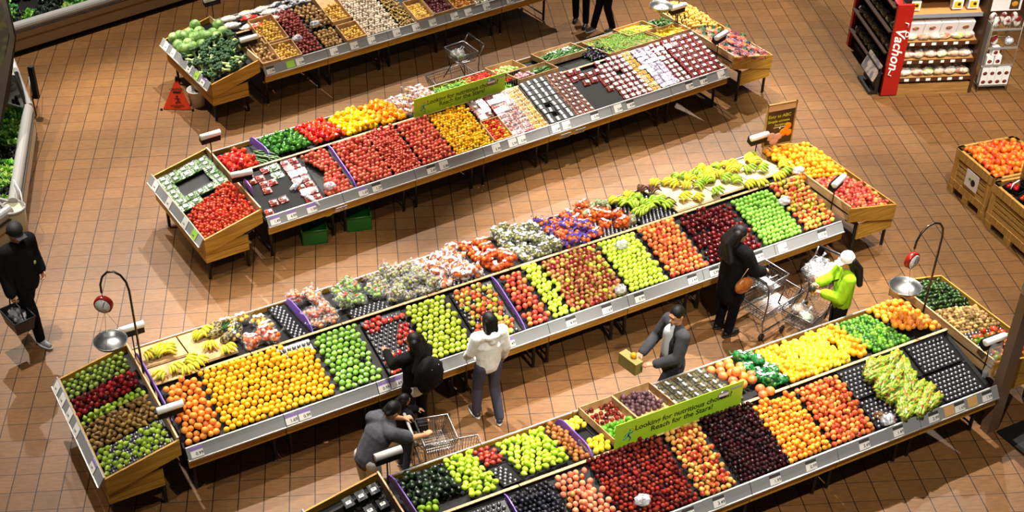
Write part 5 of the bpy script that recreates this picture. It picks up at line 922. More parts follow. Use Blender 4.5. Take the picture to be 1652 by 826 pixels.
m = MB(); m.box(L * .3, H * .42, .001, L * .72, H * .435, .003); m.box(L * .5, H * .38, .001, L * .55, H * .435, .003); m.mesh(text_mesh('blue', .05), 0, Matrix.Translation((L * .2, H * .91, .003))) if False else None; m.build('small_print', WHITE, e)
m = MB(); [m.ell((L * x, H * y, .002), (r, r, .004), 10, 4) for x, y, r in ((.8, .42, .06), (.66, .28, .07), (.85, .26, .06), (.74, .35, .05))]; m.build('orange_shapes', M('poster_orange', 'e8900c'), e); m = MB(); [m.ell((L * x, H * y, .003), (r, r * .8, .004), 10, 4) for x, y, r in ((.25, .22, .09), (.5, .2, .08), (.38, .1, .08))]; m.build('pink_shapes', M('poster_pink', 'd8a890'), e)
# ---------------------------------------------------------------- under and around the tables
def sidebox(p, a, L, W, H, label, mat):
    e = empty('plastic_crate', label, 'crate', p, a); m = MB(); m.box(-L, -W, .01, L, W, .02); m.build('bottom', mat, e)
    for b in ((-L, -W, 0, L, -W + .012, H), (-L, W - .012, 0, L, W, H), (-L, -W, 0, -L + .012, W, H), (L - .012, -W, 0, L, W, H)): MB().box(*b).build('side', mat, e)
    m = MB(); [m.box(-L + .03 + i * .035, -W - .004, .04, -L + .045 + i * .035, -W, H * .7) for i in range(int(2 * L / .035) - 1)]; m.build('slots', mat, e); m = MB(); m.tube([(-L, -W, H), (L, -W, H), (L, W, H), (-L, W, H), (-L, -W, H)], .014, 5); m.build('rim', mat, e)
GRP_ = M('green_plastic', '1c5c1c', .4); p = G(507, 398); sidebox((p.x, p.y + .2, 0), ang('T2') - .35, .19, .15, .24, 'green plastic crate on the floor under the second row, nearer the lime card', GRP_); p = G(578, 376); sidebox((p.x, p.y + .2, 0), ang('T2') - .35, .19, .15, .24, 'green plastic crate pushed further under the second row', GRP_)
m = MB(); X = frame_mat(P('T2', .93, -.02, .49), ISL['T2'][1], Vector((0, 0, 1))); m.box(0, 0, 0, .09, .13, .004, 0, X); tag(m.build('hanging_card', LIME), 'small lime card hanging below the second row rail', 'card')
m = MB(); X = frame_mat(P('T2', 1.04, -.09, .57), ISL['T2'][1], Vector((0, -.5, 1))); m.box(0, 0, 0, .19, .1, .004, 0, X); m.box(0, .07, .004, .19, .1, .006, 1, X); m.mesh(text_mesh('3.49', .045), 2, X @ Matrix.Translation((.12, .035, .006))); tag(m.build('price_card', [WHITE, TAGP, INK]), 'white and purple card hanging under the rail beside the lime card', 'card')
for s, lb in ((5.02, 'left grey card of the two hanging under the mushroom packs'), (5.3, 'right grey card of the two hanging under the mushroom packs')): m = MB(); X = frame_mat(P('T2', s, -.09, .55), ISL['T2'][1], Vector((0, -.5, 1))); m.box(0, 0, 0, .2, .11, .004, 0, X); m.box(0, .085, .004, .2, .11, .006, 1, X); m.mesh(text_mesh('2.99', .045), 2, X @ Matrix.Translation((.12, .04, .006))); tag(m.build('price_card', [M('grey_card', 'b8b4a8'), TAGD, INK]), lb, 'card')
# caution cone (fabric pyramid)
p = G(290, 168); e = empty('caution_cone', 'orange fabric caution pyramid with black print by the back row end unit', 'caution sign', (p.x, p.y, 0), -.12); H = .52; w = .25; tri = [(-w, -.2, .02), (w, -.2, .02), (.0, .0, H)]
CO = M('caution_orange', 'd83c10', .5); m = MB(); m.add([(-w, -.2, .01), (w, -.2, .01), (0, .24, .01), (0, 0, H)], [(0, 1, 3), (1, 2, 3), (2, 0, 3), (0, 2, 1)]); m.build('cover', CO, e); m = MB(); m.lathe([(0, -.01), (.032, -.06), (.02, .02), (0, .03)], 8, 0, Matrix.Translation((0, 0, H))); m.build('cap', BLACKP, e)
for q in ((-w - .02, -.22), (w + .02, -.22)): MB().lathe([(0, 0), (.02, 0), (.02, .03), (0, .04)], 8, 0, Matrix.Translation((q[0], q[1], 0))).build('foot', BLACKP, e)
X = frame_mat(Vector((0, -.2, .02)) + Vector((0, .005, 0)), (1, 0, 0), Vector((0, .2, .5))); m = MB(); X = X @ Matrix.Translation((0, 0, .006)); m.mesh(text_mesh('CAUTION', .055), 0, X @ Matrix.Translation((0, .33, 0))); m.box(-.07, .27, 0, .07, .3, .001, 0, X); m.ell((0, .22, 0), (.016, .016, .002), 8, 4, 0, X); m.tube([X @ Vector((0, .2, 0)), X @ Vector((.02, .14, 0)), X @ Vector((.06, .11, 0))], .008, 4); m.tube([X @ Vector((-.04, .19, 0)), X @ Vector((.045, .18, 0))], .006, 4); m.tube([X @ Vector((.02, .14, 0)), X @ Vector((-.03, .1, 0))], .007, 4); m.box(-.12, .05, 0, .12, .06, .001, 0, X); m.box(-.06, .025, 0, .06, .035, .001, 0, X); m.build('print', INK, e)
p = G(319, 169); e = empty('bucket', 'white plastic bucket on the floor beside the caution pyramid', 'bucket', (p.x, p.y, 0)); m = MB(); m.lathe([(0, .005), (.12, 0), (.15, .3), (.155, .3), (.155, .285), (.16, .285), (.16, .31), (.143, .31), (.115, .02), (0, .02)], 24); m.build('pail', WHITEP, e)
m = MB(); m.tube([(.16 * math.cos(a), .16 * math.sin(a) * .35 - .11, .29 - .16 * math.sin(a)) for a in [math.pi * i / 8 for i in range(9)]], .004, 4); m.build('handle', BLACKM, e); m = MB(); m.ell((0, 0, .2), (.12, .12, .06), 12, 8, disp=.5, dsc=5); m.build('contents', M('grey_rags', '5c5850', .8, c2='8c8880', scale=30), e)
# fruit dropped on the floor
for (u, v, r, mt, lb) in ((757, 598, .038, A['red'], 'red apple dropped on the floor under the purple tags'), ): o = bpy.data.objects.new('dropped_apple', mt); COL.objects.link(o); q = G(u, v); o.location = (q.x, q.y, .036); tag(o, lb, 'apple')
m = MB(); m.ell((0, 0, .008), (.035, .02, .008), 10, 6, disp=.5, dsc=3); o = m.build('paper_scrap', M('pink_scrap', 'd89c88')); o.location = G(526, 714); tag(o, 'pale paper scrap on the dark floor in front of the golden citrus', 'litter')
# ---------------------------------------------------------------- steel post, waste stand
p = G(1595, 692); m = MB(); m.box(-.09, -.06, 0, .09, .06, 2.12, 0); m.box(-.092, -.062, 2.12, .092, .062, 6.5, 1); o = m.build('pillar', [M('brown_post_paint', '6c5440', .45), M('grey_post_paint', '8c867c', .45)]); o.location = (p.x, p.y, 0); o.rotation_euler = (0, 0, ang('T4')); tag(o, 'square brown and grey steel post at the front row', None, kind='structure')
p = G(1656, 708); e = empty('weigh_stand', 'black floor stand with a steel bowl at the right edge of the photo', 'stand', (p.x, p.y, 0), ang('T4')); MB().box(-.25, -.25, 0, .4, .25, .03).build('base', BLACKP, e); MB().tube([(.1, .05, .03), (.1, .05, .95)], .035, 8).build('pole', BLACKM, e)
m = MB(); m.lathe([(0, .95), (.14, .96), (.2, 1.02), (.205, 1.02), (.15, .94), (0, .93)], 24, 0, Matrix.Translation((.1, .05, 0))); m.build('bowl', M('brushed_steel', '8c8c8a', .35, metal=.9), e); m = MB(); m.ell((.12, -.02, .12), (.16, .13, .1), 14, 9, disp=.7, dsc=4); m.build('plastic_wrap', M('grey_clear_wrap', 'a8aca8', .2, bump=1, scale=20, alpha=.5), e)
# ---------------------------------------------------------------- leafy greens
def leafy(name, mat, n, R_, seed, h=.09):
    q = random.Random(seed); e = empty(name); m = MB()
    for k in range(n):
        a = k * 2.4; op = .25 + .75 * k / n; X = Matrix.Rotation(a, 4, 'Z') @ Matrix.Rotation(op * 1.15, 4, 'Y'); N = 5; vs = []
        for i in range(N):
            for j in range(N):
                u = i / (N - 1); v = j / (N - 1) - .5; wd = R_ * 1.0 * math.sin(.35 + u * 2.3); vs.append((.01 * q.uniform(-1, 1) * u * 2.5 + abs(v) * .03, v * wd, u * R_ * 1.35 + .012 * q.uniform(-1, 1) * u * 2))
        m.add(vs, [(i * N + j, (i + 1) * N + j, (i + 1) * N + j + 1, i * N + j + 1) for i in range(N - 1) for j in range(N - 1)], 0, True, X)
    m.build('leaves', mat, e); MB().tube([(0, 0, -.01), (0, 0, .04)], [.02, .015], 7).build('stalk', M('pale_stalk', 'd8e0b8', .5), e); return e
LG = [leafy('leafy_green', M('leaf_' + c, c, .5, c2=d, scale=18, var=.2), 13, .1, i) for i, (c, d) in enumerate((('3f8a34', '94cc50'), ('5c9c38', 'c4e070'), ('2c6a34', '5c9c50')))]; LG.append(leafy('dark_leafy_green', M('leaf_dark', '1a1a20', .5, c2='3c4c34', scale=22, var=.3), 12, .1, 9))
LV = M('cooler_grey', 'a8a6a2', .3); LV2 = M('cooler_tan', 'b8a88c', .4); LV3 = M('cooler_stripe', '8c7048', .4)
def cooler(a, b, h, depth, label, name='open_cooler', fill_=True, toe=True):
    """open refrigerated display; a, b floor points of its front line (seen left to right)"""
    e = empty(name, label, 'cooler'); L = (b - a).length; d = (b - a).normalized(); e.matrix_world = frame_mat(a, d, Vector((0, 0, 1)).cross(d)); W = depth
    m = MB(); m.box(0, .06, 0, L, .1, .1); m.build('toe_kick', BLACKP, e); m = MB(); m.box(0, .0, .09, L, .05, h * .44, 0); m.box(0, -.004, h * .44, L, .05, h * .5, 1); m.box(0, 0, h * .5, L, .05, h * .72, 0); m.build('front_panel', [LV2, LV3], e)
    m = MB(); m.prism([(0, .06 + .085 * math.cos(t), h * .84 + .1 * math.sin(t)) for t in [math.pi * 1.5 - i * math.pi / 8 for i in range(13)]], (L, 0, 0)); m.build('bumper', LV, e)
    MB().box(0, -.04, h * .72, L, .0, h * .75).build('bumper_line', M('bumper_dark', '3c3a38'), e); MB().slab((0, .14, h * .7), (L, .14, h * .7), (L, W, h * 1.1), (0, W, h * 1.1), .03).build('display_deck', BLACKP, e)
    m = MB(); m.box(0, W, 0, L, W + .05, h * 1.75); m.build('back_panel', LV2, e)
    for x in (0, L - .04): MB().prism([(x, .05, .1), (x, W, .1), (x, W, h * 1.7), (x, .1, h * .9)], (.04, 0, 0)).build('end_panel', LV, e)
    for i in range(1, 3): MB().tube([(0, .14 + (W - .14) * i / 3, h * (.72 + .13 * i) + .02), (L, .14 + (W - .14) * i / 3, h * (.72 + .13 * i) + .02)], .008, 5).build('deck_rod', CHROME, e)
    return e, a, d, L
a = G(19, 93, 0); b = G(430, -35, 0); ce, ca, cdir, cl = cooler(a, b, .62, 1.4, 'long open cooler with grey bumper and tan base at the top photo edge')
cn = Vector((0, 0, 1)).cross(cdir); used = {}
def green(i, pos, label, group, z=0):
    put(LG[i], Matrix.Translation(pos) @ Matrix.Rotation(RND.uniform(0, 6), 4, 'Z') @ Matrix.Rotation(RND.uniform(-.6, .6), 4, 'X'), label, 'leafy green', group)
for j in range(9):
    for i in range(int(cl / .2)):
        x = .12 + i * .2 + .1 * (j % 2); y = .24 + j * .14; zz = .62 * (.7 + .4 * (y - .14) / 1.26) + .03
        if j in (4,) or (j in (2, 3) and .5 < x < .95) or (j == 6): continue
        green(3 if (.75 < x < 1.3 and j < 4) or RND.random() < .12 else RND.choice((0, 1, 0, 2)), ca + cdir * x + cn * y + Vector((0, 0, zz)), 'head of leafy greens in the long cooler at the top edge', 'greens in the long top cooler')
a2 = G(56, 176, 0) + Vector((0, 0, 0)); p1 = G(50, 170, .6); p2 = G(27, 322, .6); q1 = Vector((p1.x, p1.y, 0)); q2 = Vector((p2.x, p2.y, 0)); c3, cb, cdir2, cl2 = cooler(q2, q1, .64, 1.2, 'open cooler with green lettuces at the left edge of the photo'); cn2 = Vector((0, 0, 1)).cross(cdir2)
for j in range(7):
    for i in range(int(cl2 / .2)):
        x = .1 + i * .2; y = .22 + j * .15; zz = .64 * (.7 + .4 * (y - .14) / 1.06) + .04
        green(3 if 1.25 < x < 1.6 or RND.random() < .06 else RND.choice((0, 1, 1, 2)), cb + cdir2 * x + cn2 * y + Vector((0, 0, zz)), 'head of lettuce in the left edge cooler', 'lettuces in the left edge cooler')
# corner case between them and its bits
p3 = G(18, 84, .6); p4 = G(50, 166, .6); q3, q4 = Vector((p3.x, p3.y, 0)), Vector((p4.x, p4.y, 0)); d = (q3 - q4).normalized(); nn = Vector((0, 0, 1)).cross(d); L = (q3 - q4).length
e = empty('corner_case', 'pale grey corner shelf between the two coolers', 'shelf'); e.matrix_world = frame_mat(q4, d, nn); MB().box(0, 0, 0, L, .04, .5).build('front_panel', LV2, e); m = MB(); m.prism([(0, .03 + .05 * math.cos(t), .55 + .05 * math.sin(t)) for t in [math.pi * 1.5 - i * math.pi / 6 for i in range(9)]], (L, 0, 0)); m.build('bumper', LV, e); MB().prism([(0, .03, .5), (L, .03, .5), (L * 1.0, .7, .5), (0, 1.0, .5)], (0, 0, .03)).build('top_shelf', M('shelf_pale', 'b8b8ac', .4), e)
def can(p, r, h, label, mat, name='jar', lid=WHITEP):
    e = empty(name, label, 'jar', p); MB().lathe([(0, 0), (r, 0), (r, h * .8), (r * .8, h * .86), (0, h * .86)], 16).build('body', mat, e); MB().lathe([(0, h * .86), (r * .82, h * .86), (r * .82, h), (0, h)], 16).build('lid', lid, e)
fz = lambda x, y: q4 + d * x + nn * y + Vector((0, 0, .53))
can(fz(.1, .42), .07, .2, 'white jar with a lid on the corner shelf', WHITEP); can(fz(.12, .26), .03, .13, 'small dark bottle beside the white jar', BLACKP, 'bottle', BLACKP); can(fz(.2, .2), .03, .14, 'dark bottle nearest the bumper of the corner shelf', BLACKP, 'bottle', BLACKP); can(fz(.02, .2), .03, .13, 'dark bottle at the cooler side of the corner shelf', BLACKP, 'bottle', BLACKP)
MB_ = MB(); MB_.box(-.09, -.07, 0, .09, .07, .2); o = MB_.build('paper_box', M('grey_box_card', 'bcb8b0')); o.location = fz(.0, .55); o.rotation_euler = (0, 0, .3); tag(o, 'pale cardboard box beside the white jar on the corner shelf', 'box')
e = empty('tape_roll', 'clear tape roll on the upper corner shelf', 'roll', fz(.75, .22)); MB().lathe([(.05, 0), (.1, 0), (.1, .07), (.05, .07), (.05, 0)], 18).build('roll', M('clear_grey', 'b0b0b0', .2), e)
# black handle paddle leaning at the corner
p = G(57, 150, .45); e = empty('floor_squeegee', 'black and white paddle sticking out beside the corner shelf', 'tool', (p.x, p.y, 0), -.25); MB().box(-.04, -.03, .35, .05, .04, .95).build('blade', BLACKP, e); MB().tube([(-.09, 0, .3), (-.045, 0, .75)], .018, 6).build('grip', WHITEP, e); MB().tube([(-.07, 0, 0), (-.07, 0, .4)], .012, 6).build('stem', BLACKM, e); MB().tube([(-.06, 0, .7), (-.35, .75, .62)], .007, 5).build('cord', M('brown_cord', '6c3c14'), e)
# lower corner: pale rounded bin and hose
p = G(22, 345, .45); e = empty('pale_bin', 'cream rounded case end at the foot of the left edge cooler', 'case', (p.x, p.y, 0)); MB().lathe([(0, 0), (.15, 0), (.18, .5), (.16, .56), (0, .5)], 28).build('body', M('cream_plastic', 'c8c4a4', .4), e); m = MB(); m.tube([(.175 * math.cos(a), .175 * math.sin(a), .56) for a in [i * .3 for i in range(22)]], .025, 6); m.build('rim', LV, e)
pts = [G(22, 290, .7), G(33, 310, .72), G(37, 330, .6), G(33, 352, .4), G(30, 370, .15), G(29, 378, .02)]; m = MB(); m.tube(pts, .011, 6); tag(m.build('hose', WHITEP), 'thin white hose hanging over the left edge cooler', 'hose')
p1 = G(3, 352, .6); p2 = G(20, 332, .6); e, _, _, _ = cooler(Vector((p1.x - .5, p1.y - .75, 0)), Vector((p1.x + .1, p1.y + .25, 0)), .64, .8, 'grey bumper case cut by the left photo edge above the man in black')
# dark display hood at the upper left
p = G(12, 195, 1.0); e = empty('display_hood', 'tall dark brown display hood at the upper left edge', 'display hood'); HD = M('dark_brown_metal', '1c140c', .7, c2='241a0c', scale=4, spec=.1); HB = M('hood_olive', '2c2810', .8, c2='1c180c', scale=6, spec=.1)
hp = [G(*q) for q in ((-2, 210, 1.1), (13, 160, 1.25), (24, 62, 1.7), (9, -4, 2.0), (-60, -8, 2.0), (-60, 210, 1.1))]; m = MB(); m.prism(hp, (-.05, .3, -.12)); m.build('panel', HD, e); m = MB(); hp2 = [G(*q) for q in ((-4, 150, 1.3), (8, 110, 1.46), (15, 55, 1.74), (3, 5, 1.98), (-60, 5, 1.98), (-60, 150, 1.3))]; m.prism([q + Vector((0, -.012, .018)) for q in hp2], (0, .01, -.01)); m.build('olive_sheet', HB, e)  # inner sheet of the hood is plain dark olive
MB().tube([hp[1] + Vector((-.3, .3, 0)), Vector((hp[1].x - .3, hp[1].y + .3, .3))], .03, 6).build('support', BLACKM, e)
# ---------------------------------------------------------------- bread fixture
FX, FY = 14.12, 1.0; RED = M('fixture_red', 'a01a10', .35); DW = M('dark_fixture', '1c1410', .5); SHW = wood('shelf_wood', '8c6430', 'b08448')
e = empty('bread_display', 'bread shelving unit with red side panel and white script lettering', 'shelf unit', (FX, FY, 0)); BD = e; WX = 1.38
MB().box(.12, 0, 0, WX, .9, .2).build('plinth', SHW, e); MB().box(WX, -.02, 0, WX + .05, .95, 2.3).build('side_panel', M('dark_walnut', '3c2414', .5), e); MB().box(.1, .5, .2, WX, .56, 2.3).build('back_panel', M('fixture_back', '6c4c28', .6), e)
SHZ = [(.28, .0), (.6, .04), (.92, .08), (1.42, .12), (1.8, .16)]
for i, (z, y) in enumerate(SHZ):
    m = MB(); m.prism([(.12, y, z), (.12, .5, z + .09), (.12, .5, z + .115), (.12, y, z + .025)], (WX - .12, 0, 0)); s = m.build('shelf', M('shelf_orange', 'c8884c', .5) if i == 3 else SHW, e); m = MB(); m.box(.12, y - .012, z - .02, WX, y, z + .05); m.build('shelf_edge', M('shelf_edge_brown' if i < 3 else 'shelf_edge_grey', '4c2c1c' if i < 3 else '8c8c90', .4), s)
    if i < 3: m = MB(); [m.box(.2 + k * .19 + .02 * (k % 2), y - .018, z - .012, .28 + k * .19, y - .01, z + .035) for k in range(6)]; m.build('price_strip', WHITE, s)
# red panel fin with script
m = MB(); m.box(-.17, -.03, .02, .11, .03, 1.72); pn = m.build('red_panel', RED, e); V = M('script_white', 'f2ece6', .4); m = MB(); X = frame_mat(Vector((-.03, -.036, .98)), Vector((0, 0, -1)), Vector((1, 0, 0))); T_ = text_mesh('Vachon', .25, .35); m.mesh(T_, 0, X @ Matrix.Translation((.06, -.02, 0)) @ Matrix.Scale(1.05, 4, (1, 0, 0)))
m.tube([X @ Vector(q) for q in ((-.42, .03, .002), (-.4, .09, .002), (-.33, .085, .002))], .011, 5); m.tube([X @ Vector((-.2 + .045 * math.cos(t), .1 + .03 * math.sin(t), .002)) for t in [i * .7 for i in range(10)]], .009, 5); m.tube([X @ Vector(q) for q in ((.47, -.06, .002), (.55, -.09, .002), (.58, -.03, .002))], .01, 5); m.build('script_lettering', V, e)
# left face of the unit, dark with its own shelves
MB().box(-.06, .1, 0, -.01, 2.0, .12).build('side_plinth', DW, e); MB().box(-.15, 1.86, 0, -.1, 1.95, 1.72).build('far_panel', RED, e); MB().box(-.1, 1.84, 0, .3, 2.0, 2.3).build('far_board', DW, e); MB().box(.06, .1, .1, .1, 1.9, 2.2).build('inner_board', DW, e)
for z in (.35, .75, 1.15, 1.6): MB().box(-.2, .1, z, .08, 1.84, z + .025).build('side_shelf', M('shelf_dark', '3c2010', .5), e)
def bagbun(name, c1, c2, L=.2, W=.13, H=.09, seed=0, wrap=True):
    e = empty(name); m = MB(); m.ell((0, 0, H * .45), (L * .46, W * .46, H * .5), 12, 8, disp=.25, dsc=3, seed=seed); m.build('bread', M(name + '_crust', c1, .6, c2=c2, scale=14, var=.2), e)
    if wrap: m = MB(); m.ell((0, 0, H * .5), (L * .5, W * .5, H * .58), 12, 8, disp=.45, dsc=3, seed=seed + 3); m.build('wrapper', film('bun_film', 'e8e0d8', (.45, .65, .05, .7), 20), e)
    return e
BN = [bagbun('bun_bag', 'c8a078', 'e8d8c0', seed=1), bagbun('bagel_bag', 'd8b088', 'b06c48', seed=2), bagbun('roll_bag', 'e8dcc8', 'a8c048', seed=3), bagbun('muffin_bag', 'a8482c', 'e0c8a0', seed=5)]
for i, z, lb in ((0, .28, 'bottom shelf'), (1, .6, 'second shelf from the bottom'), (2, .92, 'third shelf from the bottom')):
    for k in range(6):
        for q in range(2): put(BN[(k * 3 + i + q) % 4], Matrix.Translation((FX + .24 + k * .2, FY + .12 + .04 * i + q * .17, z + .045 + .03 * q)) @ Matrix.Scale(1.3, 4) @ Matrix.Rotation(RND.uniform(-.6, .6), 4, 'Z'), f'bag of buns on the {lb} of the bread unit', 'bread bag', f'bread bags on the {lb}')
e = empty('white_bread_pack'); MB().box(-.14, -.06, 0, .14, .06, .27).build('pack', M('white_pack', 'f4f2f0', .5, bump=.3, scale=12), e); m = MB(); m.ell((0, -.064, .17), (.06, .006, .04), 10, 5); m.build('pack_print', M('pack_print', 'c89878', .5, c2='8c4c3c', scale=30), e); WP = e
for k in range(4): put(WP, Matrix.Translation((FX + .28 + k * .29, FY + .24, 1.05)) @ Matrix.Rotation(.25, 4, 'X'), 'white square bread pack standing in the row of four on the bread unit', 'bread pack', 'row of four white bread packs')
e = empty('yellow_pack'); MB().box(-.09, -.06, 0, .09, .06, .17).build('pack', WHITEP, e); m = MB(); m.box(-.06, -.064, .03, .06, -.058, .14); m.ell((.02, -.064, .09), (.03, .003, .03), 10, 5, 1); m.build('pack_print', [M('yellow_print', 'e0c020'), M('dark_print', '2c2414')], e); YP = e
for k, x in enumerate((.22, .95, 1.22)): put(YP, Matrix.Translation((FX + x, FY + .26, 1.5)), ('yellow and white pack at the left of the orange shelf', 'middle yellow and white pack on the orange shelf', 'yellow and white pack at the right end of the orange shelf')[k], 'pack', None)
for k in range(5): put(BN[k % 4], Matrix.Translation((FX + .25 + k * .24, FY + .3, 1.88)), 'bag of buns on the top shelf of the bread unit', 'bread bag', 'bread bags on the top shelf')
CB_ = bagbun('snack_bag', '5c5c38', '9c9468', .24, .18, .1, 7); CB2 = bagbun('red_snack_box', '8c1c10', 'c84020', .3, .2, .08, 8, False)
for j, z in enumerate((.38, .78, 1.18, 1.63)):
    for k in range(7): put(CB2 if j == 3 and k < 5 or (j, k) in ((0, 0), (0, 1)) else CB_, Matrix.Translation((FX - .08, FY + .24 + k * .24, z)) @ Matrix.Rotation(1.2, 4, 'Z') @ Matrix.Rotation(.5, 4, 'X'), 'red snack pack on the dark side shelves of the bread unit' if j == 3 and k < 5 or (j, k) in ((0, 0), (0, 1)) else 'olive and silver snack bag on the dark side shelves of the bread unit', 'snack pack', 'snack packs on the dark side')
e = empty('magazine_rack', 'small dark rack of magazines leaning at the foot of the red panel', 'rack', (FX - .3, FY + .35, 0)); MB().box(-.06, -.3, 0, .1, .3, .06).build('base', DW, e); m = MB(); m.prism([(-.02, -.3, .25), (.1, -.3, .55), (.1, .3, .55), (-.02, .3, .25)], (-.02, 0, .01)); m.build('magazine', M('magazine_print', '6c7078', .3, c2='b8a898', scale=9), e); MB().box(.04, -.3, .06, .1, .3, .5).build('back', DW, e)
# wire rack
WR = M('rack_wire', 'b8b4a8', .3, metal=.7); x0, y0 = 15.66, .98; e = empty('wire_rack', 'wire snack rack with wooden post and a white top sign beside the bread unit', 'rack', (x0, y0, 0))
for x, y in ((0, 0), (.52, 0), (0, .42), (.52, .42)): MB().tube([(x, y, 0), (x, y, 1.45)], .008, 5).build('upright', WR, e)
for z in (.12, .52, .85, 1.2):
    m = MB(); m.tube([(0, 0, z), (.52, 0, z), (.52, .42, z), (0, .42, z), (0, 0, z)], .006, 4); [m.tube([(.04 + i * .055, 0, z), (.04 + i * .055, .42, z)], .003, 3) for i in range(9)]; m.box(.0, -.006, z - .02, .52, -.002, z + .02, 1) if z > .2 else None; m.build('wire_shelf', [WR, M('rack_strip', '8c8880')], e)
MB().box(.12, .44, 0, .5, .5, 2.1).build('post', SHW, e); m = MB(); m.box(-.02, .3, 1.4, .56, .32, 1.64); m.box(.36, .295, 1.43, .52, .3, 1.61, 1); m.ell((.44, .294, 1.52), (.06, .004, .05), 10, 5, 2); m.build('top_sign', [WHITE, M('sign_brown', '4c3420'), M('sign_yellow', 'c89020')], e); MB().box(-.03, 0, .5, -.02, .42, 1.3).build('side_board', M('clear_side', '9c9c98', .3, alpha=.6), e)
e = empty('snack_box'); MB().box(-.06, -.05, 0, .06, .05, .16).build('carton', WHITEP, e); m = MB(); m.ell((0, -.052, .06), (.04, .003, .035), 10, 5); m.build('carton_print', M('box_print', '8c3c2c', .5, c2='3c1c14', scale=40), e); SBX = e
for i in range(4):
    for j in range(2): put(SBX, Matrix.Translation((x0 + .07 + i * .126, y0 + .05, .14 + j * .165)), 'white snack box with brown picture in the low block of eight', 'snack box', 'low block of eight snack boxes')
for (x, z), lb in zip(((.1, .53), (.24, .53), (.17, .7)), ('lower left box of the small stack of three on the wire rack', 'lower right box of the small stack of three on the wire rack', 'top box of the small stack of three on the wire rack')): put(SBX, Matrix.Translation((x0 + x, y0 + .06, z)), lb, 'snack box', None)
e = empty('snack_pouch'); MB().ell((0, 0, .1), (.07, .03, .1), 10, 8).build('pouch', M('pouch_white', 'e0dcd4', .35, c2='6c1c18', scale=9), e); SPO = e
for i in range(6): put(SPO, Matrix.Translation((x0 + .08 + (i % 3) * .18, y0 + .07 + .16 * (i // 3), 1.21)), 'dark red and white pouch on the top shelf of the wire rack', 'pouch', 'pouches on the top wire shelf')
put(SPO, Matrix.Translation((x0 + .12, y0 + .08, .86)), 'single white pouch on the middle wire shelf', 'pouch', None); m = MB(); m.ell((x0 + .4, y0 + .1, .93), (.08, .06, .07), 12, 8, disp=.5, dsc=3); tag(m.build('plastic_bag', M('thin_white_plastic', 'eeeef0')), 'small clear bag hanging on the middle of the wire rack', 'plastic bag')
# ---------------------------------------------------------------- wooden crates at the right edge
CRW = wood('crate_pine', 'a87c38', 'd0a458', 0); CRZ = wood('crate_pine_up', 'a47834', 'cc9e50', 2)
def big_crate(o, dx, dy, L, W, H, label, panel=False):
    """slatted bin: o corner, dx unit along the visible left side, dy unit across"""
    e = empty('wooden_bin', label, 'bin'); e.matrix_world = frame_mat(o, dx, dy); s = 1
    Z = Vector((0, 0, 1))
    def side(x0, y0, x1, y1, nm):
        d = Vector((x1 - x0, y1 - y0, 0)); Ls = d.length; X = frame_mat(Vector((x0, y0, 0)), d, Z); fr = MB(); fr.box(0, .12, 0, .1, H, .04, 0, X); fr.box(Ls - .1, .12, 0, Ls, H, .04, 0, X); fr.box(0, H - .14, .0, Ls, H, .045, 0, X); fr.box(0, .1, 0, Ls, .22, .045, 0, X); fr.build('side_frame', CRZ, e); q = MB()
        for i in range(4): z = .23 + (H - .38) * i / 4; q.box(.1, z, .01, Ls - .1, z + (H - .38) / 4 - .026, .03, 0, X)
        q.build('slats', CRW, e); [MB().box(Ls * a, 0, .0, Ls * b, .1, .05, 0, X).build('foot_block', CRZ, e) for a, b in ((0, .14), (.42, .56), (.86, 1))]
    side(0, 0, L, 0, 'a'); side(L, 0, L, W, 'b'); side(L, W, 0, W, 'c'); side(0, W, 0, 0, 'd'); m = MB(); m.box(.03, .03, H - .3, L - .03, W - .03, H - .28) ; m.build('deck', DW, e)
    if panel: X = frame_mat(Vector((L * .38, -.05, .3)), (1, 0, 0), Z); m = MB(); m.box(0, 0, 0, .3, .28, .006, 0, X); m.ell((.19, .12, .007), (.055, .06, .004), 10, 5, 1, X); m.ell((.11, .15, .007), (.03, .025, .004), 8, 5, 2, X); m.build('picture_card', [WHITE, M('print_black', '1c1820'), M('print_green', '6c9c3c')], e)
    return e
B0, B1 = G(1532, 303), G(1588, 353); d1 = (B1 - B0); L1 = d1.length; d1.normalize(); d2 = Vector((0, 0, 1)).cross(d1); H1 = .74
big_crate(B0, d1, d2, L1, .98, H1, 'slatted pine bin of orange pumpkins with a picture card on its side', True); fo = B0 + d1 * (L1 + .1) + d2 * -.05; big_crate(fo, d1, d2, 1.15, .98, H1 - .02, 'slatted pine bin of boxed tomatoes cut by the right photo edge')
GO = ball_data('small_gourd', fr_mat('gourd_skin', 'd8481c', 'f08820', rough=.35, scale=7), .055, .8)
for i in range(11):
    for j in range(11):
        pz = B0 + d1 * (.08 + i * (L1 - .16) / 10) + d2 * (.08 + j * .082) + Vector((0, 0, H1 - .06 + RND.uniform(0, .1) + .05 * math.sin(i * .3) * math.sin(j * .3))); o = bpy.data.objects.new('orange_gourd', GO); COL.objects.link(o); o.matrix_world = Matrix.Translation(pz) @ QUAT(); tag(o, 'small orange gourd heaped in the pine bin at the right', 'gourd', 'orange gourds in the pine bin')
def tray(p, label):
    e = empty('tomato_tray', label, 'tomato tray', p, 2.2 + RND.uniform(-.1, .1)); m = MB(); m.prism([(-.14, -.1, 0), (.14, -.1, 0), (.14, .1, 0), (-.14, .1, 0)], (0, 0, .06)); m.build('tray', BLACKP, e); bumpy_fruit(fr_mat('cluster_tomato', 'a81c0c', 'cc3818', rough=.2), .26, .19, .1, 9, .038).build('tomatoes', MATS['cluster_tomato'], e); MB().tube([(0, -.12, .08), (0, -.08, .16), (0, .08, .16), (0, .12, .08)], .012, 5, flat=.3).build('handle_band', WHITE, e)
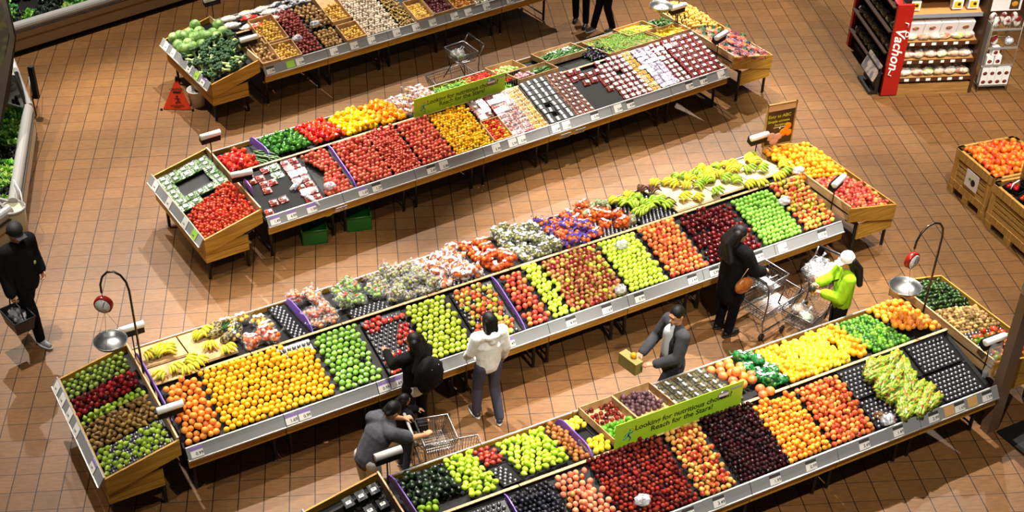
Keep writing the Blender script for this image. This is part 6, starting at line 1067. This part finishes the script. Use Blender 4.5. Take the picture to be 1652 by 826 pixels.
tl = ['left corner', 'second along the left side', 'third along the left side', 'beside the chalkboard', 'inner second', 'inner third']
for i in range(6): tray(fo + d1 * (.17 + (i % 3) * .33) + d2 * (.2 + (i // 3) * .32) + Vector((0, 0, H1 - .1)), f'black tray of tomatoes with white handle, {tl[i]} in the right bin')
e = empty('chalkboard', 'wood-framed chalkboard standing between the two pine bins', 'chalkboard'); e.matrix_world = frame_mat(fo + d2 * .45 + d1 * .02 + Vector((0, 0, H1)), d2, Vector((0, 0, 1))); MB().box(0, 0, -.02, .7, .5, 0).build('slate', M('slate_black', '141414', .6), e); m = MB(); [m.box(*b) for b in ((-.04, -.04, -.03, .0, .54, .01), (.7, -.04, -.03, .74, .54, .01), (-.04, .5, -.03, .74, .54, .01), (-.04, -.04, -.03, .74, 0, .01))]; m.build('frame', SHW, e)
# ================================================================ shopping carts
CW = M('cart_wire', '8c8c8e', .3, metal=.9); CBK = M('cart_black', '151515', .4)
def cart(hx, hy, yaw, label, worn=False):
    """two-tier cart: small upper basket, long lower basket; forward = local +y"""
    e = empty('shopping_cart', label, 'shopping cart', (hx + .05 * math.cos(yaw), hy + .05 * math.sin(yaw), 0), yaw - math.pi / 2)
    def basket(nm, y0, y1, z0, z1, w0, w1, k):
        m = MB(); ring = lambda z, a, b, w: [(-w, a, z), (w, a, z), (w * .92, b, z), (-w * .92, b, z), (-w, a, z)]
        m.tube(ring(z1, y0, y1, w1), .011, 5); m.tube(ring(z0, y0 + .04, y1 - .05, w0), .005, 4); m.tube(ring((z0 + z1) / 2, y0 + .02, y1 - .02, (w0 + w1) / 2), .006, 4); m.tube(ring(z1 * .75 + z0 * .25, y0 + .01, y1 - .01, (w0 + w1 * 3) / 4), .0055, 4)
        n = int((y1 - y0) / k)
        for i in range(n + 1):
            f = i / n; ya = y0 + .04 + (y1 - y0 - .09) * f; yb = y0 + (y1 - y0) * f; m.tube([(-w1 * (1 - .08 * f), yb, z1), (-w0 * (1 - .08 * f), ya, z0), (w0 * (1 - .08 * f), ya, z0), (w1 * (1 - .08 * f), yb, z1)], .0038, 3)
        for i in range(10): x = -1 + 2 * i / 9; m.tube([(w1 * x, y0, z1), (w0 * x, y0 + .04, z0), (w0 * x * .92, y1 - .05, z0), (w1 * x * .92, y1, z1)], .0038, 3)
        m.build(nm, CW, e)
    basket('upper_basket', .04, .44, .72, .9, .19, .235, .03); basket('lower_basket', .04, .82, .26, .45, .21, .26, .035)
    for sx in (-1, 1):
        x = sx * .25; MB().tube([(x, -.06, 1.0), (x, -.02, .93), (x, .03, .85), (x, .05, .6), (x, .0, .3), (x * 1.02, .02, .14), (x, .75, .16)], .012, 6).build('frame_tube', CW, e)
        MB().tube([(x * .9, .4, .73), (x * .9, .3, .5), (x * .95, .45, .3)], .009, 5).build('strut', CBK, e)
    m = MB(); m.tube([(-.26, -.07, 1.0), (.26, -.07, 1.0)], .018, 8); m.build('handle', CBK if not worn else M('cart_grey_handle', '8c8c8c', .4), e)
    MB().tube([(-.2, .7, .17), (.2, .7, .17)], .008, 5).build('axle', CW, e)
    for x, y in ((-.25, .02), (.25, .02), (-.21, .72), (.21, .72)): MB().lathe([(0, -.014), (.05, -.014), (.055, 0), (.05, .014), (0, .014)], 14, 0, Matrix.Translation((x, y, .055)) @ Matrix.Rotation(math.pi / 2, 4, 'Y')).build('wheel', CBK, e)
    return e
def incart(e, x, y, z): return e.matrix_basis @ Vector((x, y, z)) if False else Matrix.Translation(e.location) @ Matrix.Rotation(e.rotation_euler.z, 4, 'Z') @ Vector((x, y, z))
cA = cart(6.97, 1.72, math.radians(208), 'empty-handed shopping cart with a few plastic bags between the back rows'); cB = cart(5.36, -7.82, math.radians(12), 'empty grey shopping cart pushed by the man in grey', True)
cC = cart(9.98, -5.22, math.radians(33), 'shopping cart held by the woman in black'); cD = cart(11.2, -4.86, math.radians(224), 'shopping cart full of plastic bags in front of the woman in green')
CLB = M('bag_clear_white', 'c8ccd0', .12, bump=1, scale=26, amap=(.42, .62, .12, .6), spec=1)
def cart_bag(e, x, y, z, r, label, mat=CLB, seed=1, name='plastic_bag', inner=None, knot=True):
    p = incart(e, x, y, z); t = empty(name, label, 'plastic bag' if name == 'plastic_bag' else 'vegetable', p); m = MB(); m.ell((0, 0, r[2]), r, 16, 11, disp=.45, dsc=2.4, seed=seed)
    if knot: m.tube([(0, 0, r[2] * 1.7), (.01, 0, r[2] * 2.3), (.05, .01, r[2] * 2.9)], [.03, .01, .035], 6, flat=.4)
    m.build('film', mat, t)
    if inner: MB().ell((0, 0, r[2] * .8), tuple(q * .7 for q in r), 12, 8, disp=.3, dsc=4, seed=seed).build('contents', inner, t)
GI = M('leafy_inner', '4c8430', .5, c2='c8d8a0', scale=14); RI = M('red_inner', 'a8483c', .5, c2='d8b0a0', scale=12); BI = M('tan_inner', 'c09468', .6)
cart_bag(cA, -.1, .3, .74, (.08, .07, .09), 'tall clear bag with green leaves in the upper basket of the back cart', seed=2, inner=GI); cart_bag(cA, .08, .22, .74, (.09, .08, .06), 'clear bag of small red things in the middle of the back cart', seed=3, inner=RI); cart_bag(cA, .1, .33, .74, (.06, .12, .05), 'clear bag of long green stalks in the back cart', seed=4, inner=GI)
for i, (x, y, lb, inn) in enumerate(((-.1, .12, 'clear bag of green celery by the handle of the full cart', GI), (.1, .14, 'round clear bag by the handle beside the celery bag', None), (-.08, .28, 'clear bag with red fruit in the middle of the full cart', RI), (.1, .3, 'crumpled clear bag leaning to the outer side of the full cart', None), (.0, .38, 'clear bag at the front of the full upper basket', RI))): cart_bag(cD, x, y, .77, (.14, .12, .1), lb, seed=i + 5, inner=inn)
cart_bag(cD, -.06, .62, .28, (.09, .12, .08), 'bag of leafy green vegetables in the lower basket of the full cart', seed=12, inner=GI); cart_bag(cD, .1, .52, .28, (.1, .09, .07), 'bag of tan bread rolls in the lower basket of the full cart', seed=13, inner=BI); cart_bag(cC, .1, .15, .74, (.1, .08, .06), 'grey clear bag beside the handle of the cart of the woman in black', seed=14)
# ================================================================ people
SKIN = M('skin', 'c08a68', .5, c2='b07a5a', scale=3); HAIR = M('black_hair', '080605', .6, spec=.3, c2='100c0a', scale=40, bump=.4); EYEM = M('eye_dark', '1a1210', .3); LIPM = M('lip', '8c4a40', .5)
def remesh(o, vox, sm=2):
    r = o.modifiers.new('remesh', 'REMESH'); r.mode = 'VOXEL'; r.voxel_size = vox; r.use_smooth_shade = True
    if sm: s = o.modifiers.new('smooth', 'SMOOTH'); s.iterations = sm; s.factor = .5
def cap(m, p0, p1, r0, r1, sx=1, sy=1, right=None, n=12):
    """tapered capsule, optionally wider along 'right'"""
    p0, p1 = Vector(p0), Vector(p1); z = (p1 - p0); L = z.length
    if L < 1e-5: z = Vector((0, 0, 1)); L = 1e-5
    z.normalize(); x = Vector(right or (1, 0, 0)); x = (x - z * x.dot(z))
    if x.length < 1e-3: x = Vector((0, 1, 0)) - z * z.y
    x.normalize(); y = z.cross(x); X = Matrix(((x.x * sx, y.x * sy, z.x, p0.x), (x.y * sx, y.y * sy, z.y, p0.y), (x.z * sx, y.z * sy, z.z, p0.z), (0, 0, 0, 1)))
    pr = [(0, -r0)] + [(r0 * math.sin(a), -r0 * math.cos(a)) for a in (.5, 1.05, 1.57)] + [(r1 * math.cos(a), L + r1 * math.sin(a)) for a in (0, .5, 1.05)] + [(0, L + r1)]; m.lathe(pr, n, 0, X)
def chain(m, pts, rs, **k):
    for a, b, ra, rb in zip(pts, pts[1:], rs, rs[1:]): cap(m, a, b, ra, rb, **k)
def hand(m, w, f, side, palm, curl=.5, s=1.0):
    """w wrist, f towards the fingers, side towards the thumb, palm = palm normal"""
    f = f.normalized(); palm = (palm - f * palm.dot(f)).normalized(); side = (side - f * side.dot(f) - palm * side.dot(palm)).normalized()
    c = w + f * .05 * s; cap(m, w + f * .01, w + f * .085 * s, .026 * s, .03 * s, 1.25, .6, right=side)
    for i, (L, o) in enumerate(((.068, .03), (.076, .01), (.07, -.01), (.054, -.028))):
        p = w + f * (.09 - .004 * abs(i - 1)) * s + side * o * s; d = f; seg = L * s / 2.4
        for j, (k, r) in enumerate(((1, .0098), (.8, .009), (.62, .008))):
            d = (d * math.cos(curl * (.6 + .35 * j)) + palm * math.sin(curl * (.6 + .35 * j))).normalized(); q = p + d * seg * k; cap(m, p, q, r * s, r * .92 * s, n=8); p = q
    p = w + f * .03 * s + side * .028 * s; d = (f * .6 + side * .75 + palm * .25).normalized(); q = p + d * .035 * s; cap(m, p, q, .013 * s, .011 * s, n=8); d = (f * .85 + side * .25 + palm * (.25 + curl * .4)).normalized(); cap(m, q, q + d * .032 * s, .0105 * s, .009 * s, n=8)
def person(pos, yaw, H, label, J=None, look=(0, 0), top=None, sleeve=1.0, bottom='161616', shoe='1a1a1a', sole='c8c8c0', hair='short', hood=False, coat=0.0, bulk=1.0, hat=None, inner=None, hem=None, skinny=False):
    """J overrides joints (for a 1.7 m person): hip chest neck head, sh/el/wr/hipj/kn/an + L/R; local x right, y forward"""
    k = H / 1.7; D = dict(hip=(0, 0, .93), chest=(0, 0, 1.24), neck=(0, -.005, 1.44), head=(0, .015, 1.585), shL=(-.18, 0, 1.39), shR=(.18, 0, 1.39), elL=(-.225, -.02, 1.12), elR=(.225, -.02, 1.12), wrL=(-.24, .05, .88), wrR=(.24, .05, .88),
             hjL=(-.09, 0, .91), hjR=(.09, 0, .91), knL=(-.1, .02, .5), knR=(.1, .02, .5), anL=(-.1, -.03, .09), anR=(.1, -.03, .09), hfL=None, hfR=None, ftL=(0, 1), ftR=(0, 1), curl=.45)
    D.update(J or {}); V = {a: (Vector(b) * k if isinstance(b, tuple) and len(b) == 3 else b) for a, b in D.items()}
    e = empty('person', label, 'person', (pos[0], pos[1], 0), yaw - math.pi / 2); hd, nk = V['head'], V['neck']
    R3 = Matrix.Rotation(look[0], 3, 'Z') @ Matrix.Rotation(look[1], 3, 'X'); hx = lambda x, y, z: hd + R3 @ (Vector((x, y, z)) * k)
    m = MB(); XH = Matrix.Translation(hd) @ R3.to_4x4() @ Matrix.Scale(k, 4); m.ell((0, 0, .02), (.074, .092, .1), 16, 12, 0, XH); m.ell((0, .02, -.045), (.055, .066, .066), 14, 10, 0, XH)
    cap(m, hx(0, .088, .005), hx(0, .108, -.028), .009 * k, .014 * k); cap(m, hx(-.03, .088, .028), hx(.03, .088, .028), .011 * k, .011 * k); cap(m, hx(-.02, .085, -.06), hx(.02, .085, -.06), .012 * k, .012 * k); cap(m, hx(0, .072, -.092), hx(0, .068, -.095), .022 * k, .02 * k)
    for sx in (-1, 1): cap(m, hx(sx * .077, -.005, .015), hx(sx * .074, 0, -.025), .016 * k, .011 * k)
    cap(m, nk - Vector((0, 0, .03 * k)), hx(0, -.02, -.05), .052 * k, .05 * k); cap(m, V['hip'], V['chest'], .1 * k, .11 * k, 1.35, .85); cap(m, V['chest'], nk - Vector((0, 0, .08 * k)), .11 * k, .075 * k, 1.4, .85)
    for S, sg in (('L', -1), ('R', 1)):
        sh, el, wr = V['sh' + S], V['el' + S], V['wr' + S]; chain(m, [nk - Vector((0, 0, .05 * k)), sh], [.05 * k, .055 * k]); chain(m, [sh, sh.lerp(el, .5), el, el.lerp(wr, .35), wr], [.052 * k, .045 * k, .037 * k, .036 * k, .025 * k])
        f = V['hf' + S] or (wr - el).normalized(); f = Vector(f); palm = Vector((-sg, .2, 0)) if abs(f.z) > .6 else Vector((0, 0, -1)); hand(m, wr, f, Vector((0, 1, 0)) if abs(f.z) > .6 else Vector((-sg, 0, 0)), palm, V['curl'], k * 1.02)
        hj, kn, an = V['hj' + S], V['kn' + S], V['an' + S]; chain(m, [hj, kn, kn.lerp(an, .3), an], [.085 * k, .056 * k, .055 * k, .036 * k]); d = Vector((*V['ft' + S], 0)).normalized(); cap(m, an - d * .02 * k - Vector((0, 0, .05 * k)), an + d * .13 * k - Vector((0, 0, .055 * k)), .032 * k, .028 * k)
    b = m.build('body', SKIN, e); remesh(b, .0095 * k, 1)
    for sx in (-1, 1): MB().ell(hx(sx * .029, .089, .012), (.011 * k, .006 * k, .006 * k), 8, 6).build('eye', EYEM, e)
    MB().ell(hx(0, .097, -.06), (.022 * k, .006 * k, .006 * k), 10, 6).build('mouth', LIPM, e)
    # upper garment
    tm = M('cloth_' + top, top, .9, spec=.15, bump=.5, scale=16, c2=''.join('%02x' % min(255, int(int(top[i:i + 2], 16) * 1.12) + 3) for i in (0, 2, 4)), lo=.3, hi=.7)
    g = .022 * k * bulk; m = MB(); cap(m, V['hip'] + Vector((0, 0, -.02 * k)), V['chest'], (.108 + coat * .05) * k + g, .112 * k + g, 1.3, .9); cap(m, V['chest'], nk - Vector((0, 0, .09 * k)), .112 * k + g, .078 * k + g, 1.42, .9)
    if coat: cap(m, V['hip'] - Vector((0, 0, coat)), V['hip'], .12 * k + g, .115 * k + g, 1.3, 1)
    for S in 'LR':
        sh, el, wr = V['sh' + S], V['el' + S], V['wr' + S]; cap(m, nk - Vector((0, 0, .06 * k)), sh, .05 * k + g, .058 * k + g); en = el.lerp(wr, max(0, (sleeve - .5) * 2) * .93) if sleeve > .5 else sh.lerp(el, sleeve * 2)
        if sleeve > .5: chain(m, [sh, sh.lerp(el, .5), el, en], [.056 * k + g, .052 * k + g, .043 * k + g, .032 * k + g])
        else: chain(m, [sh, en], [.058 * k + g, .054 * k + g])
    if hood: cap(m, nk + Vector((-.05 * k, -.075 * k, -.03 * k)), nk + Vector((.05 * k, -.075 * k, -.03 * k)), .055 * k, .055 * k); cap(m, nk + Vector((0, -.09 * k, -.1 * k)), nk + Vector((0, -.06 * k, 0)), .05 * k, .06 * k)
    else: cap(m, nk - Vector((0, 0, .06 * k)), nk - Vector((0, 0, .01 * k)), .062 * k + g * .3, .056 * k)
    t = m.build('hoodie' if hood else 'jacket' if sleeve > .5 else 'shirt', tm, e); remesh(t, .013 * k, 2)
    if inner: m = MB(); cap(m, V['chest'] + Vector((0, .05 * k, -.16 * k)), V['chest'] + Vector((0, .06 * k, .12 * k)), .09 * k + g, .075 * k + g, .75, 1); i_ = m.build('inner_shirt', M('cloth_in_' + inner, inner, .8), e); remesh(i_, .013 * k, 2)
    if hem: m = MB(); cap(m, V['hip'] - Vector((0, 0, .07 * k)), V['hip'] + Vector((0, 0, .02)), .118 * k + g, .11 * k + g, 1.28, .92); i_ = m.build('shirt_hem', M('cloth_hem_' + hem, hem, .8), e); remesh(i_, .013 * k, 1)
    m = MB(); cap(m, V['hjL'], V['hjR'], .098 * k, .098 * k, 1, 1, right=(0, 1, 0))
    for S in 'LR': hj, kn, an = V['hj' + S], V['kn' + S], V['an' + S]; chain(m, [hj, kn, an + Vector((0, 0, .0))], [.1 * k, .074 * k, .062 * k])
    bm = M('cloth_' + bottom, bottom, .9, spec=.15, bump=.5, scale=20); t = m.build('trousers', bm, e); remesh(t, .013 * k, 2)
    for S in 'LR':
        an = V['an' + S]; d = Vector((*V['ft' + S], 0)).normalized(); m = MB(); lift = an.z - .09 * k; z = Vector((0, 0, 1)); cap(m, an - d * .035 * k - z * .035 * k, an + d * .15 * k - z * .05 * k, .045 * k, .036 * k, 1.0, .9); s = m.build('shoe', M('shoe_' + shoe, shoe, .5), e); remesh(s, .009 * k, 1)
        c = an + d * .055 * k - z * (.079 * k); XS = frame_mat(c, Vector((d.y, -d.x, 0)), d); m = MB(); m.lathe([(0, -.01), (.046, -.01), (.05, .0), (.048, .012), (0, .012)], 16, 0, XS @ Matrix.Scale(2.9 * k, 4, (0, 1, 0)) @ Matrix.Scale(k, 4, (1, 0, 0))); m.build('sole', M('sole_' + sole, sole, .6), s)
    # hair
    m = MB(); m.ell((0, -.012, .038), (.083, .098, .094), 16, 12, 0, XH)
    if hair == 'long':
        for x in (-.07, -.035, 0, .035, .07): cap(m, hx(x, -.05, .03), hx(x * 1.2, -.1, -.14), .05 * k, .055 * k); cap(m, hx(x * 1.2, -.1, -.14), Vector((x * 1.5 * k, min(hd.y, 0) - .17 * k, V['chest'].z + .04)), .055 * k, .045 * k)
        for sx in (-1, 1): cap(m, hx(sx * .07, .0, .04), hx(sx * .085, -.01, -.14), .024 * k, .03 * k)
    elif hair == 'bob':
        for x in (-.05, 0, .05): cap(m, hx(x, -.05, .03), hx(x, -.06, -.12), .042 * k, .04 * k)
        for sx in (-1, 1): cap(m, hx(sx * .07, .0, .03), hx(sx * .075, -.02, -.1), .022 * k, .024 * k)
    else:
        for x in (-.04, 0, .04): cap(m, hx(x, -.05, .03), hx(x, -.075, -.03), .035 * k, .028 * k)
    hb = m.build('hair', HAIR, e); remesh(hb, .009 * k, 1)
    if hair in ('short', 'bob', 'long'):      # keep the face clear: the hair only starts behind the brow
        pass
    if hat:
        m = MB(); m.lathe([(.099, -.0), (.1, .04), (.085, .085), (.045, .112), (0, .12)], 20, 0, XH @ Matrix.Translation((0, -.005, .045))); m.box(-.065, .07, .043, .065, .165, .052, 0, XH); m.build('cap', M('cap_' + hat, hat, .7), e)
    return e, V, hd
# woman in the white hoodie
A_ = math.radians
person((6.36, -6.63), A_(112), 1.66, 'woman in white hoodie and grey jeans seen from behind at the apples', dict(anL=(-.11, .1, .09), anR=(.1, -.14, .09), knL=(-.1, .1, .5), wrR=(.27, .1, .87), elR=(.24, -.01, 1.12), elL=(-.23, .04, 1.14), wrL=(-.2, .2, .95), ftR=(.5, 1)), top='e4e4e6', bottom='4c4c5c', shoe='303030', sole='e8e8e8', hair='bob', hood=True, look=(.1, -.15))
# woman with backpack
e, V, hd = person((5.45, -6.9), A_(120), 1.62, 'woman with long black hair, black jacket and backpack reaching for red apples', dict(elL=(-.22, .16, 1.2), wrL=(-.16, .42, 1.22), elR=(.23, .1, 1.12), wrR=(.16, .34, 1.0), hfL=(.2, 1, -.1)), top='101012', bottom='141416', shoe='101010', sole='303030', hair='long', hem='e4e2de', look=(.5, -.1))
m = MB(); m.ell((.06, -.2, 1.13), (.2, .13, .25), 16, 12, disp=.25, dsc=3); bp_ = m.build('backpack', M('backpack_black', '0c0c0e', .8, spec=.2, bump=.6, scale=10)); bp_.matrix_world = Matrix.Translation(e.location) @ Matrix.Rotation(e.rotation_euler.z, 4, 'Z'); tag(bp_, 'black backpack with pale print on the back of the long-haired woman', 'backpack')
m = MB(); [m.tube([(.04 + .03 * i, -.305, 1.28 - .05 * i), (.1 + .02 * i, -.3, 1.2 - .05 * i)], .004, 4) for i in range(3)]; m.tube([(.15, -.285, 1.3), (.2, -.24, 1.1)], .004, 4); q = m.build('print', M('pale_grey', 'b0b0b0'), bp_); q = None
p = Matrix.Translation(e.location) @ Matrix.Rotation(e.rotation_euler.z, 4, 'Z') @ Vector((.1, .42, .84)); m = MB(); m.ell((0, 0, 0), (.08, .07, .1), 14, 10, disp=.5, dsc=3); m.tube([(0, 0, .08), (.0, -.02, .16)], [.02, .01], 5); o = m.build('plastic_bag', CLB); o.location = p; tag(o, 'clear plastic bag held over the price rail by the backpack woman', 'plastic bag')
# man in grey leaning on the cart, child in front of him
person((4.86, -8.2), A_(36), 1.72, 'man in grey t-shirt leaning over the handle of the empty cart', dict(hip=(0, -.03, .95), chest=(0, .14, 1.2), neck=(0, .25, 1.36), head=(0, .34, 1.42), shL=(-.165, .19, 1.29), shR=(.165, .19, 1.29), elL=(-.26, .4, 1.14), elR=(.24, .42, 1.14), wrL=(-.17, .62, 1.03), wrR=(.2, .64, 1.03), hfL=(.2, .9, -.2), hfR=(-.2, .9, -.2), hjL=(-.09, -.03, .93), hjR=(.09, -.03, .93), curl=.9), top='4a4a50', sleeve=.36, bottom='b8b0a8', shoe='3c3c3c', hair='short', look=(-.1, -.75), bulk=1.25)
q = G(654, 754); person((q.x, q.y), A_(20), 1.16, 'small black-haired child in black coat between the man in grey and the cart', dict(elL=(-.24, .1, 1.15), wrL=(-.18, .3, 1.12), elR=(.24, .1, 1.15), wrR=(.18, .3, 1.12)), top='0e0e10', bottom='3c4454', shoe='1a1a20', hair='bob', bulk=2.0, coat=.1, look=(0, -.2))
# walking man in the grey suit jacket
e, V, hd = person((8.6, -6.77), A_(196), 1.74, 'man in dark grey jacket and pale shirt walking with a yellow box', dict(elL=(-.24, .08, 1.14), wrL=(-.12, .3, 1.02), elR=(.24, .1, 1.14), wrR=(.14, .34, 1.0), hfL=(.3, 1, .0), hfR=(-.3, 1, .0), anL=(-.1, .28, .1), knL=(-.1, .22, .5), anR=(.1, -.34, .14), knR=(.1, -.05, .5)), top='3c3c40', inner='c8ccd4', bottom='26262c', hair='short', look=(.35, -.1), bulk=1.3, coat=.08)
MW = lambda e, x, y, z: Matrix.Translation(e.location) @ Matrix.Rotation(e.rotation_euler.z, 4, 'Z') @ Vector((x, y, z))
b = empty('folding_box', 'yellowish box held in front of the walking man', 'box', MW(e, .1, .52, .96), e.rotation_euler.z + .3); MB().box(-.15, -.06, -.09, .15, .06, .08).build('carton', M('olive_card', '8c8444', .6), b); MB().ell((-.02, -.02, .11), .04, 12, 8).build('fruit', fr_mat('orange_peel', 'f2960e'), b)
# woman in black with the brown handbag
e, V, hd = person((9.74, -5.16), A_(24), 1.72, 'woman in long black clothes with long black hair holding a cart', dict(elL=(-.25, .1, 1.14), wrL=(-.2, .3, 1.04), elR=(.25, .1, 1.14), wrR=(.2, .3, 1.02), hfL=(.1, 1, -.1), hfR=(-.1, 1, -.1), curl=.9), top='08080a', bottom='0c0c12', shoe='0a0a0a', sole='101010', hair='long', look=(-.5, -.3), bulk=2.2, coat=.3)
b = empty('handbag', 'brown leather handbag on the hip of the woman in black', 'handbag', MW(e, .28, -.04, .98), e.rotation_euler.z + 1.6); MB().ell((0, 0, 0), (.15, .06, .12), 16, 10, disp=.08, dsc=3).build('pouch', M('tan_leather', '8c4a1c', .4, c2='a8642c', scale=10), b); m = MB(); m.tube([(-.12, 0, .06), (-.12, -.06, .2), (-.13, -.16, .42)], .005, 5); m.build('strap', M('tan_strap', 'a87850'), b)
MB().tube([(.13 * math.cos(a), .0, .115 * math.sin(a)) for a in [math.pi * (1.1 + i * .1) for i in range(9)]], .006, 4).build('trim', M('dark_leather', '4c2410'), b); m = MB(); [m.tube([(-.06 + .04 * i, .055, .02), (-.06 + .04 * i, .06, -.09)], .004, 4) for i in range(4)]; m.build('fringe', MATS['dark_leather'], b)
# woman in green
e, V, hd = person((11.05, -5.68), A_(172), 1.58, 'woman in bright green jacket and white cap holding a piece of fruit', dict(elL=(-.24, .08, 1.12), wrL=(-.1, .28, 1.1), elR=(.25, .1, 1.14), wrR=(.12, .32, 1.12), hfL=(.4, 1, .1), curl=.9), top='84b01c', bottom='16161c', shoe='202020', hair='long', hat='e8e4e0', look=(.3, -.35), bulk=1.9)
o = MB().ell((0, 0, 0), (.045, .045, .06), 14, 10).build('held_fruit', M('dark_yellow_fruit', '2c2c20', .4, c2='e8cc20', scale=5, lo=.5, hi=.54)); o.location = MW(e, -.02, .4, 1.03); tag(o, 'dark and yellow fruit in the hand of the woman in green', 'fruit')
MB().tube([(-.14, -.02, 1.34), (.0, .16, 1.15), (.17, .1, .98)], .012, 5).build('bag_strap', M('black_strap', '101010'), e)
# man at the left edge with the basket
e, V, hd = person((.42, -4.5), A_(-38), 1.8, 'man in black with black cap carrying a grey basket at the left edge', dict(elL=(-.24, -.05, 1.16), wrL=(-.2, .1, .95), elR=(.26, .0, 1.12), wrR=(.3, .1, .87), anL=(-.1, -.42, .22), knL=(-.1, -.12, .5), anR=(.1, .2, .09), knR=(.1, .16, .5), hfR=(0, .1, -1), curl=1.1), top='0c0c0e', bottom='0a0a0c', shoe='8c8c90', sole='e4e4e8', hair='short', hat='0c0c0e', look=(-.1, -.35), bulk=1.9, coat=.1)
MB().ell((-.1, .17, 1.22), (.02, .006, .03), 8, 5).build('badge', M('pale_badge', 'b0bc8c'), e)
bk = empty('shopping_basket', 'grey plastic shopping basket carried by the man in black', 'basket', MW(e, .32, .14, .42), e.rotation_euler.z + 1.3); BKM = M('basket_grey', '26262a', .4); m = MB(); k0 = .84
lo = [(-.2 * k0, -.14 * k0, 0), (.2 * k0, -.14 * k0, 0), (.2 * k0, .14 * k0, 0), (-.2 * k0, .14 * k0, 0)]; hi = [(-.22, -.15, .22), (.22, -.15, .22), (.22, .15, .22), (-.22, .15, .22)]; m.add(lo + hi, [(3, 2, 1, 0)] + [(i, (i + 1) % 4, 4 + (i + 1) % 4, 4 + i) for i in range(4)]); m.build('tub', BKM, bk)
MB().tube([(-.22, -.15, .22), (.22, -.15, .22), (.22, .15, .22), (-.22, .15, .22), (-.22, -.15, .22)], .012, 5).build('rim', BKM, bk); MB().tube([(-.2, 0, .22), (-.14, 0, .4), (.14, 0, .4), (.2, 0, .22)], .01, 5).build('handle', BKM, bk); MB().ell((0, 0, .18), (.15, .1, .08), 14, 9, disp=.5, dsc=3).build('contents', M('grey_wrap', '9c9ca0', .4, c2='3c3c40', scale=12), bk)
# two people cut by the top edge
person((9.58, 3.85), A_(215), 1.75, 'person in black trousers and grey sneakers cut by the top photo edge', dict(anL=(-.12, -.12, .09), anR=(.12, .12, .09)), top='1c1c22', bottom='0c0c10', shoe='4c4c4c', sole='d8d4cc', hair='short'); person((9.2, 4.2), A_(250), 1.7, 'second person in black trousers and dark boots at the top photo edge', dict(anL=(-.13, .1, .09), anR=(.1, -.1, .09)), top='14141a', bottom='08080a', shoe='100c0a', sole='1a1614', hair='short')
